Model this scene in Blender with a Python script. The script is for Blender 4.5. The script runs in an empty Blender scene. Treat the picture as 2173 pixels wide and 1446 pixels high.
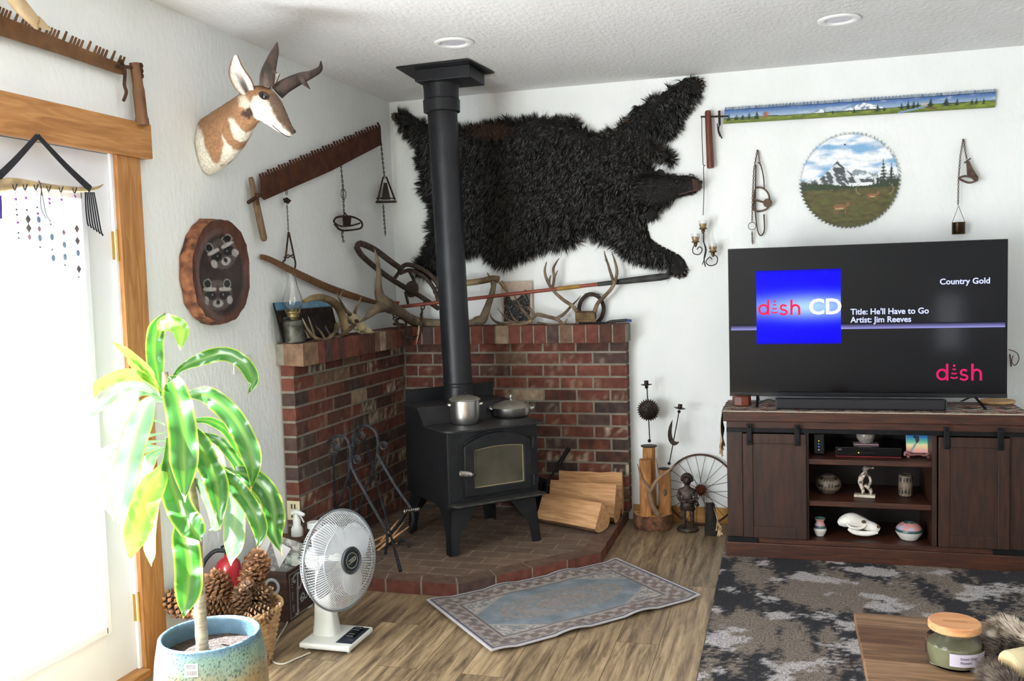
import bpy, bmesh, math, random
import numpy as np
from mathutils import Vector, Matrix, Euler, noise
PI = math.pi
R = math.radians
col = bpy.context.scene.collection
rnd = random.Random(7)
# ---------------------------------------------------------------- camera
F = 1948.679
CAM = Vector((2.48790, -5.70640, 1.54860))
ROT = Euler((1.50276, 0.029684, 0.285510)).to_matrix()
cd = bpy.data.cameras.new('camera')
cd.sensor_width = 36.0
cd.lens = F / 2173 * 36
cam = bpy.data.objects.new('camera', cd)
cam.location = CAM
cam.rotation_euler = (1.50276, 0.029684, 0.285510)
col.objects.link(cam)
bpy.context.scene.camera = cam
# ---------------------------------------------------------------- world, sun, window light, exposure
sc = bpy.context.scene
sc.view_settings.view_transform = 'Standard'
sc.view_settings.look = 'None'
sc.view_settings.exposure = 0.43
sc.view_settings.gamma = 1.0
sc.view_settings.use_curve_mapping = False
sc.cycles.max_bounces = 8
sc.cycles.transparent_max_bounces = 12
sc.cycles.sample_clamp_indirect = 10
sc.cycles.use_denoising = True
wd = bpy.data.worlds.new('world'); sc.world = wd; wd.use_nodes = True
bg = wd.node_tree.nodes['Background']
bg.inputs[0].default_value = (0.86, 0.93, 1.0, 1)
bg.inputs[1].default_value = 5.0

def sun(name, direction, strength, angle, color=(1, 1, 1)):
    l = bpy.data.lights.new(name, 'SUN'); l.energy = strength; l.angle = angle; l.color = color
    o = bpy.data.objects.new(name, l); col.objects.link(o)
    o.rotation_euler = Vector(direction).to_track_quat('-Z', 'Y').to_euler()
    o.location = (-3, -4, 4)
    return o

def area(name, loc, target, sx, sy, power, color=(1, 1, 1)):
    l = bpy.data.lights.new(name, 'AREA'); l.shape = 'RECTANGLE'; l.size = sx; l.size_y = sy; l.energy = power; l.color = color
    o = bpy.data.objects.new(name, l); col.objects.link(o); o.location = loc
    o.rotation_euler = (Vector(target) - Vector(loc)).to_track_quat('-Z', 'Z').to_euler()
    return o

sun('sun_light', (0.75, -0.06, -0.66), 62.0, R(1.0), (0.88, 0.96, 1.0))
area('door_daylight', (-0.16, -3.17, 0.9), (1.5, -2.2, 1.75), 0.6, 1.45, 60, (0.93, 0.97, 1.0))
area('patio_window_daylight', (-.2, -5.9, 1.2), (2.6, -2.6, 2.1), 1.9, 1.5, 150, (0.95, 0.98, 1.0))

# ---------------------------------------------------------------- picture geometry helpers
def ray(px, py):
    return ROT @ Vector(((px - 1086.5) / F, -(py - 723) / F, -1))
def PA(px, py, ax, v):
    d = ray(px, py); t = (v - CAM[ax]) / d[ax]; return CAM + d * t
def PX(px, py, x): return PA(px, py, 0, x)
def PY(px, py, y): return PA(px, py, 1, y)
def PZ(px, py, z): return PA(px, py, 2, z)
def PD(px, py, d): return CAM + ray(px, py) * d

# ---------------------------------------------------------------- mesh building
class MB:
    def __init__(s): s.v = []; s.f = []; s.m = []; s.c = []
    def add(s, vs, fs, mi=0, color=None):
        b = len(s.v); s.v += [Vector(v) for v in vs]
        for f in fs:
            s.f.append([b + i for i in f]); s.m.append(mi)
        if color is not None or s.c:
            while len(s.c) < b: s.c.append((1, 1, 1))
            s.c += [color if color is not None else (1, 1, 1)] * len(vs)
        return s
    def box(s, c, size, rot=None, mi=0, color=None, taper=1.0):
        hx, hy, hz = [q / 2 for q in size]
        vs = [(x * hx * (taper if z > 0 else 1), y * hy * (taper if z > 0 else 1), z * hz) for z in (-1, 1) for y in (-1, 1) for x in (-1, 1)]
        M = rot if rot is not None else Matrix.Identity(3)
        vs = [M @ Vector(v) + Vector(c) for v in vs]
        return s.add(vs, [(0, 2, 3, 1), (4, 5, 7, 6), (0, 1, 5, 4), (2, 6, 7, 3), (0, 4, 6, 2), (1, 3, 7, 5)], mi, color)
    def b2(s, a, b, mi=0, color=None):
        a = Vector(a); b = Vector(b)
        return s.box((a + b) / 2, [abs(q) for q in (b - a)], None, mi, color)
    def tube(s, pts, rad, n=8, mi=0, color=None, closed=False, flat=1.0, up=None, caps=True):
        pts = [Vector(p) for p in pts]; N = len(pts)
        if not hasattr(rad, '__len__'): rad = [rad] * N
        vs = []; ref = None
        for i, p in enumerate(pts):
            if closed: t = pts[(i + 1) % N] - pts[i - 1]
            else: t = pts[min(i + 1, N - 1)] - pts[max(i - 1, 0)]
            if t.length < 1e-9: t = Vector((0, 0, 1))
            t.normalize()
            if up is not None: ref = Vector(up)
            if ref is None: ref = Vector((0, 0, 1)) if abs(t.z) < .9 else Vector((1, 0, 0))
            u = ref - t * ref.dot(t)
            if u.length < 1e-6: u = t.orthogonal()
            u.normalize(); w = t.cross(u)
            if up is None: ref = u
            for k in range(n):
                a = 2 * PI * k / n
                vs.append(p + u * (math.cos(a) * rad[i] * flat) + w * (math.sin(a) * rad[i]))
        fs = []
        for i in range(N if closed else N - 1):
            a = i * n; b = ((i + 1) % N) * n
            for k in range(n): fs.append((a + k, a + (k + 1) % n, b + (k + 1) % n, b + k))
        if not closed and caps:
            fs.append(tuple(reversed(range(n)))); fs.append(tuple(range((N - 1) * n, N * n)))
        return s.add(vs, fs, mi, color)
    def lathe(s, prof, n=24, M=None, mi=0, color=None, caps=True):
        M = M or Matrix.Identity(4)
        vs = [M @ Vector((r * math.cos(2 * PI * k / n), r * math.sin(2 * PI * k / n), z)) for r, z in prof for k in range(n)]
        fs = []
        for i in range(len(prof) - 1):
            for k in range(n): fs.append((i * n + k, i * n + (k + 1) % n, (i + 1) * n + (k + 1) % n, (i + 1) * n + k))
        if caps:
            fs.append(tuple(reversed(range(n)))); m = (len(prof) - 1) * n; fs.append(tuple(range(m, m + n)))
        return s.add(vs, fs, mi, color)
    def ball(s, c, r, n=10, M=None, mi=0, color=None):
        r = Vector((r, r, r)) if not hasattr(r, '__len__') else Vector(r)
        M3 = M or Matrix.Identity(3)
        vs = []; fs = []; m = max(4, n // 2 + 1)
        for i in range(1, m):
            a = PI * i / m
            for k in range(n):
                b = 2 * PI * k / n
                vs.append(Vector(c) + M3 @ Vector((r.x * math.sin(a) * math.cos(b), r.y * math.sin(a) * math.sin(b), r.z * math.cos(a))))
        vs += [Vector(c) + M3 @ Vector((0, 0, r.z)), Vector(c) + M3 @ Vector((0, 0, -r.z))]
        T = len(vs) - 2
        for i in range(m - 2):
            for k in range(n): fs.append((i * n + k, (i + 1) * n + k, (i + 1) * n + (k + 1) % n, i * n + (k + 1) % n))
        for k in range(n):
            fs.append((T, k, (k + 1) % n)); fs.append((T + 1, (m - 2) * n + (k + 1) % n, (m - 2) * n + k))
        return s.add(vs, fs, mi, color)
    def loft(s, rings, mi=0, closed=True, caps=True, colors=None):
        n = len(rings[0]); vs = [p for r in rings for p in r]; fs = []
        for i in range(len(rings) - 1):
            for k in range(n if closed else n - 1):
                fs.append((i * n + k, i * n + (k + 1) % n, (i + 1) * n + (k + 1) % n, (i + 1) * n + k))
        if caps: fs.append(tuple(reversed(range(n)))); fs.append(tuple(range((len(rings) - 1) * n, len(rings) * n)))
        return s.add(vs, fs, mi)
    def prism(s, poly, off, mi=0, color=None):
        poly = [Vector(p) for p in poly]; off = Vector(off); n = len(poly)
        vs = poly + [p + off for p in poly]
        fs = [tuple(reversed(range(n))), tuple(range(n, 2 * n))] + [(i, (i + 1) % n, n + (i + 1) % n, n + i) for i in range(n)]
        return s.add(vs, fs, mi, color)
    def sheet(s, fn, nu, nv, mi=0, colf=None):
        b = len(s.v); vs = [fn(i / nu, j / nv) for j in range(nv + 1) for i in range(nu + 1)]
        fs = [(j * (nu + 1) + i, j * (nu + 1) + i + 1, (j + 1) * (nu + 1) + i + 1, (j + 1) * (nu + 1) + i) for j in range(nv) for i in range(nu)]
        s.add(vs, fs, mi)
        if colf:
            while len(s.c) < b: s.c.append((1, 1, 1))
            s.c = s.c[:b] + [colf(i / nu, j / nv) for j in range(nv + 1) for i in range(nu + 1)]
        return s
    def mesh(s, name, mats, inv=None, smooth=None):
        me = bpy.data.meshes.new(name)
        vs = [inv @ v for v in s.v] if inv is not None else s.v
        me.from_pydata([tuple(v) for v in vs], [], s.f)
        for m in (mats if isinstance(mats, (list, tuple)) else [mats]): me.materials.append(m)
        if any(s.m): me.polygons.foreach_set('material_index', s.m)
        if s.c:
            while len(s.c) < len(s.v): s.c.append((1, 1, 1))
            ca = me.color_attributes.new('col', 'FLOAT_COLOR', 'POINT')
            ca.data.foreach_set('color', [q for c in s.c for q in (c[0], c[1], c[2], 1)])
        if smooth is not None:
            me.polygons.foreach_set('use_smooth', [True] * len(me.polygons))
            if smooth < 180: me.set_sharp_from_angle(angle=R(smooth))
        me.update()
        return me

WM = {}
def prop(o, label, cat, group=None, kind=None):
    if label: o['label'] = label
    if cat: o['category'] = cat
    if group: o['group'] = group
    if kind: o['kind'] = kind
def T(name, label, cat, loc=(0, 0, 0), rz=0, group=None, M=None):
    """an Empty at a thing's base"""
    o = bpy.data.objects.new(name, None); col.objects.link(o); o.empty_display_size = .05
    M = M or (Matrix.Translation(Vector(loc)) @ Matrix.Rotation(rz, 4, 'Z'))
    o.matrix_world = M; WM[o] = M; prop(o, label, cat, group)
    return o
def P(mb, name, mat, parent, world=False, smooth=None, bevel=0, label=None):
    """a part: its mesh in the parent's local frame, or in world coordinates"""
    inv = WM[parent].inverted() if world else None
    o = bpy.data.objects.new(name, mb.mesh(name, mat, inv, smooth)); col.objects.link(o)
    o.parent = parent; WM[o] = WM[parent]
    if label: o['label'] = label
    if bevel: bev(o, bevel)
    return o
def bev(o, w, seg=2):
    b = o.modifiers.new('bevel', 'BEVEL'); b.width = w; b.segments = seg; b.limit_method = 'ANGLE'; b.angle_limit = R(40)
def S(mb, name, mat, label, cat, loc=None, smooth=None, group=None, bevel=0, kind=None, rz=0, M=None):
    """a thing that is one mesh; its verts are in world coordinates, unless M gives its own frame"""
    if M is None:
        if loc is None:
            n = len(mb.v); c = sum(mb.v, Vector()) / n; loc = Vector((c.x, c.y, min(v.z for v in mb.v)))
        W = Matrix.Translation(Vector(loc)); me = mb.mesh(name, mat, W.inverted(), smooth)
    else: W = M; me = mb.mesh(name, mat, None, smooth)
    o = bpy.data.objects.new(name, me); col.objects.link(o); o.matrix_world = W; WM[o] = W
    prop(o, label, cat, group, kind)
    if bevel: bev(o, bevel)
    return o
def copy_thing(o, M, label, group=None):
    c = o.copy(); col.objects.link(c); c.matrix_world = M; c['label'] = label
    if group: c['group'] = group
    for ch in list(o.children):
        k = ch.copy(); col.objects.link(k); k.parent = c
        for g in ch.children:
            d = g.copy(); col.objects.link(d); d.parent = k
    return c

# ---------------------------------------------------------------- materials
def srgb(h):
    if isinstance(h, str):
        h = h.lstrip('#'); h = [int(h[i:i + 2], 16) / 255 for i in (0, 2, 4)]
    return tuple((c / 12.92 if c <= .04045 else ((c + .055) / 1.055) ** 2.4) for c in h)
MATS = {}
def mat(name, c1, c2=None, scale=8, rough=.6, metal=0, bump=0, bscale=None, stretch=(1, 1, 1), detail=4, vcol=False,
        c3=None, emit=0, alpha=1, trans=0, ior=1.45, coat=0, coord='Object', contrast=(.35, .65), spec=.5, sss=0, bdist=.01, vmix=None, dist=0):
    if name in MATS: return MATS[name]
    m = bpy.data.materials.new(name); m.use_nodes = True; MATS[name] = m
    nt = m.node_tree; b = nt.nodes['Principled BSDF']
    def c4(c): return (*srgb(c), 1)
    b.inputs['Roughness'].default_value = rough; b.inputs['Metallic'].default_value = metal
    b.inputs['Specular IOR Level'].default_value = spec
    b.inputs['IOR'].default_value = ior
    b.inputs['Coat Weight'].default_value = coat; b.inputs['Coat Roughness'].default_value = .1
    b.inputs['Alpha'].default_value = alpha; b.inputs['Transmission Weight'].default_value = trans
    b.inputs['Base Color'].default_value = c4(c1)
    if emit:
        b.inputs['Emission Color'].default_value = c4(c1); b.inputs['Emission Strength'].default_value = emit
    tc = nt.nodes.new('ShaderNodeTexCoord'); mp = nt.nodes.new('ShaderNodeMapping')
    mp.inputs['Scale'].default_value = stretch
    nt.links.new(tc.outputs[coord], mp.inputs[0])
    out = None
    if c2:
        n = nt.nodes.new('ShaderNodeTexNoise'); n.inputs['Scale'].default_value = scale; n.inputs['Detail'].default_value = detail
        n.inputs['Distortion'].default_value = dist
        nt.links.new(mp.outputs[0], n.inputs['Vector'])
        r = nt.nodes.new('ShaderNodeValToRGB')
        r.color_ramp.elements[0].position = contrast[0]; r.color_ramp.elements[0].color = c4(c1)
        r.color_ramp.elements[1].position = contrast[1]; r.color_ramp.elements[1].color = c4(c2)
        if c3:
            e = r.color_ramp.elements.new(sum(contrast) / 2); e.color = c4(c3)
        nt.links.new(n.outputs['Fac'], r.inputs[0]); out = r.outputs[0]
    if vcol:
        a = nt.nodes.new('ShaderNodeVertexColor'); a.layer_name = 'col'
        if out:
            x = nt.nodes.new('ShaderNodeMix'); x.data_type = 'RGBA'; x.blend_type = 'MULTIPLY'; x.inputs[0].default_value = 1
            nt.links.new(out, x.inputs[6]); nt.links.new(a.outputs[0], x.inputs[7]); out = x.outputs[2]
        else: out = a.outputs[0]
    if out:
        nt.links.new(out, b.inputs['Base Color'])
        if emit: nt.links.new(out, b.inputs['Emission Color'])
    if bump:
        n2 = nt.nodes.new('ShaderNodeTexNoise'); n2.inputs['Scale'].default_value = bscale or scale * 4; n2.inputs['Detail'].default_value = 5
        nt.links.new(mp.outputs[0], n2.inputs['Vector'])
        bp = nt.nodes.new('ShaderNodeBump'); bp.inputs['Strength'].default_value = bump; bp.inputs['Distance'].default_value = bdist
        nt.links.new(n2.outputs['Fac'], bp.inputs['Height']); nt.links.new(bp.outputs[0], b.inputs['Normal'])
    return m
def hsh(*a):
    return (math.sin(sum(x * k for x, k in zip(a, (12.9898, 78.233, 37.719, 4.581)))) * 43758.5453) % 1
def nz(x, y, z=0, o=3):
    v = 0; a = .5; f = 1
    for _ in range(o): v += a * noise.noise((x * f, y * f, z * f)); f *= 2; a *= .5
    return v
def mixc(a, b, t):
    t = max(0, min(1, t)); return tuple(p + (q - p) * t for p, q in zip(a, b))
def sstep(a, b, x):
    t = max(0, min(1, (x - a) / (b - a))); return t * t * (3 - 2 * t)
def bez(p, n=8):
    """Catmull-Rom through points (tuples of any length)"""
    p = [tuple(q) for q in p]; out = []
    for i in range(len(p) - 1):
        a = p[max(i - 1, 0)]; b = p[i]; c = p[i + 1]; d = p[min(i + 2, len(p) - 1)]
        for k in range(n):
            t = k / n
            out.append(tuple(.5 * (2 * b[j] + (c[j] - a[j]) * t + (2 * a[j] - 5 * b[j] + 4 * c[j] - d[j]) * t * t + (3 * b[j] - a[j] - 3 * c[j] + d[j]) * t ** 3) for j in range(len(b))))
    out.append(p[-1]); return out
def text_mb(body, size, M, extrude=.0006, mb=None, sx=1.0, bold=0.0, align='LEFT', spacing=1.0, mi=0, color=None):
    """raised letters as mesh"""
    cu = bpy.data.curves.new('t', 'FONT'); cu.body = body; cu.size = size; cu.extrude = extrude; cu.offset = bold; cu.align_x = align
    cu.space_character = spacing; cu.resolution_u = 3
    o = bpy.data.objects.new('t', cu); col.objects.link(o)
    me = o.to_mesh(); mb = mb or MB()
    mb.add([M @ Vector((v.co.x * sx, v.co.y, v.co.z)) for v in me.vertices], [tuple(p.vertices) for p in me.polygons], mi, color)
    o.to_mesh_clear(); bpy.data.objects.remove(o); bpy.data.curves.remove(cu)
    return mb
def frame(o, u, v):
    """4x4 with origin o, x axis u, y axis v"""
    u = Vector(u).normalized(); v = Vector(v); v = (v - u * v.dot(u)).normalized(); w = u.cross(v)
    return Matrix(((u.x, v.x, w.x, o[0]), (u.y, v.y, w.y, o[1]), (u.z, v.z, w.z, o[2]), (0, 0, 0, 1)))
def chain(mb, pts, wire=.0018, link=.018, width=.009, mi=0):
    """chain links along a polyline"""
    pts = [Vector(p) for p in pts]
    L = [0]
    for a, b in zip(pts, pts[1:]): L.append(L[-1] + (b - a).length)
    n = max(1, int(L[-1] / (link * .72)))
    for i in range(n):
        s = (i + .5) / n * L[-1]; j = max(k for k in range(len(L)) if L[k] <= s + 1e-9); j = min(j, len(pts) - 2)
        t = (s - L[j]) / max(1e-9, L[j + 1] - L[j]); c = pts[j].lerp(pts[j + 1], t); d = (pts[j + 1] - pts[j]).normalized()
        a = d.cross(Vector((0, 1, .3))).normalized(); b = d.cross(a)
        w = a if i % 2 else (a * .4 + b).normalized()
        ring = [c + d * (math.cos(q) * link / 2) + w * (math.sin(q) * width / 2) for q in [2 * PI * k / 8 for k in range(8)]]
        mb.tube(ring, wire, 5, mi, closed=True)
    return mb

WHITE = mat('painted_wall', '#e6e9e8', '#eceeee', 3, .75, bump=.55, bscale=38, detail=3, stretch=(1, 1, .6), bdist=.006)
IRON = mat('black_iron', '#17181b', '#24262a', 30, .55, .6, .3, 60)
RUST = mat('rusty_iron', '#3a2a22', '#5b3d2c', 40, .75, .4, .4, 90)
DARKMET = mat('dark_metal', '#2a2320', '#40352e', 40, .55, .7, .2, 80)
BLACK = mat('black_plastic', '#0d0d10', None, rough=.35)
WOOD_TRIM = mat('cedar_trim', '#9a683a', '#bc8a55', 6, .55, 0, .1, 30, (6, 6, .6), c3='#ac7846', dist=1.2)
WOOD_TRIM_H = mat('cedar_trim_long', '#9a683a', '#bc8a55', 6, .55, 0, .1, 30, (6, .6, 6), c3='#ac7846', dist=1.2)
# ================================================================ the room
H = 2.733
DL, DR, DT = -3.62, -2.69, 2.075      # door opening on the left wall (y range, top)
def struct(mb, name, m, **k):
    o = S(mb, name, m, None, None, **k); o['kind'] = 'structure'; return o
CEIL = mat('textured_ceiling', '#dcdcdc', '#e2e2e3', 3, .8, bump=.6, bscale=42, stretch=(1, .55, 1), bdist=.012)
def floor_mat():
    m = bpy.data.materials.new('plank_floor'); m.use_nodes = True; nt = m.node_tree; b = nt.nodes['Principled BSDF']
    tc = nt.nodes.new('ShaderNodeTexCoord'); mp = nt.nodes.new('ShaderNodeMapping'); nt.links.new(tc.outputs['Object'], mp.inputs[0])
    mp.inputs['Rotation'].default_value = (0, 0, R(90))
    br = nt.nodes.new('ShaderNodeTexBrick'); nt.links.new(mp.outputs[0], br.inputs['Vector'])
    br.inputs['Scale'].default_value = 1; br.inputs['Brick Width'].default_value = 1.2; br.inputs['Row Height'].default_value = .18
    br.inputs['Mortar Size'].default_value = .0015; br.inputs['Mortar Smooth'].default_value = .2; br.inputs['Bias'].default_value = 0; br.offset = .37
    br.inputs['Color1'].default_value = (.30, .30, .30, 1); br.inputs['Color2'].default_value = (.75, .75, .75, 1); br.inputs['Mortar'].default_value = (.02, .02, .02, 1)
    mp2 = nt.nodes.new('ShaderNodeMapping'); mp2.inputs['Scale'].default_value = (26, 2.2, 1); nt.links.new(tc.outputs['Object'], mp2.inputs[0])
    add = nt.nodes.new('ShaderNodeVectorMath'); add.operation = 'MULTIPLY_ADD'
    nt.links.new(br.outputs['Color'], add.inputs[0]); add.inputs[1].default_value = (9, 9, 9); nt.links.new(mp2.outputs[0], add.inputs[2])
    n = nt.nodes.new('ShaderNodeTexNoise'); n.inputs['Scale'].default_value = 1.0; n.inputs['Detail'].default_value = 8; n.inputs['Roughness'].default_value = .72; n.inputs['Distortion'].default_value = .35
    nt.links.new(add.outputs[0], n.inputs['Vector'])
    r = nt.nodes.new('ShaderNodeValToRGB'); els = [(.30, '#40372e'), (.42, '#6c5a46'), (.54, '#957f62'), (.70, '#b09a7c')]
    r.color_ramp.elements[0].position = els[0][0]; r.color_ramp.elements[0].color = (*srgb(els[0][1]), 1)
    r.color_ramp.elements[1].position = els[-1][0]; r.color_ramp.elements[1].color = (*srgb(els[-1][1]), 1)
    for p, c in els[1:-1]: e = r.color_ramp.elements.new(p); e.color = (*srgb(c), 1)
    nt.links.new(n.outputs['Fac'], r.inputs[0])
    mx = nt.nodes.new('ShaderNodeMix'); mx.data_type = 'RGBA'; mx.blend_type = 'OVERLAY'; mx.inputs[0].default_value = .45
    nt.links.new(r.outputs[0], mx.inputs[6]); nt.links.new(br.outputs['Color'], mx.inputs[7])
    mm = nt.nodes.new('ShaderNodeMix'); mm.data_type = 'RGBA'; nt.links.new(br.outputs['Fac'], mm.inputs[0]); nt.links.new(mx.outputs[2], mm.inputs[6]); mm.inputs[7].default_value = (*srgb('#4b3d2c'), 1)
    nt.links.new(mm.outputs[2], b.inputs['Base Color'])
    b.inputs['Roughness'].default_value = .42
    bp = nt.nodes.new('ShaderNodeBump'); bp.inputs['Strength'].default_value = .15; bp.inputs['Distance'].default_value = .004
    nt.links.new(n.outputs['Fac'], bp.inputs['Height']); nt.links.new(bp.outputs[0], b.inputs['Normal'])
    return m
XR, YF = 5.4, -7.6
struct(MB().b2((-.15, YF - .15, -.1), (XR + .15, .15, 0)), 'floor', floor_mat(), loc=(0, 0, 0))
struct(MB().b2((-.15, YF - .15, H), (XR + .15, .15, H + .12)), 'ceiling', CEIL)
struct(MB().b2((0, 0, 0), (XR, .15, H)), 'wall_back', WHITE, loc=(0, 0, 0))
# left wall with the door opening and a patio window nearer the camera
w = MB()
w.b2((-.15, DR, 0), (0, .15, H)); w.b2((-.15, DL, DT), (0, DR, H)); w.b2((-.15, -4.85, 0), (0, DL, H))
w.b2((-.15, -6.95, 0), (0, -4.85, .5)); w.b2((-.15, -6.95, 2.5), (0, -4.85, H)); w.b2((-.15, YF - .15, 0), (0, -6.95, H))
struct(w, 'wall_left', WHITE, loc=(0, 0, 0))
struct(MB().b2((XR, YF - .15, 0), (XR + .15, .15, H)), 'wall_right', WHITE, loc=(XR, 0, 0))
w = MB(); w.b2((0, YF - .15, 0), (4.30, YF, H)); w.b2((4.62, YF - .15, 0), (XR, YF, H)); w.b2((4.30, YF - .15, 0), (4.62, YF, .45)); w.b2((4.30, YF - .15, 1.25), (4.62, YF, H))
struct(w, 'wall_rear', WHITE, loc=(0, YF, 0))
# door: a white slab with a tall glass light
DOORW = mat('white_door_paint', '#e4e4ea', None, rough=.35)
GLASS = bpy.data.materials.new('window_glass'); GLASS.use_nodes = True; _n = GLASS.node_tree
_t = _n.nodes.new('ShaderNodeBsdfTransparent'); _g = _n.nodes.new('ShaderNodeBsdfGlossy'); _g.inputs['Roughness'].default_value = .02; _m = _n.nodes.new('ShaderNodeMixShader'); _m.inputs[0].default_value = .06
_n.links.new(_t.outputs[0], _m.inputs[1]); _n.links.new(_g.outputs[0], _m.inputs[2]); _n.links.new(_m.outputs[0], _n.nodes['Material Output'].inputs[0])
GY0, GY1, GZ0, GZ1 = -3.48, -2.86, .25, 1.90
w = MB()
w.b2((-.055, DL + .003, .03), (-.01, GY0, DT - .003)); w.b2((-.055, GY1, .03), (-.01, DR - .003, DT - .003))
w.b2((-.055, GY0, .03), (-.01, GY1, GZ0)); w.b2((-.055, GY0, GZ1), (-.01, GY1, DT - .003))
door = struct(w, 'door_1', DOORW, loc=(-.03, (DL + DR) / 2, .03), bevel=.002)
w = MB()
for y0, y1, z0, z1 in ((GY0 - .02, GY0 + .012, GZ0 - .02, GZ1 + .02), (GY1 - .012, GY1 + .02, GZ0 - .02, GZ1 + .02)): w.b2((-.012, y0, z0), (.004, y1, z1))
for z in (GZ0, GZ1): w.b2((-.012, GY0, z - .016), (.004, GY1, z + .016))
P(w, 'glass_frame', DOORW, door, True, bevel=.004)
P(MB().b2((-.036, GY0, GZ0), (-.030, GY1, GZ1)), 'glass_pane', GLASS, door, True)
BRASS = mat('brass', '#c9a75a', None, rough=.3, metal=.9)
for zz in (1.72, .98, .28):
    w = MB(); w.b2((-.01, DR - .012, zz - .055), (.002, DR + .014, zz + .055)); w.tube([(.004, DR, zz - .06), (.004, DR, zz + .06)], .006, 10)
    P(w, 'hinge', BRASS, door, True, label='brass hinge')
# casing, jamb, threshold
w = MB(); w.b2((0, DR + .004, 0), (.022, DR + .142, 2.073)); w.b2((-.15, DR, 0), (.0, DR + .006, 2.07))
struct(w, 'trim_1', WOOD_TRIM, loc=(0, DR, 0), bevel=.003)
w = MB(); w.b2((-.10, DR - .03, .03), (-.057, DR + .001, DT)); w.b2((-.10, DL - .001, .03), (-.057, DL + .03, DT)); w.b2((-.10, DL, DT - .03), (-.057, DR, DT + .001)); w.b2((-.009, DR - .010, .03), (.005, DR + .0035, DT)); struct(w, 'trim_5', DOORW)
w = MB(); w.b2((0, DL - .142, 0), (.022, DL - .004, 2.073)); struct(w, 'trim_2', WOOD_TRIM, loc=(0, DL, 0), bevel=.003)
w = MB(); w.b2((0, DL - .2, 2.073), (.042, DR + .195, 2.212)); struct(w, 'trim_3', WOOD_TRIM_H, bevel=.003)
w = MB(); w.b2((-.16, DL, 0), (.05, DR, .03)); struct(w, 'trim_4', WOOD_TRIM_H, bevel=.004)
w = MB(); w.b2((0.0, DR + .142, 0), (.014, -1.62, .092)); struct(w, 'baseboard_left', WOOD_TRIM_H, bevel=.003)
BASEB = mat('oak_baseboard', '#a8783c', '#be8e50', 6, .5, stretch=(.6, 6, 6), dist=1)
w = MB(); w.b2((1.57, -.016, 0), (XR, 0, .098)); struct(w, 'baseboard_back', BASEB, bevel=.003)
# patio window and rear window
for nm, a, b, ax in (('window_1', (-.09, -6.95, .5), (-.06, -4.85, 2.5), 1), ('window_2', (4.30, YF - .09, .45), (4.62, YF - .06, 1.25), 0)):
    w = MB(); t = .06; lo, hi = a[ax], b[ax]
    def bx(l0, l1, z0, z1):
        p = list(a); q = list(b); p[ax] = l0; q[ax] = l1; p[2] = z0; q[2] = z1; w.b2(p, q)
    bx(lo, lo + t, a[2], b[2]); bx(hi - t, hi, a[2], b[2]); bx(lo, hi, a[2], a[2] + t); bx(lo, hi, b[2] - t, b[2]); bx((lo + hi) / 2 - .03, (lo + hi) / 2 + .03, a[2], b[2])
    struct(w, nm, DOORW)
# the sunny deck outside the door
DECK = mat('pale_deck', '#c9c6bf', '#dad8d2', 4, .8)
struct(MB().b2((-9, -14, -.2), (-.16, 6, -.05)), 'floor_outside', DECK, loc=(-3, -3, -.2))
# recessed ceiling lights
for (px, py, lb) in ((963, 89, 'round white recessed ceiling light above the stove pipe'), (1780, 40, 'round white recessed ceiling light above the television')):
    c = PZ(px, py, H)
    t = T('recessed_light', lb, 'ceiling light', (c.x, c.y, H - .002), group='recessed ceiling lights')
    m = MB(); m.lathe([(.098, 0), (.098, -.006), (.09, -.01), (.066, -.008), (.062, -.0015)], 40, caps=False)
    P(m, 'trim_ring', mat('white_metal', '#ececec', rough=.4), t, smooth=60)
    m = MB(); m.lathe([(.0, -.0015), (.04, -.003), (.062, -.0015)], 40, caps=False)
    P(m, 'lamp_lens', mat('lamp_lens', '#cfcbd8', '#dedbe6', 20, .4), t, smooth=60)
# ================================================================ brick surround and hearth
MORTAR = mat('mortar', '#7d776b', '#8f897c', 20, .9, bump=.4, bscale=80)
BRICK = mat('brick', '#b9b0ac', '#ffffff', 22, .85, vcol=True, bump=.6, bscale=70, contrast=(.25, .7), bdist=.004)
def brick_col(seed, red=.0):
    r = hsh(seed, 1.7); v = hsh(seed, 9.1)
    if r < .5 + red: c = mixc(srgb('#693a2f'), srgb('#7f493a'), v)
    elif r < .72: c = mixc(srgb('#57372e'), srgb('#684338'), v)
    elif r < .90: c = mixc(srgb('#4a3a36'), srgb('#5c4640'), v)
    elif r < .985: c = mixc(srgb('#6f5546'), srgb('#80654f'), v)
    else: c = mixc(srgb('#a08a72'), srgb('#c0ab92'), v)
    return c
def brick(mb, a, b, seed, kind=0):
    """one brick between corners a and b (5 mm joints already taken off); some carry a patch of pale old mortar"""
    a = Vector(a); b = Vector(b); c = (a + b) / 2; s = b - a; base = brick_col(seed)
    j = (hsh(seed, 3) - .5) * .004
    n0 = len(mb.v)
    mb.b2((a.x, a.y, a.z), (b.x, b.y, b.z), color=base)
surround = T('brick_surround', 'red brick corner surround with raised hearth behind the wood stove', 'brick surround', (0, 0, 0))
BX, BY = .085, -.10      # faces of the brickwork on the left and the back wall
HX, MZ, MT = .062, 1.150, 1.250
HZ = .067
WE, BE = -1.535, 1.562   # far ends
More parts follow.
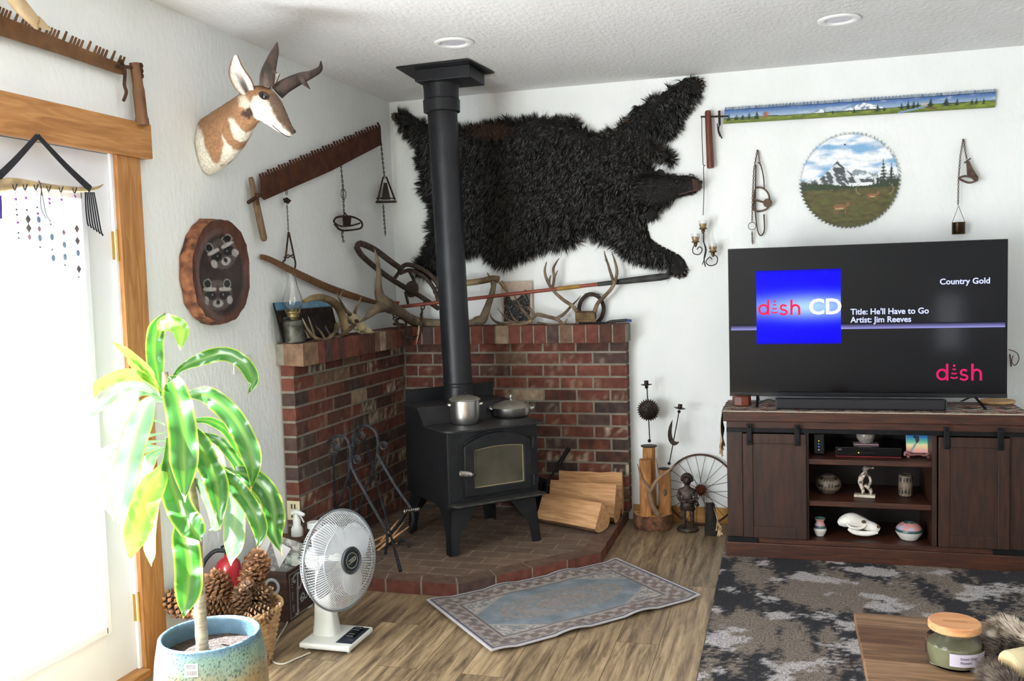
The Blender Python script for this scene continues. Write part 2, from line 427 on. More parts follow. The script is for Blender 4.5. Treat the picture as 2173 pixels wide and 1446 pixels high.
# mortar cores
m = MB(); m.b2((.001, WE + .004, HZ), (BX - .006, -.001, MZ)); P(m, 'mortar_bed', MORTAR, surround, True)
m = MB(); m.b2((.001, BY + .006, HZ), (BE - .004, -.001, MZ)); P(m, 'mortar_bed', MORTAR, surround, True)
NC = 14; CH = (MZ - HZ) / NC; BL = .213; J = .0068
def patchy(mb, a, b, seed):
    """brick subdivided on its visible face so that patches of dark burn or pale lime can sit on it"""
    base = brick_col(seed); pr = hsh(seed, 5.5)
    lime = srgb('#c9bda4'); dark = srgb('#3e302c')
    a = Vector(a); b = Vector(b)
    ax = 0 if abs(b.x - a.x) > abs(b.y - a.y) else 1
    n = 8; mrows = 3
    vs = []; fs = []; cs = []
    def face(fn, nn, mm):
        k = len(vs)
        for jj in range(mm + 1):
            for ii in range(nn + 1):
                u = ii / nn; w = jj / mm; p = fn(u, w); vs.append(p)
                q = nz((p.x + p.y) * 34 + seed, 0, p.z * 12); c = base
                if pr > .86: c = mixc(base, lime, sstep(.02, .14, q) * .85)
                elif pr < .22: c = mixc(base, dark, sstep(-.05, .1, q) * .7)
                else: c = mixc(base, mixc(base, lime, .3), sstep(.1, .3, q))
                cs.append(c)
        for jj in range(mm):
            for ii in range(nn): fs.append((k + jj * (nn + 1) + ii, k + jj * (nn + 1) + ii + 1, k + (jj + 1) * (nn + 1) + ii + 1, k + (jj + 1) * (nn + 1) + ii))
    if ax == 1:   # left wall: visible face x = b.x
        face(lambda u, w: Vector((b.x, a.y + (b.y - a.y) * u, a.z + (b.z - a.z) * w)), n, mrows)
    else:
        face(lambda u, w: Vector((a.x + (b.x - a.x) * u, a.y, a.z + (b.z - a.z) * w)), n, mrows)
    k = len(mb.v); mb.v += vs; mb.f += [[k + i for i in f] for f in fs]; mb.m += [0] * len(fs)
    while len(mb.c) < k: mb.c.append((1, 1, 1))
    mb.c += cs
    mb.b2(a + Vector((.0, .0006 if ax == 0 else 0, 0)), b - Vector((.0006 if ax == 1 else 0, 0, 0)), color=base)
# left brickwork
m = MB()
for r in range(NC):
    z0 = HZ + r * CH + J; z1 = HZ + (r + 1) * CH - J
    y = WE; i = 0
    first = BL * (.62 if r % 2 else 1.0)
    while y < BY - .02:
        L = first if i == 0 else BL
        y1 = min(y + L, BY)
        if y1 - y > .03: patchy(m, (.01, y + (0 if i == 0 else J), z0), (BX + (hsh(r, i) - .5) * .004, y1 - J, z1), r * 31 + i * 7.3 + 2)
        y = y1; i += 1
P(m, 'brick_panel', BRICK, surround, True)
m = MB()
for r in range(NC):
    z0 = HZ + r * CH + J; z1 = HZ + (r + 1) * CH - J
    x = BE; i = 0; first = BL * (.5 if r % 2 else 1.0)
    while x > BX + .02:
        L = first if i == 0 else BL
        x1 = max(x - L, BX)
        if x - x1 > .03: patchy(m, (x1 + J, BY - (hsh(r, i) - .5) * .004, z0), (x - (0 if i == 0 else J), -.01, z1), r * 17 + i * 5.1 + 90)
        x = x1; i += 1
P(m, 'brick_panel', BRICK, surround, True)
# mantel course of bricks on edge, over a mortar core
MXF, MYF = .186, -.19
m = MB(); m.b2((.001, -1.56, MZ - .012), (MXF - .006, -.001, MT - .004)); m.b2((MXF - .006, MYF + .006, MZ - .012), (BE + .012, -.001, MT - .004))
P(m, 'mantel_core', MORTAR, surround, True)
m = MB(); y = -1.56; i = 0
m.add([(.004, -1.545, MZ - .014), (.186, -1.612, MZ - .014), (.190, -1.46, MZ - .014), (.004, -1.46, MZ - .014), (.004, -1.545, MT), (.186, -1.612, MT), (.190, -1.46, MT), (.004, -1.46, MT)],
      [(0, 3, 2, 1), (4, 5, 6, 7), (0, 1, 5, 4), (1, 2, 6, 5), (2, 3, 7, 6), (3, 0, 4, 7)], color=srgb('#8b6f58'))
y = -1.452
while y < MYF - .03:
    brick(m, (.006, y + .0045, MZ - .014), (MXF + (hsh(i, 8) - .5) * .003, y + .077 - .0045, MT), 300 + i * 3.7); y += .077; i += 1
P(m, 'mantel_row', BRICK, surround, True, bevel=.002)
m = MB(); x = BE + .014; i = 0
while x > MXF - .06:
    brick(m, (x - .083 + .0045, MYF - (hsh(i, 4) - .5) * .003, MZ - .014), (x - .0045, -.006, MT), 500 + i * 2.9); x -= .083; i += 1
P(m, 'mantel_row', BRICK, surround, True, bevel=.002)
# hearth
def paver_mat():
    m = bpy.data.materials.new('hearth_pavers'); m.use_nodes = True; nt = m.node_tree; b = nt.nodes['Principled BSDF']
    tc = nt.nodes.new('ShaderNodeTexCoord')
    br = nt.nodes.new('ShaderNodeTexBrick'); nt.links.new(tc.outputs['Object'], br.inputs['Vector'])
    br.inputs['Scale'].default_value = 1; br.inputs['Brick Width'].default_value = .213; br.inputs['Row Height'].default_value = .104
    br.inputs['Mortar Size'].default_value = .004; br.inputs['Mortar Smooth'].default_value = .3
    br.inputs['Color1'].default_value = (*srgb('#5f4c40'), 1); br.inputs['Color2'].default_value = (*srgb('#715b4b'), 1); br.inputs['Mortar'].default_value = (*srgb('#857a68'), 1)
    n = nt.nodes.new('ShaderNodeTexNoise'); n.inputs['Scale'].default_value = 14; n.inputs['Detail'].default_value = 6; nt.links.new(tc.outputs['Object'], n.inputs['Vector'])
    mx = nt.nodes.new('ShaderNodeMix'); mx.data_type = 'RGBA'; mx.blend_type = 'OVERLAY'; mx.inputs[0].default_value = .5
    nt.links.new(br.outputs['Color'], mx.inputs[6]); nt.links.new(n.outputs['Fac'], mx.inputs[7]); nt.links.new(mx.outputs[2], b.inputs['Base Color'])
    b.inputs['Roughness'].default_value = .85
    bp = nt.nodes.new('ShaderNodeBump'); bp.inputs['Strength'].default_value = .5; bp.inputs['Distance'].default_value = .004; bp.invert = True
    nt.links.new(br.outputs['Fac'], bp.inputs['Height']); nt.links.new(bp.outputs[0], b.inputs['Normal'])
    return m
A0, A1, A2, A3 = Vector((0, -1.585, 0)), Vector((.955, -1.585, 0)), Vector((1.54, -.945, 0)), Vector((1.54, 0, 0))
m = MB(); m.prism([(0.001, -1.4815, .001), (.909, -1.4815, .001), (1.437, -.905, .001), (1.437, -.001, .001), (.001, -.001, .001)], (0, 0, HZ - .003))
P(m, 'hearth_slab', paver_mat(), surround, True)
m = MB()
m2 = MB()
def miter(a, b, c, d):
    n1 = Vector((-(b - a).y, (b - a).x, 0)).normalized(); n2 = Vector((-(c - b).y, (c - b).x, 0)).normalized()
    k = (n1 + n2); return b + k * (d / k.dot(n1))
AP = [A0, A1, A2, A3]; WD = .104
IN = [A0 + Vector((0, WD, 0)), miter(A0, A1, A2, WD), miter(A1, A2, A3, WD), A3 + Vector((-WD, 0, 0))]
def edge_run(k, n, seed):
    p, q, pi, qi = AP[k], AP[k + 1], IN[k], IN[k + 1]
    for i in range(n):
        e = .005 / (q - p).length; u0 = i / n + e; u1 = (i + 1) / n - e
        pts = [p.lerp(q, u0), p.lerp(q, u1), pi.lerp(qi, u1), pi.lerp(qi, u0)]
        z0 = Vector((0, 0, .001)); zz = Vector((0, 0, HZ - .003))
        base = brick_col(seed + i * 3.3, .2); top = mixc(srgb('#6d5849'), base, .15)
        m2.add([x + z0 for x in pts] + [x + z0 + zz for x in pts], [(0, 1, 5, 4), (1, 2, 6, 5), (2, 3, 7, 6), (3, 0, 4, 7)], color=base)
        m2.add([x + z0 + zz + Vector((0, 0, .0008)) for x in pts], [(0, 1, 2, 3)], color=top)
edge_run(0, 5, 11); edge_run(1, 4, 43); edge_run(2, 5, 77)
P(m2, 'hearth_edge', BRICK, surround, True)
m = MB(); m.prism([A0 + Vector((.001, .003, .0005)), A1 + Vector((-.001, .003, .0005)), A2 + Vector((-.003, 0, .0005)), A3 + Vector((-.003, -.001, .0005)), (.001, -.001, .0005)], (0, 0, HZ - .0045))
P(m, 'hearth_bed', MORTAR, surround, True)

# ================================================================ wood stove
STOVE = mat('stove_steel', '#1a1b1e', '#232427', 12, .5, .35, .15, 120)
STOVET = mat('stove_top_dusty', '#242426', '#333133', 9, .55, .3, .1, 120)
st = T('wood_stove', 'black steel wood stove with arched glass door on the brick hearth', 'wood stove', (.764, -.761, HZ), R(45))
# local frame: +x to its right, -y to its front; n = -y
def zl(z): return z - HZ
m = MB(); bt = .032; W0, W1 = -.29, .265
m.prism([(W0, .29, zl(.315)), (W0, .29, zl(.825)), (W0, .05, zl(.825)), (W0, -.03, zl(.735)), (W0, -.30, zl(.735)), (W0, -.30, zl(.315))], (W1 - W0, 0, 0))
P(m, 'stove_body', STOVE, st, bevel=.006)
m = MB()
top = [(-.335, -.34), (-.345, -.30), (-.345, -.045), (.30, -.045), (.30, -.36), (-.30, -.36)]
m.prism([(W0 - .015, .29, zl(.825)), (W0 - .015, .30, zl(.833)), (W1 + .02, .30, zl(.833)), (W1 + .02, .29, zl(.825))], (0, 0, .001))
m.prism([(W0 - .018, .30, zl(.826)), (W0 - .018, .045, zl(.826)), (W1 + .02, .045, zl(.826)), (W1 + .02, .30, zl(.826))], (0, 0, .009))
m.prism([(W0 - .018, .052, zl(.835)), (W0 - .018, -.045, zl(.742)), (W0 - .018, -.036, zl(.736)), (W0 - .018, .056, zl(.826))], (W1 - W0 + .038, 0, 0))
ring = [(W0 - .018, -.035)] + [(W0 - .018 + .07 * (1 - math.cos(a)), -.27 - .07 * math.sin(a)) for a in [k * PI / 12 for k in range(7)]] + [(W1 + .03, -.34), (W1 + .03, -.035)]
m.prism([(x, y, zl(.737)) for x, y in ring], (0, 0, .010))
P(m, 'stove_top', STOVET, st, bevel=.002)
m = MB(); m.b2((W0 + .02, .298, zl(.825)), (W1 + .04, .306, zl(.912))); P(m, 'back_shield', STOVE, st)
m = MB(); m.lathe([(.098, zl(.833)), (.098, zl(.86)), (.088, zl(.865)), (.088, zl(.83))], 32, Matrix.Translation((0.0, .105, 0)), caps=False); P(m, 'flue_collar', STOVE, st, smooth=40)
# door: outer frame with arched head, glass
m = MB()
def arch(x0, x1, z0, z1, rise, n=10):
    pts = [(x0, z0), (x1, z0)]
    for k in range(n + 1):
        u = 1 - k / n; x = x0 + (x1 - x0) * u; pts.append((x, z1 + rise * (1 - (2 * u - 1) ** 2)))
    return pts
def ringprism(mb, outer, inner, y0, y1):
    n = len(outer); vs = [(x, y0, z) for x, z in outer] + [(x, y0, z) for x, z in inner] + [(x, y1, z) for x, z in outer] + [(x, y1, z) for x, z in inner]
    fs = []
    for i in range(n):
        j = (i + 1) % n
        fs += [(i, j, n + j, n + i), (2 * n + i, 3 * n + i, 3 * n + j, 2 * n + j), (i, 2 * n + i, 2 * n + j, j), (n + i, n + j, 3 * n + j, 3 * n + i)]
    mb.add(vs, fs)
o_ = arch(-.205, .205, zl(.385), zl(.655), .062); i_ = arch(-.148, .158, zl(.425), zl(.632), .012)
ringprism(m, o_, i_, -.335, -.300)
dr = P(m, 'stove_door', STOVE, st, smooth=30, bevel=.004)
m = MB(); o2 = arch(-.222, .222, zl(.37), zl(.66), .068); i2 = arch(-.200, .200, zl(.388), zl(.655), .060); ringprism(m, o2, i2, -.308, -.298); P(m, 'door_rim', STOVE, dr, smooth=30)
SG = mat('sooty_glass', '#3c3a30', '#5a5548', 5, .12, 0, coat=.5, contrast=(.3, .7))
m = MB(); m.b2((-.15, -.322, zl(.424)), (.16, -.318, zl(.645))); P(m, 'stove_glass', SG, dr)
m = MB(); ringprism(m, arch(-.1495, .1595, zl(.4235), zl(.6335), .012), arch(-.143, .153, zl(.43), zl(.627), .011), -.326, -.3185)
P(m, 'glass_gasket', mat('gasket', '#8a7c60', rough=.9), dr)
SILV = mat('polished_steel', '#d8d4cc', rough=.25, metal=1)
m = MB(); h0 = Vector((-.165, -.345, zl(.505))); h1 = Vector((-.265, -.40, zl(.535)))
m.tube([h0, h0.lerp(h1, .5)], [.010, .013], 12)
coil = [h0.lerp(h1, .12 + .9 * k / 90) + Vector((0, math.cos(k * .6), math.sin(k * .6))) * (.013 + .005 * math.sin(PI * k / 90)) for k in range(91)]
m.tube(coil, .0028, 6); P(m, 'door_handle', SILV, dr, smooth=60, label='coiled silver spring handle')
m = MB(); m.tube([Vector((-.15, -.335, zl(.50))), h0], .008, 8); P(m, 'handle_latch', STOVE, dr, smooth=60)
for z in (.64, .43):
    m = MB(); m.b2((.20, -.34, zl(z) - .018), (.245, -.318, zl(z) + .018)); m.tube([(.212, -.345, zl(z) - .03), (.212, -.345, zl(z) + .03)], .008, 8); P(m, 'door_hinge', STOVE, dr)
m = MB(); m.prism([(-.30, -.30, zl(.342)), (-.30, -.375, zl(.352)), (-.285, -.405, zl(.350)), (.245, -.405, zl(.350)), (.265, -.375, zl(.352)), (.265, -.30, zl(.342))], (0, 0, .010)); P(m, 'ash_lip', mat('worn_steel', '#3a3b3d', '#55534f', 20, .5, .6), st, bevel=.002)
for sx, sy in ((-1, -1), (1, -1), (-1, 1), (1, 1)):
    cx = W0 + .015 if sx < 0 else W1 - .015; cy = -.285 if sy < 0 else .275
    m = MB(); t = .006; zt = zl(.33)
    for (ux, uy) in ((-sx, 0), (0, -sy)):
        ux_, uy_ = ux, uy
        p = [Vector((cx, cy, zt)), Vector((cx + ux * .17, cy + uy * .17, zt)), Vector((cx + ux * .062, cy + uy * .062, .11)), Vector((cx + ux * .052, cy + uy * .052, 0)), Vector((cx, cy, 0))]
        o = Vector((0, t, 0)) if ux else Vector((t, 0, 0))
        m.prism([q + Vector((sx * .0, sy * .0, 0)) for q in p], o * (-sy if ux else -sx))
    m.v = [v + Vector((sx, sy, 0)) * (.018 * (1 - v.z / zt)) for v in m.v]
    P(m, 'leg', STOVE, st)
m = MB(); m.tube([(W0 + .03, -.10, zl(.30)), (W0 - .17, -.10, zl(.30))], .005, 8); m.tube([(W0 - .1 + .0, -.10, zl(.30)), (W0 - .17, -.10, zl(.30))], .009, 10)
m2 = MB(); m2.tube([Vector((W0 - .09 - .09 * k / 60, -.10 + .011 * math.cos(k * .9), zl(.30) + .011 * math.sin(k * .9))) for k in range(61)], .0025, 6)
P(m, 'damper_rod', STOVE, st); P(m2, 'damper_handle', SILV, st, smooth=60)
# small maker mark on the glass: faint raised outline letters
P(text_mb('OSBURN', .022, frame((-.02, -.3225, zl(.438)), (1, 0, 0), (0, 0, 1)), .0003, sx=.9), 'glass_lettering', mat('faded_print', '#6e6c62'), dr) if False else None

# ================================================================ stove pipe
PIPE = mat('stove_pipe', '#1c1d21', '#25262b', 8, .42, .25, .08, 150)
pb, pt = Vector((.672, -.692, .835)), Vector((.632, -.705, 2.60))
sp = T('stove_pipe', 'black round stove pipe rising from the stove to the ceiling', 'stove pipe', pb)
m = MB(); m.tube([pb, pt], [.083, .0855], 48); q = pb.lerp(pt, .08)
P(m, 'pipe', PIPE, sp, True, smooth=40)
for f in (.055, .065, .955):
    m = MB(); q = pb.lerp(pt, f); m.tube([q - Vector((0, 0, .003)), q, q + Vector((0, 0, .003))], [.0855, .0885, .0855], 48, caps=False); P(m, 'seam_ring', PIPE, sp, True, smooth=60)
m = MB(); c = pt; m.lathe([(.088, 2.50), (.104, 2.505), (.106, 2.57), (.100, 2.575), (.100, 2.63), (.104, 2.66)], 48, Matrix.Translation((c.x, c.y, 0)), caps=False); P(m, 'collar', PIPE, sp, True, smooth=40)
m = MB(); m.b2((.535, -.86, 2.655), (.86, -.60, 2.722)); P(m, 'support_box', PIPE, sp, True, bevel=.003)
m = MB(); m.prism([(.455, -.93, 2.722), (.885, -.955, 2.722), (.915, -.585, 2.722), (.43, -.50, 2.722)], (0, 0, .008)); P(m, 'ceiling_plate', PIPE, sp, True, bevel=.001)

# ================================================================ pots on the stove
ALU = mat('aluminium', '#b9b7b4', '#d2d0cd', 6, .28, 1, .05, 30, contrast=(.2, .8))
ALUD = mat('dull_aluminium', '#8f8a80', '#b5aea0', 10, .5, .8, .1, 30)
def on_stove(px, py, z=.747): return PZ(px, py, z)
c = on_stove(988, 899)
t = T('stock_pot', 'tall aluminium pot with domed lid on the stove top', 'pot', c)
m = MB(); r = .083; h = .135
m.lathe([(.062, 0), (.074, .004), (r - .004, .02), (r, .045), (r + .001, h - .004), (r + .006, h), (r + .004, h + .003), (r - .002, h), (r - .004, .03), (.0, .006)], 48, caps=False); P(m, 'pot_body', ALU, t, smooth=50)
m = MB(); m.lathe([(0, h + .026), (.03, h + .024), (.06, h + .016), (r, h + .006), (r + .005, h + .001), (r - .002, h + .0)], 48, caps=False); lid = P(m, 'lid', ALUD, t, smooth=50)
m = MB(); m.lathe([(0, .0), (.008, .0), (.006, .008), (.014, .013), (.012, .02), (0, .023)], 16, Matrix.Translation((0, 0, h + .024)), caps=False); P(m, 'knob', BLACK, lid, smooth=50)
for s in (-1, 1):
    m = MB(); d = Vector((math.cos(R(20)), math.sin(R(20)), 0)) * s; q = Vector((-d.y, d.x, 0))
    m.tube(bez([d * (r - .002) + q * .022 + Vector((0, 0, h - .03)), d * (r + .013) + q * .016 + Vector((0, 0, h - .024)), d * (r + .013) - q * .016 + Vector((0, 0, h - .024)), d * (r - .002) - q * .022 + Vector((0, 0, h - .03))], 5), .004, 6, flat=1.8); P(m, 'handle', ALU, t, smooth=50)
c = on_stove(1085, 884)
t = T('covered_pan', 'shallow silver pan with wide domed lid on the stove top', 'pan', c)
m = MB(); r = .112; h = .056
m.lathe([(.08, 0), (.1, .006), (r - .003, .02), (r, h), (r + .008, h + .002), (r - .004, h), (r - .008, .02), (0, .005)], 48, caps=False); P(m, 'pan_body', ALU, t, smooth=50)
m = MB(); m.lathe([(0, h + .04), (.04, h + .036), (.08, h + .022), (r, h + .006), (r + .006, h + .001)], 48, caps=False); lid = P(m, 'lid', ALUD, t, smooth=50)
m = MB(); m.lathe([(0, 0), (.012, 0), (.006, .01), (.013, .022), (.010, .032), (0, .037)], 16, Matrix.Translation((0, 0, h + .038)), caps=False); P(m, 'knob', ALU, lid, smooth=50)
for s, a in ((-1, 18), (1, 18)):
    m = MB(); d = Vector((math.cos(R(a)), math.sin(R(a)), 0)) * s; q = Vector((-d.y, d.x, 0))
    m.tube(bez([d * (r - .002) + q * .03 + Vector((0, 0, h - .01)), d * (r + .018) + q * .02 + Vector((0, 0, h - .004)), d * (r + .018) - q * .02 + Vector((0, 0, h - .004)), d * (r - .002) - q * .03 + Vector((0, 0, h - .01))], 5), .0045, 6, flat=1.8); P(m, 'handle', ALU, t, smooth=50)

# ================================================================ split logs, bucket and shovel
SPLIT = mat('split_wood', '#b9885c', '#d8aa7c', 10, .75, bump=.5, bscale=22, stretch=(.6, 6, 6), c3='#c99a6c', dist=.6)
BARK = mat('bark', '#5e4230', '#8a6748', 24, .95, bump=1, bscale=40, stretch=(.5, 3, 3))
def log(a, b, w, h, label, seed, up=.0):
    """split log from a to b (centre of its underside), width w, height h: bark below, split faces above"""
    a = Vector(a); b = Vector(b); d = (b - a); L = d.length; M = frame(a, d, Vector((-d.y, d.x, 0)))
    prof = [(-.5, .18), (-.44, .07), (-.25, .0), (.05, .0), (.32, .05), (.47, .2), (.5, .42), (.16, .97), (-.02, 1.0), (-.30, .52)]
    t = T('split_log', label, 'firewood', M=M, group='split firewood on the hearth'); rg = []
    nseg = 6
    for i in range(nseg + 1):
        u = i / nseg; rg.append([Vector((u * L, (y + nz(u * 3 + seed, k * 1.3) * .05) * w, max(0.0, z + nz(u * 4 + seed, k * 2.1, 3) * .04) * h)) for k, (y, z) in enumerate(prof)])
    m = MB(); n = len(prof); V = [p for r_ in rg for p in r_]; f1 = []; f2 = []
    for i in range(nseg):
        for k in range(n): (f2 if k in (9, 0, 1, 2, 3, 4, 5) and k != 9 else f1).append((i * n + k, (i + 1) * n + k, (i + 1) * n + (k + 1) % n, i * n + (k + 1) % n))
    m.add(V, f1); m.add(rg[0] + rg[-1], [tuple(reversed(range(n))), tuple(range(n, 2 * n))])
    P(m, 'split_face', SPLIT, t, smooth=15); m = MB(); m.add(V, f2); P(m, 'bark', BARK, t, smooth=60)
def hz(px, py, dz=0): return PZ(px, py, HZ + .002 + dz)
log(hz(1154, 1104), hz(1279, 1128), .15, .165, 'small split log lying in front of the firewood beside the stove', 1)
log((1.10, -.255, HZ + .002), (1.525, -.335, HZ + .002), .12, .225, 'long split log leaning behind the small front log', 5)
log((1.13, -.155, HZ + .002), (1.53, -.16, HZ + .002), .085, .262, 'rearmost split log against the brick wall', 9)
ASH = mat('coal_black', '#121214', '#1d1d20', 20, .5, .5)
c = Vector((.985, -.255, HZ + .0005))
b = T('ash_bucket', 'black round ash pan standing behind the right side of the stove', 'bucket', c)
m = MB(); m.lathe([(.06, 0), (.07, .01), (.085, .21), (.09, .215), (.08, .213), (.065, .02), (0, .012)], 28, caps=False); P(m, 'pail', ASH, b, smooth=50)
m = MB(); m.lathe([(.091, .215), (.07, .23), (.03, .242), (0, .244)], 28, caps=False); P(m, 'pail_lid', ASH, b, smooth=50)
m = MB(); p0 = PY(1158, 1030, -.30); p1 = PY(1207, 952, -.15)
m.tube([p0, p0.lerp(p1, .5), p1], [.007, .007, .012], 8, flat=1)
m.tube([p0.lerp(p1, .55), p1], [.013, .014], 8)
s = S(m, 'ash_shovel', ASH, 'black ash shovel handle sticking up behind the stove against the bricks', 'shovel', smooth=50)
# ================================================================ crosscut saws
SAWB = mat('brown_saw_steel', '#5e4128', '#7a5636', 14, .6, .35, .15, 60, (1, 1, 1), dist=.5)
SAWR = mat('rusty_saw_steel', '#45261a', '#62382480'[:7], 16, .7, .3, .3, 70)
OLDWOOD = mat('old_handle_wood', '#5a3c28', '#7d5839', 14, .7, bump=.3, bscale=40, stretch=(5, 5, .6))
GREYWOOD = mat('weathered_wood', '#6b5644', '#8d7458', 16, .8, bump=.4, bscale=50, stretch=(5, 5, .6))
def wall_poly(pts, pl, v, off, mb):
    """prism traced on a wall plane: pts are picture points, pl the axis, v the near face, off the thickness into the wall"""
    ps = [PA(x, y, pl, v) for x, y in pts]; d = Vector((0, 0, 0)); d[pl] = off; mb.prism(ps, d); return mb
def teeth(a, b, n, h, sharp=.5, groups=None):
    """picture points of a toothed edge from a to b; h the tooth height in picture units"""
    out = []; L = math.hypot(b[0] - a[0], b[1] - a[1]); ux, uy = (b[0] - a[0]) / L, (b[1] - a[1]) / L; nx, ny = uy, -ux
    for i in range(n):
        t0 = i / n * L; t1 = (i + 1) / n * L
        pat = groups[i % len(groups)] if groups else 1
        for f, k in ((.06, 0), (.18, pat), (.68, pat * .95), (.80, 0)):
            t = t0 + (t1 - t0) * f; out.append((a[0] + ux * t + nx * h * k, a[1] + uy * t + ny * h * k))
    return out
# saw above the door
t = T('crosscut_saw', 'long brown two-man crosscut saw hanging over the door', 'saw', PX(150, 120, .03), group='old crosscut saws')
m = MB()
top = teeth((-60, 8), (262, 138), 44, 17, groups=[1, 1, .95, 1, 0, 1.25, 0])
wall_poly([(262, 158), (-60, 52)][::-1][::-1] + [(-60, 52)][:0] + top, 0, .028, .002, MB()) if False else None
wall_poly([(262, 159), (250, 157), (120, 113), (0, 76), (-60, 60)] + top, 0, .026, .003, m)
P(m, 'blade', SAWB, t, True)
m = MB(); a, b = PX(285, 134, .035), PX(303, 266, .05); m.tube(bez([a, a.lerp(b, .35) + Vector((0, .004, 0)), a.lerp(b, .8), b], 5), [.020] * 6 + [.023] * 6 + [.026] * 4, 12); P(m, 'handle', OLDWOOD, t, True, smooth=60)
m = MB(); m.tube(bez([PX(q[0], q[1], .034) for q in ((256, 127), (265, 150), (264, 180), (268, 196), (262, 214))], 4), .0065, 6); m.tube([PX(246, 140, .034), PX(300, 145, .036)], .007, 6); P(m, 'handle_bracket', RUST, t, True, smooth=60)
m = MB(); c = PX(300, 150, .04)
for k in range(3): m.ball(c + Vector((0, 0, .02 * (k - 1))), (.006, .012, .012), 8)
P(m, 'wing_nut', RUST, t, True, smooth=60)
# saw on the left wall under the pronghorn
t = T('crosscut_saw', 'shorter rusty crosscut saw slanting up the left wall with traps hung below', 'saw', PX(690, 340, .03), group='old crosscut saws')
m = MB(); top = teeth((551, 378), (808, 268), 44, 9, groups=[1, 1, .8, 1.2])
wall_poly([(809, 307), (700, 364), (560, 425), (553, 418)] + top, 0, .026, .003, m); P(m, 'blade', SAWR, t, True)
m = MB(); a, b = PX(532, 376, .03), PX(561, 512, .045); m.tube([a, a.lerp(b, .04), a.lerp(b, .4), a.lerp(b, .96), b], [.012, .017, .021, .021, .012], 10, flat=.7, up=(1, 0, 0)); P(m, 'handle', GREYWOOD, t, True, smooth=60)
m = MB(); m.tube([PX(527, 430, .04), PX(545, 418, .05), PX(558, 410, .04)], .010, 8); m.tube([PX(545, 410, .052), PX(547, 436, .052)], .008, 8); P(m, 'handle_clamp', RUST, t, True, smooth=60)
# ================================================================ traps
def jaws(m, c, u, v, w, a, b, r=.004):
    """an open trap jaw: half loop of half-width a along u and height b along v"""
    m.tube(bez([c - u * a, c - u * a + v * b * .5, c - u * a * .6 + v * b, c + u * a * .6 + v * b, c + u * a + v * b * .5, c + u * a], 4), r, 6)
# 1: small trap on a long chain
def W0(px, py, x=.035): return PX(px, py, x)
TRAPM = mat('old_trap_steel', '#2e221c', '#4d372a', 50, .65, .55, .3, 90)
t = T('leg_trap', 'small rusty trap on a long fine chain, nearest to the saw handle', 'animal trap', W0(615, 500), group='traps hanging on the left wall')
m = MB(); c = W0(608, 408); m.tube([c + Vector((0, math.cos(k * PI / 8) * .008, math.sin(k * PI / 8) * .014)) for k in range(16)], .0018, 5, closed=True)
m.prism([W0(600, 422, .03), W0(608, 419, .03), (W0(617, 426, .03)), W0(611, 433, .03), W0(603, 430, .03)], (.004, 0, 0))
chain(m, [W0(609, 434), W0(612, 492)], .0014, .014, .008); P(m, 'chain', TRAPM, t, True, smooth=60)
m = MB(); m.tube(bez([W0(612, 493), W0(606, 546), W0(601, 556), W0(600, 566)], 5), .0055, 6); m.tube(bez([W0(613, 493), W0(623, 540), W0(627, 560), W0(624, 575)], 5), .0055, 6)
m.tube([W0(603, 546), W0(611, 547), W0(621, 541)], .004, 6); m.tube(bez([W0(604, 548), W0(612, 541), W0(622, 548)], 4), .003, 6)
P(m, 'trap_jaws', TRAPM, t, True, smooth=60)
# 2: trap with round spring and a big ring
t = T('leg_trap', 'rusty double-jaw trap hanging below a big ring, middle of the three on the left wall', 'animal trap', W0(738, 470), group='traps hanging on the left wall')
m = MB(); chain(m, [W0(723, 345), W0(728, 400), W0(730, 455)], .0022, .019, .010)
c = W0(729, 412); m.tube([c + Vector((0, math.cos(k * PI / 10) * .031, math.sin(k * PI / 10) * .031)) for k in range(20)], .0022, 6, closed=True); P(m, 'chain', TRAPM, t, True, smooth=60)
m = MB()
m.tube(bez([W0(708, 470, .03), W0(716, 461, .05), W0(745, 460, .055), W0(766, 470, .06), W0(766, 484, .055), W0(740, 489, .06), (W0(722, 488, .055)), W0(710, 476, .05)], 5), .006, 6)
m.tube(bez([W0(708, 471, .08), W0(722, 480, .085), W0(745, 479, .09), W0(764, 474, .085)], 5), .005, 6)
m.prism([W0(726, 458, .05), W0(744, 458, .05), W0(742, 478, .05), W0(728, 480, .05)], (.006, 0, 0)); m.tube([W0(727, 462, .055), W0(732, 452, .05), W0(740, 462, .055)], .004, 6)
P(m, 'trap_jaws', TRAPM, t, True, smooth=60)
m = MB(); chain(m, [W0(728, 488), W0(726, 498), W0(729, 514)], .0024, .016, .011); P(m, 'tail_chain', TRAPM, t, True, smooth=60)
# 3: triangular trap near the corner
t = T('leg_trap', 'rusty triangular trap on chain at the end of the left wall saw', 'animal trap', W0(818, 420), group='traps hanging on the left wall')
m = MB(); chain(m, [W0(808, 300), W0(812, 340), W0(816, 378)], .0024, .02, .011); P(m, 'chain', TRAPM, t, True, smooth=60)
m = MB(); m.tube([W0(813, 376), W0(801, 428)], .0055, 6); m.tube([W0(820, 376), W0(838, 424)], .0055, 6); m.tube([W0(799, 429), W0(840, 428)], .008, 6); m.tube([W0(799, 421), W0(838, 421)], .004, 6)
m.prism([W0(814, 388, .04), W0(820, 388, .04), W0(828, 424, .04), W0(810, 424, .04)], (.004, 0, 0)); P(m, 'trap_jaws', TRAPM, t, True, smooth=60)
m = MB(); chain(m, [W0(813, 434), W0(815, 462), W0(818, 500)], .0024, .018, .011); P(m, 'tail_chain', TRAPM, t, True, smooth=60)
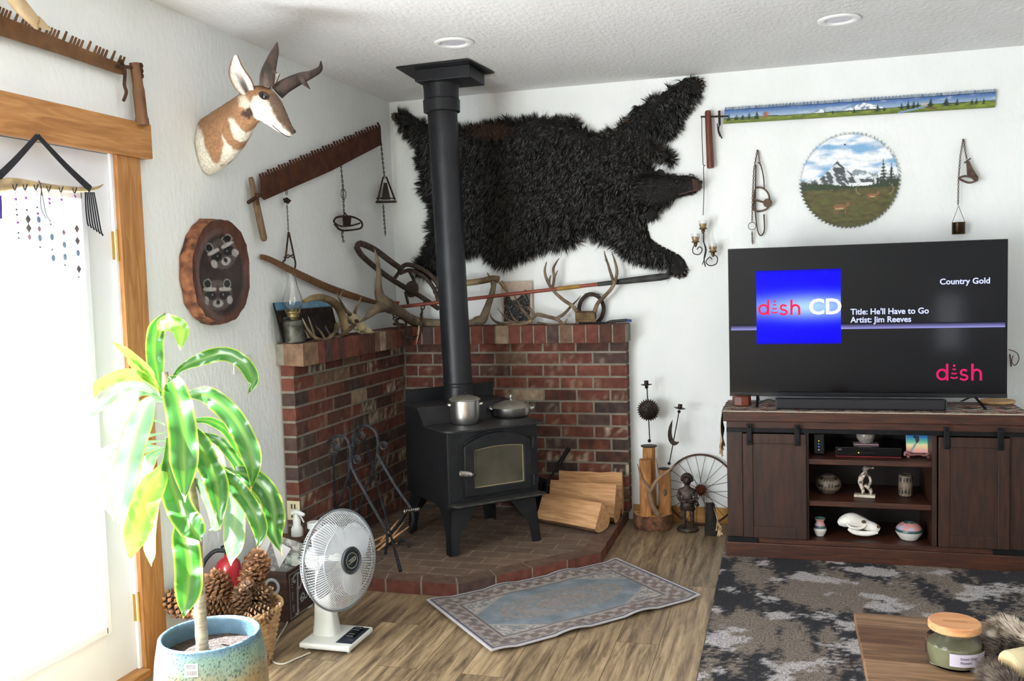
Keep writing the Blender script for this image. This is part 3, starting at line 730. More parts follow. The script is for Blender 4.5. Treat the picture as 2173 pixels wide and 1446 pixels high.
# ================================================================ raccoon slab
def rac_col(u, v):
    # u across 0..1, v up 0..1
    wood = mixc(srgb('#6b4030'), srgb('#45271d'), .5 + nz(u * 14, v * 2.5) * 1.2)
    e = ((u - .52) / .40) ** 2 + ((v - .47) / .40) ** 2
    c = mixc(mixc(srgb('#1c1413'), srgb('#3a2723'), .5 + nz(u * 5, v * 5, 3)), wood, sstep(.85, 1.15, e))
    if .85 < e < 1.35 and u < .5: c = mixc(c, srgb('#6d6460'), .35)
    W = srgb('#c9c5c1'); G = srgb('#6b6461'); K = srgb('#141110'); B = srgb('#4a332b')
    for cx, cy, s, ang in ((.56, .68, 1.25, -.45), (.44, .27, 1.25, .02)):
        dx, dy = (u - cx) / s, (v - cy) * 1.55 / s
        x = dx * math.cos(ang) - dy * math.sin(ang); y = dx * math.sin(ang) + dy * math.cos(ang)
        def el(ax, ay, rx, ry): return ((x - ax) / rx) ** 2 + ((y - ay) / ry) ** 2
        f = sstep(1.1, .8, el(0, 0, .21, .19)); c = mixc(c, mixc(B, G, .5 + nz(x * 40, y * 40)), f)
        for sx in (-1, 1):
            r = el(sx * .135, .14, .055, .062); c = mixc(c, K, sstep(1, .85, r)); 
            if .62 < r < 1.05: c = mixc(c, W, .55)
        for sx in (-1, 1):
            c = mixc(c, K, sstep(1.1, .8, el(sx * .095, 0, .085, .055)))
            c = mixc(c, W, .8 * sstep(1.1, .7, el(sx * .10, .075, .10, .026)))
            c = mixc(c, W, .7 * sstep(1.1, .7, el(sx * .165, -.06, .045, .055)))
            c = mixc(c, srgb('#9a9a9a'), sstep(1, .6, el(sx * .075, .008, .012, .012)))
        c = mixc(c, W, .8 * sstep(1.1, .7, el(0, -.10, .075, .05))); c = mixc(c, B, sstep(1, .7, el(0, .05, .022, .09)))
        c = mixc(c, K, sstep(1.05, .8, el(0, -.085, .028, .032)))
    return c
slabpx = [(453, 469), (495, 472), (516, 493), (527, 520), (533, 560), (534, 610), (526, 646), (506, 676), (484, 684), (460, 682), (441, 670), (422, 640), (413, 592), (413, 545), (425, 505), (438, 482)]
face = [PX(x - 4, y, .062) for x, y in slabpx]
cen = sum(face, Vector()) / len(face)
backc = Vector((.004, cen.y, cen.z))
t = T('wood_slab_painting', 'bark-edged wood slab painted with two raccoon faces', 'wall art', (.004, cen.y, cen.z - .2))
m = MB(); nf = len(face); back = [Vector((.004, cen.y + (p.y - cen.y) * 1.05, cen.z + (p.z - cen.z) * 1.05)) for p in face]
# carved face as concentric rings so the painting has enough vertices
y0 = min(p.y for p in face); y1 = max(p.y for p in face); z0 = min(p.z for p in face); z1 = max(p.z for p in face)
NA, NR = 160, 70
def rim(a):
    s = a / (2 * PI) * nf; i = int(s) % nf; f = s - int(s); return face[i].lerp(face[(i + 1) % nf], f)
vs = [cen.copy()]; cs = [rac_col((cen.y - y0) / (y1 - y0), (cen.z - z0) / (z1 - z0))]
for r in range(1, NR + 1):
    for k in range(NA):
        p = cen.lerp(rim(2 * PI * k / NA), r / NR); u = (p.y - y0) / (y1 - y0); v = (p.z - z0) / (z1 - z0)
        p.x -= .012 * sstep(1.1, .8, ((u - .52) / .40) ** 2 + ((v - .47) / .40) ** 2); vs.append(p); cs.append(rac_col(u, v))
fs = [(0, 1 + (k + 1) % NA, 1 + k) for k in range(NA)] + [(1 + (r - 1) * NA + k, 1 + (r - 1) * NA + (k + 1) % NA, 1 + r * NA + (k + 1) % NA, 1 + r * NA + k) for r in range(1, NR) for k in range(NA)]
m.add(vs, fs); m.c = cs
P(m, 'painted_face', mat('raccoon_paint', '#dddddd', '#ffffff', 60, .45, vcol=True, coat=.2), t, True, smooth=60)
m = MB(); rg = []
for i in range(6):
    f = i / 5; rr = []
    for k in range(64):
        a = 2 * PI * k / 64; p = rim(a); q = Vector((.004, cen.y + (p.y - cen.y) * 1.05, cen.z + (p.z - cen.z) * 1.05)); w = p.lerp(q, f)
        o = (w - Vector((w.x, cen.y, cen.z))).normalized(); w += o * (nz(w.x * 60, k * .9, f * 5) * .012 + (.004 if 0 < i < 5 else 0)); rr.append(w)
    rg.append(rr)
m.loft(rg, caps=False); P(m, 'bark_edge', mat('red_bark', '#3b261c', '#8a5a3c', 22, .9, bump=1, bscale=40, c3='#6b3f2a'), t, True, smooth=30)

# ================================================================ pronghorn shoulder mount
# head-and-neck loft: a ring at each station of the spine
PG = Vector((0, -1.98, 0))
def pr_pt(px, py, x): return PX(px, py, x)
spine = [  # centre (picture point at its distance x from the wall), half-height, half-width, mix of up direction
    (440, 314, .004, .122, .082), (452, 303, .05, .122, .086), (472, 287, .12, .116, .084), (494, 266, .19, .104, .074),
    (512, 247, .26, .090, .062), (525, 232, .32, .078, .056), (538, 221, .36, .072, .056), (552, 219, .395, .071, .060), (566, 226, .43, .067, .057), (579, 239, .46, .058, .048), (590, 253, .485, .047, .038), (601, 266, .505, .035, .029), (610, 275, .52, .027, .024), (618, 281, .53, .020, .019), (622, 284, .535, .009, .010)]
cs_ = [pr_pt(a, b, x) for a, b, x, *_ in spine]
path = bez([tuple(c) + (h, w) for c, (_, _, _, h, w) in zip(cs_, spine)], 10)
rg = []; NN = 56; info = []
for i, q in enumerate(path):
    p = Vector(q[:3]); a = Vector(path[max(i - 1, 0)][:3]); b = Vector(path[min(i + 1, len(path) - 1)][:3])
    tn = (b - a).normalized(); f = i / (len(path) - 1)
    if f < .08: tn = Vector((1, 0, 0)).lerp(tn, f / .08).normalized()
    side = tn.cross(Vector((0, 0, 1))).normalized(); up = side.cross(tn).normalized()
    ring = []
    for k in range(NN):
        th = 2 * PI * k / NN; sx = math.cos(th); sy = math.sin(th)
        wv = q[4] * (1 - .18 * max(0, sy)) ; hv = q[3]
        if f > .62: wv *= (1 - .12 * max(0, -sy)); hv *= 1.0
        r = p + side * sx * wv + up * sy * hv
        r += (side * sx + up * sy) * nz(f * 30, sx * 3, sy * 3) * .004
        ring.append(r)
    rg.append(ring); info.append(f)
t = T('pronghorn_mount', 'mounted pronghorn head with dark horns on the left wall', 'mounted animal', cs_[0])
m = MB(); m.loft(rg)
TAN = srgb('#a67c5a'); WH = srgb('#ddd4c4'); DKB = srgb('#3c2c22'); TAN2 = srgb('#8d6646')
def topix(p):
    q = ROT.transposed() @ (Vector(p) - CAM); return 1086.5 + F * q.x / -q.z, 723 - F * q.y / -q.z
def inpoly(x, y, poly):
    ins = False; dm = 1e9
    for i in range(len(poly)):
        x1, y1 = poly[i]; x2, y2 = poly[(i + 1) % len(poly)]
        if (y1 > y) != (y2 > y) and x < (x2 - x1) * (y - y1) / (y2 - y1) + x1: ins = not ins
        L = (x2 - x1) ** 2 + (y2 - y1) ** 2; tt = max(0, min(1, ((x - x1) * (x2 - x1) + (y - y1) * (y2 - y1)) / L))
        dm = min(dm, math.hypot(x - x1 - tt * (x2 - x1), y - y1 - tt * (y2 - y1)))
    return dm if ins else -dm
MARKS = [([(484, 251), (495, 252), (505, 268), (522, 284), (548, 287), (533, 300), (512, 301), (498, 296), (491, 277)], WH, 2.5),
    ([(472, 286), (482, 304), (498, 318), (525, 318), (491, 340), (456, 356), (470, 335), (474, 311)], WH, 2.5),
    ([(418, 262), (431, 290), (438, 322), (452, 344), (475, 358), (450, 376), (425, 362), (410, 329), (410, 280)], srgb('#ddd5c4'), 3),
    ([(527, 228), (538, 206), (550, 200), (567, 214), (584, 222), (592, 252), (600, 266), (625, 286), (612, 300), (595, 292), (567, 272), (548, 262), (536, 244)], WH, 3),
    ([(505, 205), (520, 200), (532, 222), (524, 232), (508, 225)], srgb('#d9c8b2'), 4),
    ([(515, 236), (530, 226), (539, 242), (530, 252), (512, 246)], srgb('#3f2e25'), 3),
    ([(566, 198), (600, 200), (612, 240), (634, 276), (620, 288), (602, 272), (585, 252), (573, 226)], srgb('#6a5546'), 4)]
cols = []
for i, ring in enumerate(rg):
    f = info[i]
    for k in range(NN):
        th = 2 * PI * k / NN; s = math.sin(th); cx = math.cos(th)
        kk = k if cx >= 0 else (NN // 2 - k) % NN
        x, y = topix(ring[kk]); x += nz(f * 30, kk * .6, 2) * 5; y += nz(f * 30, kk * .6, 8) * 5
        c = mixc(TAN, TAN2, .5 + nz(f * 40, k * 1.2) * .9)
        if s > .8 and .2 < f < .5: c = mixc(c, DKB, sstep(.8, .98, s))
        for poly, pc, soft in MARKS: c = mixc(c, pc, sstep(-soft, soft, inpoly(x, y, poly)))
        if f > .97: c = mixc(c, srgb('#1d1816'), sstep(.1, .4, s))
        cols.append(c)
m.c = cols
HIDE = mat('short_hide', '#d8d8d8', '#ffffff', 90, .85, vcol=True, bump=.5, bscale=220, stretch=(1, 1, 1), bdist=.003)
P(m, 'head_and_neck', HIDE, t, True, smooth=180)
HORN = mat('dark_horn', '#2f2622', '#5c4a42', 20, .6, bump=.5, bscale=70, stretch=(1, 1, .4))
ANT = mat('antler', '#493b2d', '#8a765c', 12, .65, bump=.35, bscale=50, c3='#675542')
ANTL = mat('pale_antler', '#a98d68', '#cdb894', 10, .6, bump=.3, bscale=40)
def horn(pts, rad, tip, trad):
    m = MB(); b = bez([tuple(pr_pt(x, y, d)) + (r,) for (x, y, d), r in zip(pts, rad)], 6)
    m.tube([q[:3] for q in b], [q[3] for q in b], 12, flat=1.35)
    b = bez([tuple(pr_pt(x, y, d)) + (r,) for (x, y, d), r in zip(tip, trad)], 5); m.tube([q[:3] for q in b], [q[3] for q in b], 8)
    return m
P(horn([(566, 183, .44), (568, 158, .45), (577, 128, .46), (584, 108, .46), (588, 90, .46)], [.024, .024, .018, .012, .002], [(572, 150, .45), (581, 152, .48), (587, 155, .50)], [.014, .008, .002]), 'horn', HORN, t, True, smooth=60)
P(horn([(588, 196, .46), (606, 182, .49), (638, 166, .54), (662, 157, .57), (679, 146, .58), (681, 130, .58)], [.024, .022, .018, .012, .009, .002], [(636, 165, .54), (646, 176, .56), (658, 189, .57)], [.018, .011, .002]), 'horn', HORN, t, True, smooth=60)
def ear(pts, wid, dep):
    m = MB(); b = bez([tuple(pr_pt(x, y, d)) for x, y, d in pts], 5); n = len(b)
    def fn(u, v, o=0):
        k = u * (n - 1); i = min(int(k), n - 2); p = Vector(b[i]).lerp(Vector(b[i + 1]), k - i)
        w = wid * math.sin(PI * (.14 + .86 * u) ** .8) + .006; a = (v - .5) * 2
        sd = Vector((.90, .35, .12)).normalized(); fr = Vector((-.35, .9, 0)).normalized()
        return p + sd * a * w - fr * a * a * dep * math.sin(PI * min(1, .2 + u * .8))
    m.sheet(lambda u, v: fn(u, v), 16, 8, colf=lambda u, v: mixc(mixc(srgb('#f0e9df'), srgb('#3f332e'), sstep(.30, .08, abs(v - .5)) * sstep(.9, .2, u)), srgb('#7a5238'), sstep(.36, .5, abs(v - .5))))
    return m
m = ear([(527, 200, .36), (515, 175, .35), (503, 148, .34), (500, 117, .34)], .036, .022)
o = P(m, 'ear', HIDE, t, True, smooth=180); so = o.modifiers.new('s', 'SOLIDIFY'); so.thickness = .004
m = ear([(572, 190, .40), (580, 176, .385), (586, 164, .375), (592, 158, .37)], .012, .008)
o = P(m, 'ear', HIDE, t, True, smooth=180); so = o.modifiers.new('s', 'SOLIDIFY'); so.thickness = .004
# eye with dark lids
ec = min((p for r in rg for p in r if (p - CAM).length < 4.45 and inpoly(*topix(p), [(540, 190), (580, 190), (580, 220), (540, 220)]) > 0), key=lambda p: math.hypot(topix(p)[0] - 560, topix(p)[1] - 203) + (p - CAM).length * 60)
EYE = mat('glass_eye', '#0b0a0b', rough=.05, coat=1)
m = MB(); m.ball(ec + Vector((0, .006, 0)), .0155, 16); P(m, 'eye', EYE, t, True, smooth=180)
m = MB(); m.tube([ec + Vector((.001, -.004, 0)) + Vector((.85, .25, -.4)).normalized() * math.cos(a) * .019 + Vector((.2, .05, .9)) * math.sin(a) * .013 for a in [2 * PI * k / 16 for k in range(16)]], .0045, 6, closed=True); P(m, 'eyelid', mat('dark_hide', '#241b18', '#3a2c26', 80, .9), t, True, smooth=180)
m = MB(); m.ball(pr_pt(623, 279, .538), (.010, .012, .009), 10); P(m, 'nose', EYE, t, True, smooth=180)
def on_head(px, py, o=.002):
    r = ray(px, py).normalized(); p = min((p for g in rg for p in g), key=lambda p: ((p - CAM) - r * (p - CAM).dot(r)).length + (p - CAM).length * .15); return CAM + r * ((p - CAM).dot(r) - o)
m = MB(); b = [on_head(x, y) for x, y in ((578, 266), (588, 275), (598, 283), (608, 289), (616, 291))]; m.tube(bez(b, 3), .0016, 5); P(m, 'mouth_line', mat('dark_hide', '#241b18'), t, True)
# ================================================================ bear hide on the back wall
outline = [(833, 246), (838, 240), (860, 241), (880, 248), (886, 256), (905, 262), (918, 268), (950, 272), (990, 274), (1010, 272), (1040, 264), (1064, 259), (1074, 247), (1084, 262), (1104, 262), (1122, 252), (1150, 252), (1180, 256), (1206, 254), (1220, 248), (1224, 262), (1240, 278), (1262, 286), (1285, 285), (1308, 272), (1330, 254), (1344, 236), (1348, 222), (1356, 228), (1380, 214), (1410, 196), (1436, 180), (1452, 168), (1480, 166), (1494, 172), (1496, 182), (1488, 198), (1476, 216), (1466, 230), (1450, 250), (1444, 268), (1432, 290), (1412, 300), (1392, 298), (1400, 312), (1420, 322), (1434, 344), (1424, 348), (1400, 340), (1378, 344), (1372, 352), (1400, 368), (1440, 374), (1470, 372), (1486, 384), (1486, 402), (1474, 412), (1440, 420), (1410, 438), (1396, 450), (1388, 466), (1378, 466), (1374, 452), (1372, 470), (1376, 490), (1380, 506), (1400, 520), (1424, 532), (1440, 540), (1452, 552), (1462, 574), (1456, 586), (1440, 590), (1424, 584), (1418, 568), (1400, 566), (1376, 560), (1350, 556), (1330, 546), (1312, 530), (1290, 512), (1262, 500), (1240, 496), (1232, 488), (1228, 516), (1204, 522), (1180, 524), (1156, 526), (1130, 540), (1106, 548), (1090, 556), (1074, 568), (1062, 560), (1048, 556), (1040, 544), (1020, 534), (998, 540), (970, 548), (945, 565), (925, 582), (905, 588), (888, 578), (886, 570), (896, 556), (908, 540), (916, 510), (914, 480), (918, 452), (912, 430), (904, 414), (892, 402), (894, 390), (900, 372), (896, 356), (886, 352), (890, 330), (888, 312), (872, 298), (858, 282), (848, 264), (836, 256)]
bear = T('bear_hide', 'black bear hide with head and claws spread flat on the back wall', 'bear rug', (1.0, -.01, 1.75))
FURB = mat('black_bear_fur', '#a8a8a8', '#ffffff', 40, .42, spec=.6, vcol=True); FURB2 = mat('black_head_fur', '#0d0b0b', '#1c1715', 40, .42, spec=.6)
SKIN = mat('hide_backing', '#8a5c3c', '#a5764e', 20, .8)
HIDEB = mat('black_hide_under', '#0c0a0a', '#171311', 30, .9)
ol2 = [q for i, q in enumerate(outline)]
GXa, GYa, GS = 812, 144, 4
gx = np.arange(GXa, 1520, GS, dtype=float); gy = np.arange(GYa, 612, GS, dtype=float); GXX, GYY = np.meshgrid(gx, gy)
dist = np.full(GXX.shape, 1e9); ins = np.zeros(GXX.shape, bool)
for (x1, y1), (x2, y2) in zip(ol2, ol2[1:] + ol2[:1]):
    L2 = (x2 - x1) ** 2 + (y2 - y1) ** 2; tt = np.clip(((GXX - x1) * (x2 - x1) + (GYY - y1) * (y2 - y1)) / L2, 0, 1)
    dist = np.minimum(dist, np.hypot(GXX - x1 - tt * (x2 - x1), GYY - y1 - tt * (y2 - y1)))
    if y1 != y2: ins ^= ((y1 > GYY) != (y2 > GYY)) & (GXX < (x2 - x1) * (GYY - y1) / (y2 - y1) + x1)
DF = np.where(ins, dist, -dist).tolist(); NXg, NYg = len(gx), len(gy)
def pthick(x, y):
    """distance to the hide's edge in picture units, positive inside"""
    u = min(max((x - GXa) / GS, 0), NXg - 1.001); v = min(max((y - GYa) / GS, 0), NYg - 1.001); i, j = int(u), int(v); u -= i; v -= j
    return (DF[j][i] * (1 - u) + DF[j][i + 1] * u) * (1 - v) + (DF[j + 1][i] * (1 - u) + DF[j + 1][i + 1] * u) * v
step = 5; xs = range(828, 1504, step); ys = range(160, 596, step); idx = {}; m = MB(); hv = []
def thick(d, x, y):
    h = .010 + .052 * (1 - math.exp(-max(0, d) / 30)) + (.030 * nz(x * .012, y * .016, 2, 3) + .012 * nz(x * .05, y * .03, 8, 2)) * sstep(0, 40, d)
    h += .085 * math.exp(-(((x - 1405) / 36) ** 2 + ((y - 402) / 30) ** 2))            # the head stands out
    h += .020 * math.exp(-(((x - 1160) / 170) ** 2 + ((y - 290) / 26) ** 2)) + .018 * math.exp(-((x - 1330 + (y - 300) * .9) / 24) ** 2) * sstep(420, 380, y)
    return max(h, .006)
grid = {}
for x in xs:
    for y in ys:
        d = pthick(x, y)
        if d > -2.4: grid[(x, y)] = max(d, 0)
for (x, y), d in grid.items():
    idx[(x, y)] = len(hv)
    if pthick(x, y) < 2.5:
        gx_ = pthick(x + 3, y) - pthick(x - 3, y); gy_ = pthick(x, y + 3) - pthick(x, y - 3); gl = math.hypot(gx_, gy_) + 1e-6; x, y = x - gx_ / gl * pthick(x, y), y - gy_ / gl * pthick(x, y)
    hv.append(PY(x, y, 0) + Vector((0, -thick(d, x, y) if d > 1 else -.008, 0)))
nfr = len(hv); back = [Vector((v.x, -.002, v.z)) for v in hv]
fs = []; edge_cnt = {}
for (x, y) in idx:
    q = [(x, y), (x, y + step), (x + step, y + step), (x + step, y)]
    if all(k in idx for k in q) and pthick(x + step / 2, y + step / 2) > -1:
        f = [idx[k] for k in q]; fs.append(f)
        for a, b in zip(f, f[1:] + f[:1]): edge_cnt[(a, b)] = edge_cnt.get((a, b), 0) + 1
m.add(hv + back, fs + [[nfr + i for i in reversed(f)] for f in fs] + [(b, a, nfr + a, nfr + b) for (a, b) in edge_cnt if (b, a) not in edge_cnt])
P(m, 'hide', HIDEB, bear, True, smooth=180)
# fur: blades combed along the coat, longer at the fringe
FC = []
def fur_blades(n, pick, seed, W=.0016):
    r = random.Random(seed); V = []; Fc = []; FC.clear()
    for _ in range(n):
        g = pick(r)
        if g is None: continue
        p, d, L, lift, nrm = g[:5]
        d = d.normalized(); s = (d.cross(nrm).normalized() + nrm * r.uniform(-.9, .9)).normalized() * W * r.uniform(.7, 1.4); bnd = Vector((r.uniform(-1, 1), 0, r.uniform(-1, 1))) * .12
        k = len(V); q1 = p + (d * .5 + nrm * lift * .8 + bnd * .5) * L; q2 = p + (d + nrm * lift * .7 + bnd) * L
        V += [p - s, p + s, q1 - s * .8, q1 + s * .8, q2]; Fc += [(k, k + 1, k + 3, k + 2), (k + 2, k + 3, k + 4)]; cc = (1, 1, 1) if len(g) < 6 else g[5]; FC.extend([cc] * 5)
    return V, Fc
keys = [k for k, d in grid.items()]
def pickb(r):
    x, y = r.choice(keys); x += r.uniform(-step, step); y += r.uniform(-step, step); d = pthick(x, y)
    if d < -1: return None
    # direction: outward near the edge, else down and to the left
    base = Vector((-.55, -.0, -.85))
    if d < 22:
        e = 3.0; gx = pthick(x + e, y) - pthick(x - e, y); gy = pthick(x, y + e) - pthick(x, y - e); g = math.hypot(gx, gy) + 1e-6
        out = Vector((-gx / g, 0, gy / g)); base = base.lerp(out, sstep(22, 4, d) * .75)
    if x > 1300 and y < 300: base = Vector((.35, 0, -.7)).lerp(base, .5)
    if x > 1340 and y > 460: base = Vector((-.3, 0, -1))
    nn = Vector((nz(x * .03, y * .03, 1), 0, nz(x * .03, y * .03, 6))) * 1.6
    p = PY(x, y, 0); p.y = -max(.01, thick(max(d, 0), x, y) - .004)
    short = (x > 1375 and 365 < y < 425) or (x > 1425 and y > 545) or (x > 1470 and y < 200) or x < 850
    L = r.uniform(.03, .055) if not short else r.uniform(.008, .014)
    if y > 480 and x < 1300 and d < 18: L *= 1.4
    cl = nz(x * .09, y * .06, 4, 2); sh = hsh(int(x / 4), int(y / 6)); lift = .25 + .9 * max(0, cl) + .25 * sh
    tone = mixc(srgb('#080707'), srgb('#2e231c'), sstep(.1, .45, nz(x * .02, y * .02, 6)) * .55 + r.random() ** 3 * .3)
    return p, base + nn * .8 + Vector((nz(x * .11, y * .11, 3), 0, nz(x * .11, y * .11, 9))) * 1.3, L * (1 + .5 * cl), lift * (1 if not short else .5), Vector((0, -1, 0)), tone
V, Fc = fur_blades(64000, pickb, 5)
m = MB(); m.v = V; m.f = Fc; m.m = [0] * len(Fc); m.c = list(FC)
o = P(m, 'fur', FURB, bear, True, smooth=None); o['kind'] = 'stuff'
V, Fc = fur_blades(900, lambda r: (lambda x, y: (PY(x, y, 0) + Vector((0, -.07, 0)), Vector((-.5 + r.uniform(-.4, .4), 0, -.9)), r.uniform(.03, .05), .5, Vector((0, -1, 0))))(1050 + r.gauss(0, 16), 278 + r.gauss(0, 7)), 6)
m = MB(); m.v = V; m.f = Fc; m.m = [0] * len(Fc); o = P(m, 'brown_fur', mat('brown_tinged_fur', '#3a2416', rough=.6), bear, True, label='brown tinged patch of fur'); o['kind'] = 'stuff'
# bare hide edges that show tan where the coat parts
for k, pl in enumerate(([(1221, 250), (1228, 266), (1242, 279), (1262, 287), (1286, 285), (1308, 272), (1330, 254)], [(1232, 486), (1230, 500), (1228, 516)], [(1376, 345), (1400, 341), (1412, 348)], [(893, 390), (892, 404)])):
    m = MB(); m.tube([PY(x, y, -.018) for x, y in pl], .006, 6, flat=.5); P(m, 'hide_edge', SKIN, bear, True, label='tan bare hide edge')
# head: muzzle, nose, ears
def pyd(x, y, d): return PY(x, y, -d)
m = MB(); b = bez([tuple(pyd(1362, 404, .05)) + (.07, .085), tuple(pyd(1385, 405, .085)) + (.075, .092), tuple(pyd(1408, 404, .10)) + (.066, .080), tuple(pyd(1430, 401, .105)) + (.048, .058), tuple(pyd(1452, 398, .105)) + (.036, .045), tuple(pyd(1470, 394, .10)) + (.031, .038), tuple(pyd(1482, 393, .098)) + (.024, .030), tuple(pyd(1489, 393, .095)) + (.010, .014)], 6)
rg2 = []
for i, q in enumerate(b):
    p = Vector(q[:3]); tn = (Vector(b[min(i + 1, len(b) - 1)][:3]) - Vector(b[max(i - 1, 0)][:3])).normalized(); sd = tn.cross(Vector((0, 0, 1))).normalized(); up = sd.cross(tn)
    rg2.append([p + sd * math.cos(a) * q[3] + up * math.sin(a) * q[4] for a in [2 * PI * k / 28 for k in range(28)]])
m.loft(rg2); hd = P(m, 'head', HIDEB, bear, True, smooth=180)
m = MB(); nn = len(rg2); m.loft([[c + (c - sum(r_, Vector()) / 28) * .03 for c in r_] for r_ in rg2[int(nn * .72):]]); P(m, 'muzzle', mat('bear_muzzle', '#33231c', '#4b362b', 30, .8, bump=.4), hd, True, smooth=180)
m = MB(); m.ball(pyd(1488, 387, .10), (.010, .016, .012), 12); P(m, 'nose', mat('bear_nose', '#1c1614', rough=.4), hd, True, smooth=180)
m = MB(); m.tube(bez([pyd(1440, 413, .135), pyd(1460, 408, .133), pyd(1480, 402, .122)], 4), .003, 6); P(m, 'mouth', mat('mouth_pink', '#5a3a32', rough=.7), hd, True)
m = MB(); m.ball(pyd(1436, 386, .148), .008, 10); P(m, 'eye', EYE, hd, True, smooth=180)
for (x, y) in ((1384, 456), (1400, 372)):
    m = MB(); m.ball(pyd(x, y, .07), (.032, .014, .036), 12, Euler((0, R(20), 0)).to_matrix()); P(m, 'ear', HIDEB, hd, True, smooth=180)
V, Fc = fur_blades(5200, lambda r: (lambda i, k: (rg2[i][k].copy(), Vector((-.9, 0, -.3)) + Vector((0, r.uniform(-.3, .3), r.uniform(-.5, .5))), r.uniform(.012, .03) * (1.4 if i < 12 else .5), .35, (rg2[i][k] - sum(rg2[i], Vector()) / 28).normalized()))(r.randrange(0, int(nn * .74)), r.randrange(28)), 8)
m = MB(); m.v = V; m.f = Fc; m.m = [0] * len(Fc); o = P(m, 'fur', FURB2, hd, True); o['kind'] = 'stuff'
# claws
CLAW = mat('claw', '#2a2320', '#6b5d50', 20, .35)
for pts in (((1478, 170, 1484, 162), (1484, 172, 1495, 166), (1488, 177, 1499, 174), (1490, 184, 1500, 184), (1488, 192, 1496, 196)),
            ((1446, 584, 1452, 592), (1438, 586, 1442, 594), (1452, 578, 1460, 584), (1456, 571, 1464, 575), (1430, 584, 1432, 591)),
            ((838, 246, 830, 243), (838, 250, 829, 250), (840, 254, 832, 257), (845, 258, 838, 264))):
    for x0, y0_, x1, y1_ in pts:
        a = pyd(x0, y0_, .04); c = pyd(x1, y1_, .02); m = MB(); b = bez([a, a.lerp(c, .5) + Vector((0, -.018, .003)), c], 4); m.tube(b, [.0055 * (1 - i / len(b)) + .0008 for i in range(len(b))], 6); P(m, 'claw', CLAW, bear, True, smooth=60)
# ================================================================ things on the mantel, left part
MZt = MT + .003
ANT = MATS['antler']
def antler(name, label, beams, m_=ANT, cat='antler', group='antlers on the mantel', loc=None, parent=None, pname='antler', n=10):
    """beams: lists of (px, py, depth y, radius) on the back wall side or absolute points"""
    m = MB()
    for b in beams:
        q = bez([tuple(PD_(x, y, d)) + (r,) for x, y, d, r in b], 5)
        m.tube([v[:3] for v in q], [v[3] * (1 + .12 * nz(i * .9, v[0] * 9)) for i, v in enumerate(q)], n)
    if parent: return P(m, pname, m_, parent, True, smooth=60)
    return S(m, name, m_, label, cat, smooth=60, group=group)
PD_ = lambda x, y, d: PY(x, y, d)
PX_ = lambda x, y, d: PX(x, y, min(d, max(.175, PY(x, y, -.13).x)))      # keeps them over the two arms of the mantel
GALV = mat('galvanised_tin', '#45443f', '#66645c', 20, .5, .8, .2, 40)
CLEAR = mat('clear_glass', '#ffffff', rough=.02, trans=1, ior=1.45)
c = PX(625, 733, .10); c.z = MZt
t = T('oil_lamp', 'old oil lamp with clear glass chimney on the left end of the mantel', 'oil lamp', c)
m = MB(); m.lathe([(.0, 0), (.052, 0), (.055, .004), (.055, .012), (.052, .016), (.052, .085), (.055, .089), (.053, .094), (.054, .106), (.05, .112), (.02, .118), (0, .118)], 32, caps=False); P(m, 'lamp_base', GALV, t, smooth=40)
m = MB(); m.lathe([(.018, .116), (.02, .125), (.03, .13), (.031, .146), (.036, .15), (.036, .158), (.026, .165), (.012, .172), (0, .174)], 24, caps=False)
for k in range(10): a = 2 * PI * k / 10; m.tube([(.034 * math.cos(a), .034 * math.sin(a), .148), (.038 * math.cos(a), .038 * math.sin(a), .172)], .002, 4)
P(m, 'burner', mat('old_brass', '#6e6043', '#8c7a52', 30, .45, .8), t, smooth=40)
m = MB(); prof = [(.030, .155), (.034, .17), (.047, .19), (.051, .21), (.046, .235), (.034, .27), (.026, .30), (.022, .33), (.024, .345), (.028, .355)]
pr2 = bez(prof, 4); m.lathe(pr2 + [(r - .0015, z) for r, z in reversed(pr2)], 32, caps=False); P(m, 'glass_chimney', CLEAR, t, smooth=60)
# dark painted board and album behind the lamp
m = MB(); u0 = PX(572, 658, .03); 
t = T('painted_board', 'dark landscape picture with blue sky leaning behind the oil lamp', 'picture', (.02, -1.30, MZt + .06))
def boardcol(u, v):
    if v > .80: return mixc(srgb('#5f93b8'), srgb('#86aec6'), hsh(int(u * 9), 2))
    k = nz(u * 14, v * 9) ; return mixc(srgb('#17120f'), srgb('#57371f'), sstep(-.1, .5, k) * (1 if u > .25 else .2)) if v > .72 - .1 * hsh(int(u * 14)) else mixc(srgb('#141416'), srgb('#4a3020'), sstep(0, .4, k))
A = Vector((.035, -1.60, MZt + .135)); B = Vector((.035, -.98, MZt + .125)); 
m.sheet(lambda u, v: Vector((.075 - v * .045, -1.60 + u * .60, MZt + .005 + v * .20)), 60, 24, colf=boardcol)
o = P(m, 'painted_face', mat('board_paint', '#ffffff', '#dddddd', 30, .6, vcol=True), t, True)
m = MB(); m.prism([(.071, -1.60, MZt + .003), (.026, -1.60, MZt + .206), (.020, -1.60, MZt + .204), (.064, -1.60, MZt + .002)], (0, .60, 0)); P(m, 'board', BLACK, t, True)
m = MB(); m.prism([(.055, -1.555, MZt), (.10, -1.50, MZt), (.095, -1.50, MZt + .13), (.045, -1.555, MZt + .13)], (-.012, .01, 0)); 
S(m, 'dark_frame', mat('dark_leather', '#1d2026', '#2c3036', 20, .5), 'small black frame standing on edge behind the lamp base', 'picture frame')
PD_ = PX_
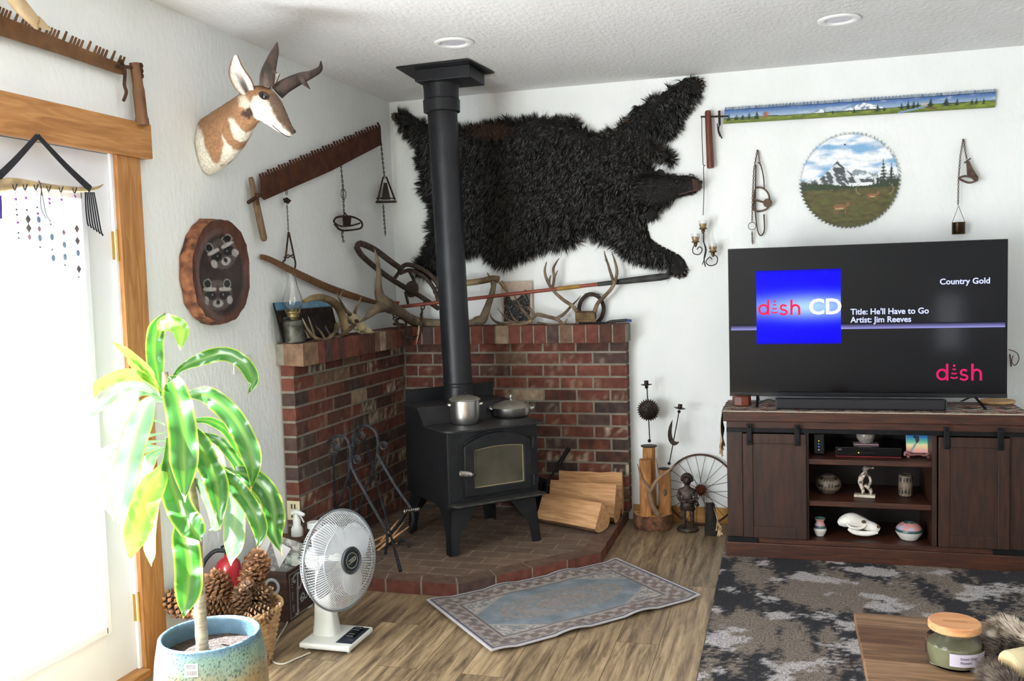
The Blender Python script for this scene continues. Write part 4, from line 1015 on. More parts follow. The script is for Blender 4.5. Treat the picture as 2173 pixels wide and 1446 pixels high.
# big curved antler
g = 'antlers on the mantel'
antler('curved_antler', 'thick smooth antler arching beside the oil lamp', [[(645, 640, .12, .010), (665, 632, .13, .017), (690, 633, .13, .020), (712, 646, .13, .023), (726, 670, .13, .024), (732, 700, .13, .022), (731, 712, .13, .014)]], mat('amber_antler', '#55432c', '#98825f', 8, .5, bump=.2, bscale=40))
antler('small_antler', 'small forked deer antler standing beside the lamp base', [[(716, 690, .15, .018), (712, 704, .16, .013), (700, 716, .165, .011), (686, 722, .165, .010), (668, 716, .17, .009), (654, 700, .165, .007), (642, 676, .16, .002)], [(668, 716, .17, .007), (660, 690, .17, .005), (654, 672, .17, .001)], [(690, 722, .17, .008), (680, 704, .18, .006), (668, 690, .18, .001)], [(655, 716, .17, .006), (646, 700, .17, .001)]])
antler('low_antler', 'dark bent antler lying in front of the painted board', [[(752, 690, .14, .014), (738, 702, .15, .012), (722, 714, .15, .012), (706, 716, .14, .010), (696, 706, .13, .008), (690, 690, .12, .002)], [(706, 716, .14, .008), (716, 700, .12, .002)]], mat('dark_antler', '#43342a', '#6e5846', 14, .7, bump=.3, bscale=50))
# deer skull
BONE = mat('bone', '#8f8064', '#c9bb98', 14, .8, bump=.8, bscale=40, c3='#b0a17f')
t = T('deer_skull', 'bleached deer skull with small forked antlers on the mantel', 'skull', PX(760, 712, .14))
m = MB(); q = bez([tuple(PX(740, 668, .10)) + (.024,), tuple(PX(748, 676, .12)) + (.042,), tuple(PX(760, 688, .14)) + (.043,), tuple(PX(774, 699, .155)) + (.030,), tuple(PX(790, 708, .165)) + (.017,), tuple(PX(798, 712, .17)) + (.004,)], 5)
m.tube([v[:3] for v in q], [v[3] for v in q], 14, flat=.8)
for x, y in ((754, 697), (762, 704), (770, 707), (778, 710), (786, 712)): m.ball(PX(x, y, .155), (.008, .008, .009), 6)
m.tube(bez([PX(744, 690, .14), PX(756, 702, .15), PX(775, 712, .16), PX(796, 713, .17)], 3), .006, 6)
P(m, 'skull_bone', BONE, t, True, smooth=60)
m = MB(); m.ball(PX(757, 682, .175), (.012, .016, .012), 10); P(m, 'eye_socket', mat('socket_dark', '#2a2018', rough=.9), t, True, smooth=180)
antler('', '', [[(743, 668, .12, .012), (732, 656, .13, .009), (724, 642, .14, .007), (719, 632, .14, .006), (715, 622, .13, .002)], [(719, 634, .14, .006), (726, 620, .14, .004), (730, 612, .14, .001)]], parent=t)
antler('', '', [[(752, 666, .13, .011), (756, 654, .15, .008), (762, 642, .16, .006), (768, 628, .17, .002)]], parent=t)
# long wooden slat leaning on the left wall
m = MB(); q = bez([tuple(PX(553, 545, .02)) + (.012,), tuple(PX(575, 552, .03)) + (.016,), tuple(PX(640, 585, .035)) + (.021,), tuple(PX(700, 612, .04)) + (.022,), tuple(PX(760, 632, .045)) + (.020,), tuple(PX(805, 644, .05)) + (.012,)], 5)
m.tube([v[:3] for v in q], [v[3] for v in q], 8, flat=.45, up=(1, 0, 0)); S(m, 'curved_stave', OLDWOOD, 'long curved brown wooden stave leaning on the left wall over the mantel', 'wooden stave', smooth=60)
# large moose-like pale antler in the corner with one tall tine
antler('palmate_antler', 'large pale antler with one tall upright spike in the mantel corner', [
    [(960, 690, .62, .030), (930, 688, .50, .030), (880, 682, .36, .033), (845, 660, .27, .036), (818, 645, .22, .044), (806, 628, .19, .030), (803, 605, .18, .021), (804, 580, .17, .016), (800, 550, .16, .011), (795, 530, .16, .003)],
    [(820, 650, .23, .036), (800, 655, .20, .030), (785, 668, .20, .018), (770, 680, .21, .008), (758, 685, .21, .002)],
    [(800, 652, .2, .022), (788, 660, .16, .02), (780, 672, .15, .016), (776, 676, .15, .006)]], mat('grey_antler', '#574a3c', '#85745f', 10, .7, bump=.3, bscale=40))
antler('elk_antler', 'long elk antler lying along the mantel behind the stove pipe', [
    [(905, 690, .36, .014), (950, 692, .6, .020), (1000, 686, .78, .022), (1012, 680, .84, .026), (1024, 678, .9, .030), (1030, 664, .92, .026), (1042, 630, .95, .020), (1048, 605, .97, .017), (1046, 596, .97, .016)]], MATS['grey_antler'])
PD_ = lambda x, y, d: PY(x, y, d)
antler('sawn_antler', 'antler with sawn butt end pointing over the framed print', [
    [(930, 604, -.16, .019), (980, 602, -.15, .020), (1020, 597, -.14, .020), (1045, 592, -.13, .021), (1058, 594, -.13, .024)], [(1040, 592, -.12, .012), (1034, 578, -.12, .002)], [(1062, 598, -.13, .014), (1070, 610, -.12, .013), (1078, 622, -.12, .003)], [(1044, 600, -.13, .012), (1047, 620, -.13, .011), (1040, 650, -.13, .006), (1040, 658, -.13, .002)]], MATS['amber_antler'])
# framed print
c0 = PY(1063, 598, -.03); c1 = PY(1131, 686, -.03)
def printcol(u, v):
    b = srgb('#c9b4a4')
    if .07 < u < .93 and .05 < v < .9:
        e = .62 + .25 * nz(u * 3.5, 1) + (.15 if u > .75 else 0)
        k = nz(u * 22 + v * 8, v * 22)
        if v < e: return mixc(srgb('#1b1b1c'), srgb('#8e8a86'), sstep(.05, .35, k))
    return b
t = T('framed_print', 'small print of dark tangled branches leaning on the back wall', 'picture', (c0.x, -.03, c1.z))
x0, x1, z1, z0 = c0.x, c1.x, c0.z, MZt
m = MB(); m.sheet(lambda u, v: Vector((x0 + (x1 - x0) * u, -.043 + v * .02, z0 + (z1 - z0) * v)), 50, 60, colf=printcol); P(m, 'print_face', mat('print_paper', '#ffffff', '#eeeeee', 30, .6, vcol=True), t, True)
m = MB(); m.prism([(x0, -.0425, z0), (x0, -.0225, z1), (x0, -.014, z1), (x0, -.034, z0)], (x1 - x0, 0, 0)); P(m, 'print_board', mat('board_tan', '#b8a595', rough=.7), t, True)
# bear trap leaning in the corner
TRAPG = mat('grey_trap_steel', '#3d332d', '#5c4f46', 40, .7, .5, .3, 80)
t = T('bear_trap', 'large old bear trap with long springs leaning in the corner', 'animal trap', PX(830, 600, .25))
def cw(x, y, d): return PX(x, y, min(d, max(.175, PY(x, y, -.11).x)))     # depth from the left wall
m = MB()
pts1 = [cw(757, 525, .06), cw(764, 517, .07), cw(795, 530, .10), cw(830, 556, .15), cw(850, 570, .18)]; m.tube(bez(pts1, 4), .019, 8, flat=.7)
pts2 = [cw(757, 525, .06), cw(770, 545, .07), cw(812, 580, .12), cw(850, 605, .18), cw(890, 628, .26), cw(930, 655, .36)]; m.tube(bez(pts2, 4), .021, 8, flat=.7); P(m, 'long_spring', TRAPG, t, True, smooth=60)
m = MB(); m.tube(bez([cw(848, 572, .2), cw(862, 562, .24), cw(885, 566, .30), cw(910, 580, .36), cw(928, 602, .42), cw(936, 625, .46)], 5), .015, 8)
m.tube(bez([cw(850, 580, .2), cw(868, 574, .24), cw(888, 580, .30), cw(905, 592, .36), cw(922, 615, .42), cw(930, 640, .46)], 5), .013, 8); P(m, 'trap_jaw', TRAPG, t, True, smooth=60)
m = MB(); c = cw(874, 614, .27); m.lathe([(0, -.006), (.052, -.006), (.055, 0), (.052, .006), (0, .006)], 24, frame(c, Vector((.5, .8, .2)), Vector((0, -.2, 1)))); P(m, 'trigger_pan', TRAPG, t, True, smooth=40)
m = MB(); m.tube([cw(868, 575, .25), cw(876, 590, .27), cw(880, 600, .27)], .010, 6); m.tube([cw(838, 590, .18), cw(850, 574, .2)], .012, 6); m.tube([cw(860, 620, .25), cw(866, 645, .24)], .009, 6)
for (x, y, d) in ((850, 573, .2), (925, 618, .42)): c = cw(x, y, d); m.tube([c + Vector((.6 * math.cos(a), .5 * math.cos(a), math.sin(a))) * .022 for a in [2 * PI * k / 14 for k in range(14)]], .005, 6, closed=True)
P(m, 'trap_frame', TRAPG, t, True, smooth=60)
def cf(x, y, o=.0):
    q = PX(x, y, .212 + o); return q if q.y < -.212 - o else PY(x, y, -.212 - o)      # just off the mantel's front edge
m = MB(); chain(m, [cw(900, 640, .27), cw(895, 662, .26), cf(893, 684), cf(889, 706), cf(882, 718), cf(868, 718), cf(856, 708), cf(845, 690), cw(838, 676, .2), cw(838, 655, .2)], .0046, .036, .023); P(m, 'chain', TRAPG, t, True, smooth=60)
m = MB(); q = bez([tuple(PY(894, 690, -.165)) + (.008,), tuple(cf(890, 694, .006)) + (.008,), tuple(cf(887, 712, .006)) + (.006,), tuple(cf(883, 732, .006)) + (.001,)], 5); m.tube([v[:3] for v in q], [v[3] for v in q], 8)
S(m, 'antler_tine', ANTL, 'thin pale antler tine hanging over the mantel edge among the trap chain', 'antler', smooth=60, group='antlers on the mantel')
S(MB().tube(bez([cw(838, 690, .17), cw(846, 676, .17), cw(858, 680, .18), cw(862, 688, .19), (cw(850, 694, .18))], 4), .007, 6).tube([cw(836, 688, .16), cw(862, 690, .19)], .008, 6), 'iron_clevis', RUST, 'rusty iron clevis lying in the mantel corner', 'iron fitting', smooth=60)
# amber glass insulator-like cup
m = MB(); c = cw(840, 650, .13); m.lathe([(.006, -.03), (.010, -.02), (.016, 0), (.022, .02), (.026, .03), (.024, .028), (.010, -.01)], 16, Matrix.Translation(c)); S(m, 'amber_cup', mat('amber_glass', '#a8581c', rough=.2, trans=.4), 'small amber cup between the antler and the trap in the corner', 'cup', smooth=60)
# pole across the mantel
a, b = PY(845, 652, -.20), PY(1422, 586, -.045)
t = T('painted_spear_pole', 'long red pole with a black blade leaning across the back wall', 'pole', PY(1000, 638, -.16))
def pl(u0, u1): return [a.lerp(b, u0), a.lerp(b, u1)]
m = MB(); m.tube(pl(0, .60), .0115, 12); P(m, 'red_shaft', mat('red_paint', '#7c3a2e', '#8f4a3a', 20, .5), t, True, smooth=60, label='red painted shaft')
m = MB(); m.tube(pl(.60, .68), .0135, 12); P(m, 'yellow_band', mat('ochre_paint', '#8c6a24', '#a07c30', 20, .5), t, True, smooth=60, label='ochre yellow grip band')
m = MB(); m.tube(pl(.68, .745), .0115, 12); P(m, 'red_neck', MATS['red_paint'], t, True, smooth=60)
m = MB(); m.tube([a.lerp(b, u) for u in (.745, .80, .85, .97, .99, 1.0)], [.014, .015, .020, .023, .018, .006], 10, flat=.35, up=(0, 1, 0)); P(m, 'black_blade', mat('worn_black', '#1c1d1e', '#3a3a38', 18, .5, .4), t, True, smooth=60)
# right part of the mantel
def AA(*k, **kw): return antler(*k, **kw)
AA('deer_antlers_low', 'low tangle of greyish deer antlers lying on the mantel before the print', [
    [(1128, 680, -.13, .015), (1110, 688, -.14, .012), (1085, 690, -.15, .011), (1058, 686, -.15, .009), (1044, 676, -.15, .006), (1040, 664, -.14, .002)],
    [(1100, 690, -.14, .010), (1080, 680, -.16, .008), (1070, 672, -.16, .005), (1056, 654, -.15, .002)],
    [(1128, 680, -.13, .011), (1110, 660, -.12, .009), (1098, 640, -.11, .006), (1090, 626, -.1, .002)],
    [(1105, 688, -.14, .009), (1090, 676, -.13, .007), (1080, 656, -.12, .002)]], cat='antlers')
AA('shed_antler', 'forked antler sweeping right along the mantel under the deer rack', [
    [(1128, 676, -.13, .013), (1140, 668, -.13, .012), (1160, 672, -.13, .012), (1182, 678, -.12, .011), (1196, 688, -.13, .009), (1204, 676, -.13, .002)],
    [(1134, 672, -.13, .010), (1124, 655, -.12, .009), (1108, 650, -.11, .002)],
    [(1176, 678, -.12, .010), (1195, 668, -.11, .010), (1212, 650, -.1, .007), (1226, 636, -.09, .004), (1233, 627, -.09, .001)], [(1140, 686, -.14, .009), (1165, 690, -.14, .010), (1192, 689, -.14, .006)]], cat='antler')
t = T('deer_rack', 'mule deer antler rack on a skull plate standing on the right mantel', 'antlers', PY(1243, 686, -.12))
m = MB(); c = PY(1243, 670, -.115); m.box(c + Vector((0, 0, .0)), (.125, .05, .048), Euler((R(12), 0, 0)).to_matrix()); m.tube([PY(1222, 682, -.14), PY(1265, 682, -.14)], .009, 6)
m.tube([PY(1226, 680, -.15), PY(1222, 687, -.155)], .006, 6); m.tube([PY(1258, 680, -.15), PY(1262, 687, -.155)], .006, 6); P(m, 'skull_plate', mat('hide_plate', '#54422a', '#806a48', 20, .85, bump=.6), t, True, bevel=.008)
antler('', '', [[(1225, 662, -.12, .015), (1215, 650, -.12, .012), (1192, 634, -.12, .011), (1172, 614, -.11, .010), (1161, 595, -.1, .010), (1156, 575, -.1, .008), (1160, 556, -.1, .003)], [(1165, 605, -.1, .008), (1167, 590, -.1, .006), (1170, 584, -.1, .002)], [(1172, 614, -.11, .010), (1176, 590, -.11, .009), (1174, 572, -.11, .008), (1180, 558, -.11, .006), (1187, 548, -.11, .002)], [(1176, 590, -.11, .007), (1184, 574, -.12, .002)]], parent=t)
antler('', '', [[(1262, 662, -.12, .015), (1268, 645, -.12, .012), (1282, 630, -.12, .011), (1298, 612, -.12, .011), (1306, 595, -.12, .010), (1309, 575, -.12, .009), (1304, 552, -.12, .006), (1298, 536, -.12, .002)], [(1303, 600, -.12, .010), (1296, 580, -.13, .009), (1290, 560, -.13, .007), (1284, 542, -.13, .005), (1282, 532, -.13, .002)], [(1292, 562, -.13, .005), (1282, 550, -.14, .001)]], parent=t)
m = MB(); m.tube(bez([PY(x, y, -.05) for x, y in ((1232, 668), (1229, 655), (1234, 638), (1247, 626), (1262, 626), (1275, 636), (1281, 655), (1276, 675), (1266, 686))], 5), .0125, 8, flat=.5, up=(0, 1, 0)); m.tube([PY(1241, 626, -.05), PY(1272, 627, -.05)], .009, 6)
S(m, 'horseshoe', mat('dark_shoe_iron', '#2e2723', '#453a33', 30, .7, .5), 'big dark horseshoe standing behind the deer rack', 'horseshoe', smooth=60)
t = T('folding_lighter', 'long black lighter wand with blue tip at the right end of the mantel', 'lighter', PY(1280, 686, -.14))
m = MB(); m.tube([PY(1228, 686, -.16), PY(1292, 685, -.16)], .005, 8); P(m, 'barrel', BLACK, t, True)
m = MB(); m.tube([PY(1288, 684, -.16), PY(1300, 682, -.16), PY(1330, 680, -.16)], [.007, .011, .012], 10, flat=.8); P(m, 'grip', BLACK, t, True, smooth=60)
m = MB(); m.tube([PY(1330, 680, -.16), PY(1340, 681, -.16)], .008, 8); P(m, 'blue_tip', mat('blue_plastic', '#27437c', rough=.4), t, True)
# ================================================================ painted saws on the back wall
def saw_paint(u, v):
    """u along 0..1, v up 0..1: blue sky, snowy peaks, meadow, trees"""
    sky = mixc(srgb('#9fb6cf'), srgb('#3f67a6'), sstep(.35, 1, v)); c = mixc(sky, srgb('#c3cfdc'), sstep(.1, .35, nz(u * 14, v * 2.5, 4)) * .6)
    hill = .36 + .07 * nz(u * 5, 1) + .1 * sstep(.55, .8, u) - .03
    def peak(cu, w, h):
        return h * max(0, 1 - abs(u - cu) / w) ** .8 + .05 * nz(u * 60, 2)
    for cu, w, h in ((.375, .045, .32), (.535, .085, .55)):
        pk = hill + peak(cu, w, h) - .02
        if v < pk and abs(u - cu) < w: c = mixc(srgb('#eef1f5'), srgb('#7f8ea5'), sstep(-.02, .12, nz(u * 70, v * 5, 7)))
    if v < hill + .06 + .05 * nz(u * 30, 3): c = mixc(srgb('#2f4a3c'), srgb('#24382c'), nz(u * 90, v * 6) + .5)
    if v < hill: c = mixc(mixc(srgb('#55682a'), srgb('#8d9a3d'), .5 + nz(u * 30, v * 4, 5) * 1.3), srgb('#39461f'), sstep(.25, -.1, v) * .6)
    for tu, th, tw in ((.02, .55, .008), (.05, .45, .01), (.075, .4, .01), (.10, .5, .01), (.13, .6, .01), (.42, .28, .006), (.50, .34, .007), (.585, .55, .009), (.61, .3, .005), (.672, .5, .007), (.695, .6, .008), (.715, .55, .008), (.73, .5, .006), (.775, .6, .010), (.83, .65, .011), (.868, .5, .008), (.92, .42, .005), (.935, .42, .005), (.96, .38, .005)):
        b0 = hill - .14; h = (v - b0) / th
        if 0 < h < 1 and abs(u - tu) < tw * (1 - h) * (1 + .5 * math.sin(h * 40)): c = srgb('#1f3326')
    if abs(u - .165) < .016 and hill - .2 < v < hill + .45 and ((u - .165) / .016) ** 2 + ((v - hill - .14) / .33) ** 2 < .6 + .9 * nz(u * 220, v * 9) and hsh(int(u * 700), int(v * 30)) > .25: c = mixc(srgb('#8c4a2c'), srgb('#a9673e'), hsh(u * 99, v * 9))
    if .66 < u < .76 and abs(v - (.02 + (u - .66) * 3.2)) < .06 and v < hill + .04: c = srgb('#7d97bb')
    if .755 < u < .80 and abs(v - (.30 - (u - .755) * 3.5)) < .05: c = srgb('#6d4a33')
    if abs(u - .752) < .010 and hill - .02 < v < hill + .18: c = srgb('#b9b2a5')
    return c
PAINT = mat('oil_paint', '#f2f2f2', '#ffffff', 60, .55, vcol=True, bump=.1, bscale=90)
t = T('painted_saw', 'long crosscut saw blade painted with a mountain meadow landscape', 'painted saw', PY(1820, 240, -.02))
TL, TR_, BL_, BR_ = PY(1537, 234, -.022), PY(2114, 195, -.022), PY(1535, 263, -.022), PY(2111, 228, -.022)
m = MB(); m.sheet(lambda u, v: BL_.lerp(BR_, u).lerp(TL.lerp(TR_, u), v), 420, 26, colf=saw_paint)
NT = 76
for i in range(NT):
    u0 = (i + .12) / NT; u1 = (i + .88) / NT; a = TL.lerp(TR_, u0); b = TL.lerp(TR_, u1); h = Vector((0, 0, .017)); cc = mixc(srgb('#5b7396'), srgb('#a8b5bd'), hsh(i, 3) * .7)
    m.add([a - Vector((0, 0, .003)), b - Vector((0, 0, .003)), b + h * .7, a.lerp(b, .62) + h, a.lerp(b, .38) + h, a + h * .7], [(0, 1, 2, 3, 4, 5)], color=cc)
P(m, 'painted_blade', PAINT, t, True)
m = MB(); o = Vector((0, .003, 0)); m.prism([BL_ + o * .3, BR_ + o * .3, TR_ + o * .3, TL + o * .3], o); P(m, 'blade_steel', SAWB, t, True)
m = MB(); a, b = PY(1502, 235, -.04), PY(1508, 357, -.045); m.tube([a, a.lerp(b, .03), a.lerp(b, .25), a.lerp(b, .97), b], [.014, .018, .019, .022, .018], 12); P(m, 'handle', mat('red_brown_wood', '#55291d', '#6d3a28', 14, .5, stretch=(5, 5, .6)), t, True, smooth=60)
m = MB(); m.tube([PY(1487, 248, -.05), PY(1545, 247, -.045)], .0055, 8); m.tube([PY(1526, 235, -.035), PY(1527, 266, -.035)], .007, 8); m.tube(bez([PY(x, y, -.035) for x, y in ((1527, 264), (1525, 276), (1532, 294))], 3), .004, 6); m.tube(bez([PY(x, y, -.03) for x, y in ((1522, 262), (1524, 280), (1528, 290))], 3), .003, 6); P(m, 'handle_bracket', DARKMET, t, True, smooth=60)
# round saw
cc0 = PY(1802, 383, -.014); r0 = (PY(1905, 383, -.014) - PY(1699, 383, -.014)).length / 2
def round_paint(x, z):
    """x, z in -1..1"""
    c = mixc(srgb('#7fb0d8'), srgb('#f1f4f7'), sstep(-.22, .12, nz(x * 1.6, z * 5, 3) + .05)); c = mixc(c, srgb('#cdd7de'), sstep(.1, .5, nz(x * 3, z * 9, 8)))
    ridge = .02 + .42 * max(0, 1 - abs(x + .24) / .42) ** 1.1 + .04 * nz(x * 12, 1)
    r2 = .05 + .20 * max(0, 1 - abs(x - .16) / .34) + .10 * max(0, 1 - abs(x - .62) / .4) + .03 * nz(x * 14, 5)
    if z < r2: c = mixc(srgb('#8c98a0'), srgb('#e9edf0'), sstep(-.05, .15, nz(x * 7, z * 9, 2)))
    if z < ridge: c = mixc(srgb('#4d5558'), srgb('#d9dee1'), sstep(-.02, .12, nz(x * 9 + z * 6, z * 7, 4)))
    if z < -.06 and x > 0 and z > -.2: c = mixc(c, srgb('#f2f4f5'), sstep(.7, .2, abs(x - .35)) * .9)
    tl = -.03 - .10 * sstep(-.9, .2, x) + .12 * sstep(.35, .9, x) + .05 * nz(x * 30, 2)
    if z < tl: c = mixc(srgb('#28362a'), srgb('#3d4a30'), .5 + nz(x * 20, z * 20))
    if z < -.18 + .03 * nz(x * 10, 0): c = mixc(mixc(srgb('#4a4228'), srgb('#5d6331'), .5 + 1.4 * nz(x * 5, z * 16, 3)), srgb('#6a5138'), sstep(.05, .3, nz(x * 9, z * 30, 5)))
    for tx, b0, h, w in ((.70, -.06, .5, .09), (.86, -.1, .42, .09), (-.6, -.15, .12, .03), (-.3, -.2, .12, .03), (-.1, -.2, .12, .03), (.05, -.2, .14, .03), (.5, -.15, .2, .04), (.58, -.15, .28, .05)):
        k = (z - b0) / h
        if -.1 < k < 1 and abs(x - tx) < w * (1 - k) * (.7 + .5 * math.sin(k * 45)): c = mixc(srgb('#26352b'), srgb('#3a4a38'), hsh(x * 50, z * 50))
    for cx, cz, s in ((-.20, -.56, 1), (.47, -.34, .75)):   # two deer
        X_, Z_ = (x - cx) / s, (z - cz) / s
        if (X_ / .15) ** 2 + (Z_ / .045) ** 2 < 1 or (abs(X_ + .11) < .012 or abs(X_ - .12) < .012 or abs(X_ + .05) < .01) and -.16 < Z_ < 0 or ((X_ - .17) / .035) ** 2 + ((Z_ - .05) / .05) ** 2 < 1: c = srgb('#8a5f3e')
        if ((X_ + .0) / .1) ** 2 + ((Z_ + .045) / .018) ** 2 < 1: c = srgb('#c0a27c')
    for ax, az, sx in ((.26, -.2, -1), (.78, -.22, 1)):
        d = math.hypot((x - ax) * 1.0, (z - az)); 
        if abs(d - .12) < .007 and (x - ax) * sx > .03: c = srgb('#948a74')
    return c
t = T('painted_round_saw', 'round saw blade painted with a snowy peak and two deer', 'painted saw', cc0)
m = MB(); NR, NA = 70, 200; vs = [cc0.copy()]; cs = [round_paint(0, 0)]
for r in range(1, NR + 1):
    for k in range(NA):
        a = 2 * PI * k / NA; x, z = math.cos(a) * r / NR, math.sin(a) * r / NR; vs.append(cc0 + Vector((x * r0, 0, z * r0))); cs.append(round_paint(x, z))
fs = [(0, 1 + k, 1 + (k + 1) % NA) for k in range(NA)] + [(1 + (r - 1) * NA + k, 1 + r * NA + k, 1 + r * NA + (k + 1) % NA, 1 + (r - 1) * NA + (k + 1) % NA) for r in range(1, NR) for k in range(NA)]
m.add(vs, fs); m.c = cs
for k in range(72):
    a0 = 2 * PI * k / 72; a1 = 2 * PI * (k + 1) / 72; am = a0 + (a1 - a0) * .15
    p = [cc0 + Vector((math.cos(a) * q * r0, 0, math.sin(a) * q * r0)) for a, q in ((a0, .995), (a1, .995), (am, 1.055))]
    m.add(p, [(0, 1, 2)], color=mixc(round_paint(math.cos(a0) * .97, math.sin(a0) * .97), srgb('#8d9294'), .25))
P(m, 'painted_blade', PAINT, t, True)
m = MB(); m.lathe([(0, 0), (r0 * 1.0, 0), (r0 * 1.0, .0025), (0, .0025)], 72, Matrix.Translation(cc0 + Vector((0, .0035, 0))) @ Matrix.Rotation(R(90), 4, 'X'), caps=False); P(m, 'blade_steel', SAWB, t, True)
m = MB(); m.ball(PY(1793, 307, -.014), .005, 8); P(m, 'nail', BLACK, t, True)
# traps either side
t = T('leg_trap', 'iron trap with round pan and long chain left of the round painted saw', 'animal trap', PY(1608, 420, -.02), group='traps hanging over the television')
TG = mat('brown_trap_steel', '#4a3a30', '#6d5a4c', 40, .6, .5, .3, 80)
m = MB(); m.tube(bez([PY(x, y, -.025) for x, y in ((1604, 350), (1603, 400), (1603, 450), (1608, 490), (1615, 500), (1622, 488), (1621, 455))], 5), .0065, 8, flat=.6); m.tube(bez([PY(x, y, -.03) for x, y in ((1608, 345), (1614, 350), (1620, 375), (1622, 402))], 4), .006, 8, flat=.6)
m.tube(bez([PY(x, y, -.03) for x, y in ((1604, 398), (1620, 400), (1632, 415), (1630, 440), (1616, 448), (1600, 446), (1600, 425), (1602, 402))], 4), .0055, 6); P(m, 'trap_jaws', TG, t, True, smooth=60)
m = MB(); c = PY(1629, 431, -.05); m.lathe([(0, 0), (.024, 0), (.026, .003), (.024, .006), (0, .006)], 20, Matrix.Translation(c) @ Matrix.Rotation(R(90), 4, 'X'), caps=False); m.tube([PY(1601, 424, -.04), PY(1622, 430, -.045)], .006, 6); P(m, 'trigger_pan', TG, t, True, smooth=40)
m = MB(); chain(m, [PY(1607, 320, -.02), PY(1600, 360, -.03), PY(1597, 420, -.035), PY(1596, 470, -.035)], .0018, .018, .009); chain(m, [PY(1609, 322, -.02), PY(1613, 350, -.02)], .0018, .014, .008)
c = PY(1596, 480, -.035); m.tube([c + Vector((math.cos(a), 0, math.sin(a))) * .022 for a in [2 * PI * k / 18 for k in range(18)]], .002, 6, closed=True); chain(m, [PY(1596, 492, -.03), PY(1597, 518, -.02)], .002, .014, .008); m.ball(PY(1607, 320, -.01), .006, 8)
P(m, 'chain', TG, t, True, smooth=60)
t = T('leg_trap', 'small dark trap on a fine chain hanging right of the round painted saw', 'animal trap', PY(2050, 360, -.02), group='traps hanging over the television')
m = MB(); m.prism([PY(x, y, -.03) for x, y in ((2050, 344), (2056, 342), (2066, 362), (2076, 378), (2068, 384), (2052, 372))], (0, -.012, 0)); m.tube(bez([PY(x, y, -.06) for x, y in ((2034, 378), (2048, 374), (2066, 378), (2074, 382), (2056, 388), (2036, 380))], 4), .006, 6)
m.tube([PY(2046, 346, -.04), PY(2060, 336, -.04)], .004, 6); P(m, 'trap_jaws', TG, t, True, smooth=60)
m = MB(); chain(m, [PY(2044, 296, -.015), PY(2038, 330, -.03), PY(2034, 380, -.04), PY(2033, 435, -.04)], .0016, .016, .008); chain(m, [PY(2045, 297, -.015), PY(2048, 320, -.02), PY(2052, 340, -.03)], .0016, .016, .008); m.ball(PY(2044, 297, -.01), .006, 8); P(m, 'chain', TG, t, True, smooth=60)
t = T('votive_lantern', 'small dark metal votive cup hanging from the fine trap chain', 'candle holder', PY(2035, 484, -.06))
c = PY(2034, 485, -.06); m = MB(); m.lathe([(0, -.032), (.033, -.032), (.034, -.03), (.034, .032), (.036, .034), (.031, .034), (.031, -.026), (0, -.026)], 28, Matrix.Translation(c), caps=False); P(m, 'cup', mat('bronze_dark', '#241a0c', '#3c2c12', 40, .4, .8), t, True, smooth=40)
m = MB(); top_ = PY(2034, 437, -.045)
for a in (0, PI): m.tube([c + Vector((.033 * math.cos(a), 0, .032)), top_], .0013, 5)
P(m, 'hanger_wire', DARKMET, t, True)
# hanging candle sconce
t = T('candle_sconce', 'black scrolled iron sconce with three glass candle cups', 'candle holder', PY(1494, 520, -.07))
m = MB(); m.tube(bez([PY(x, y, -.05) for x, y in ((1489, 249), (1490, 300), (1492, 350))], 3), .0022, 6); m.tube(bez([PY(x, y, -.05) for x, y in ((1492, 350), (1496, 352), (1493, 356), (1494, 400), (1492, 457))], 4), .0022, 6); P(m, 'hanging_rod', IRON, t, True)
def scroll(mb, cx, cy, r, a0, a1, d, rad=.003, shrink=.35, n=18):
    p = []
    for k in range(n + 1):
        a = a0 + (a1 - a0) * k / n; q = r * (1 - (1 - shrink) * k / n); p.append(PY(cx + q * math.cos(a), cy - q * math.sin(a), d))
    mb.tube(p, rad, 6); return p
m = MB(); m.tube(bez([PY(x, y, -.07) for x, y in ((1494, 486), (1493, 510), (1497, 530), (1494, 550), (1497, 566))], 4), .0035, 6)
m.tube(bez([PY(x, y, -.08) for x, y in ((1476, 518), (1470, 528), (1472, 538), (1484, 540), (1490, 530), (1484, 524), (1479, 530))], 5), .003, 6)
m.tube(bez([PY(x, y, -.08) for x, y in ((1512, 540), (1522, 546), (1520, 560), (1506, 564), (1498, 556), (1506, 546), (1511, 551))], 5), .003, 6)
m.tube(bez([PY(x, y, -.08) for x, y in ((1492, 512), (1499, 530), (1494, 552), (1490, 562))], 4), .0028, 6); P(m, 'scroll_frame', IRON, t, True, smooth=60)
for (x, y) in ((1492, 486), (1476, 514), (1513, 535)):
    c = PY(x, y, -.085); m = MB(); m.lathe([(.004, -.03), (.012, -.012), (.010, -.006), (.025, 0), (.025, .004), (0, .004)], 20, Matrix.Translation(c), caps=False); h = P(m, 'cup_holder', mat('antique_bronze', '#4a3a22', '#6a5432', 30, .4, .7), t, True, smooth=50)
    m = MB(); m.lathe([(.018, .004), (.022, .02), (.025, .05), (.0235, .05), (.0205, .02), (0, .006)], 20, Matrix.Translation(c), caps=False); P(m, 'glass_cup', CLEAR, h, True, smooth=60)
    m = MB(); m.lathe([(0, .007), (.017, .007), (.0195, .03), (0, .031)], 16, Matrix.Translation(c), caps=False); P(m, 'candle', mat('tan_wax', '#c9a87c', rough=.5, sss=.1), h, True, smooth=60)
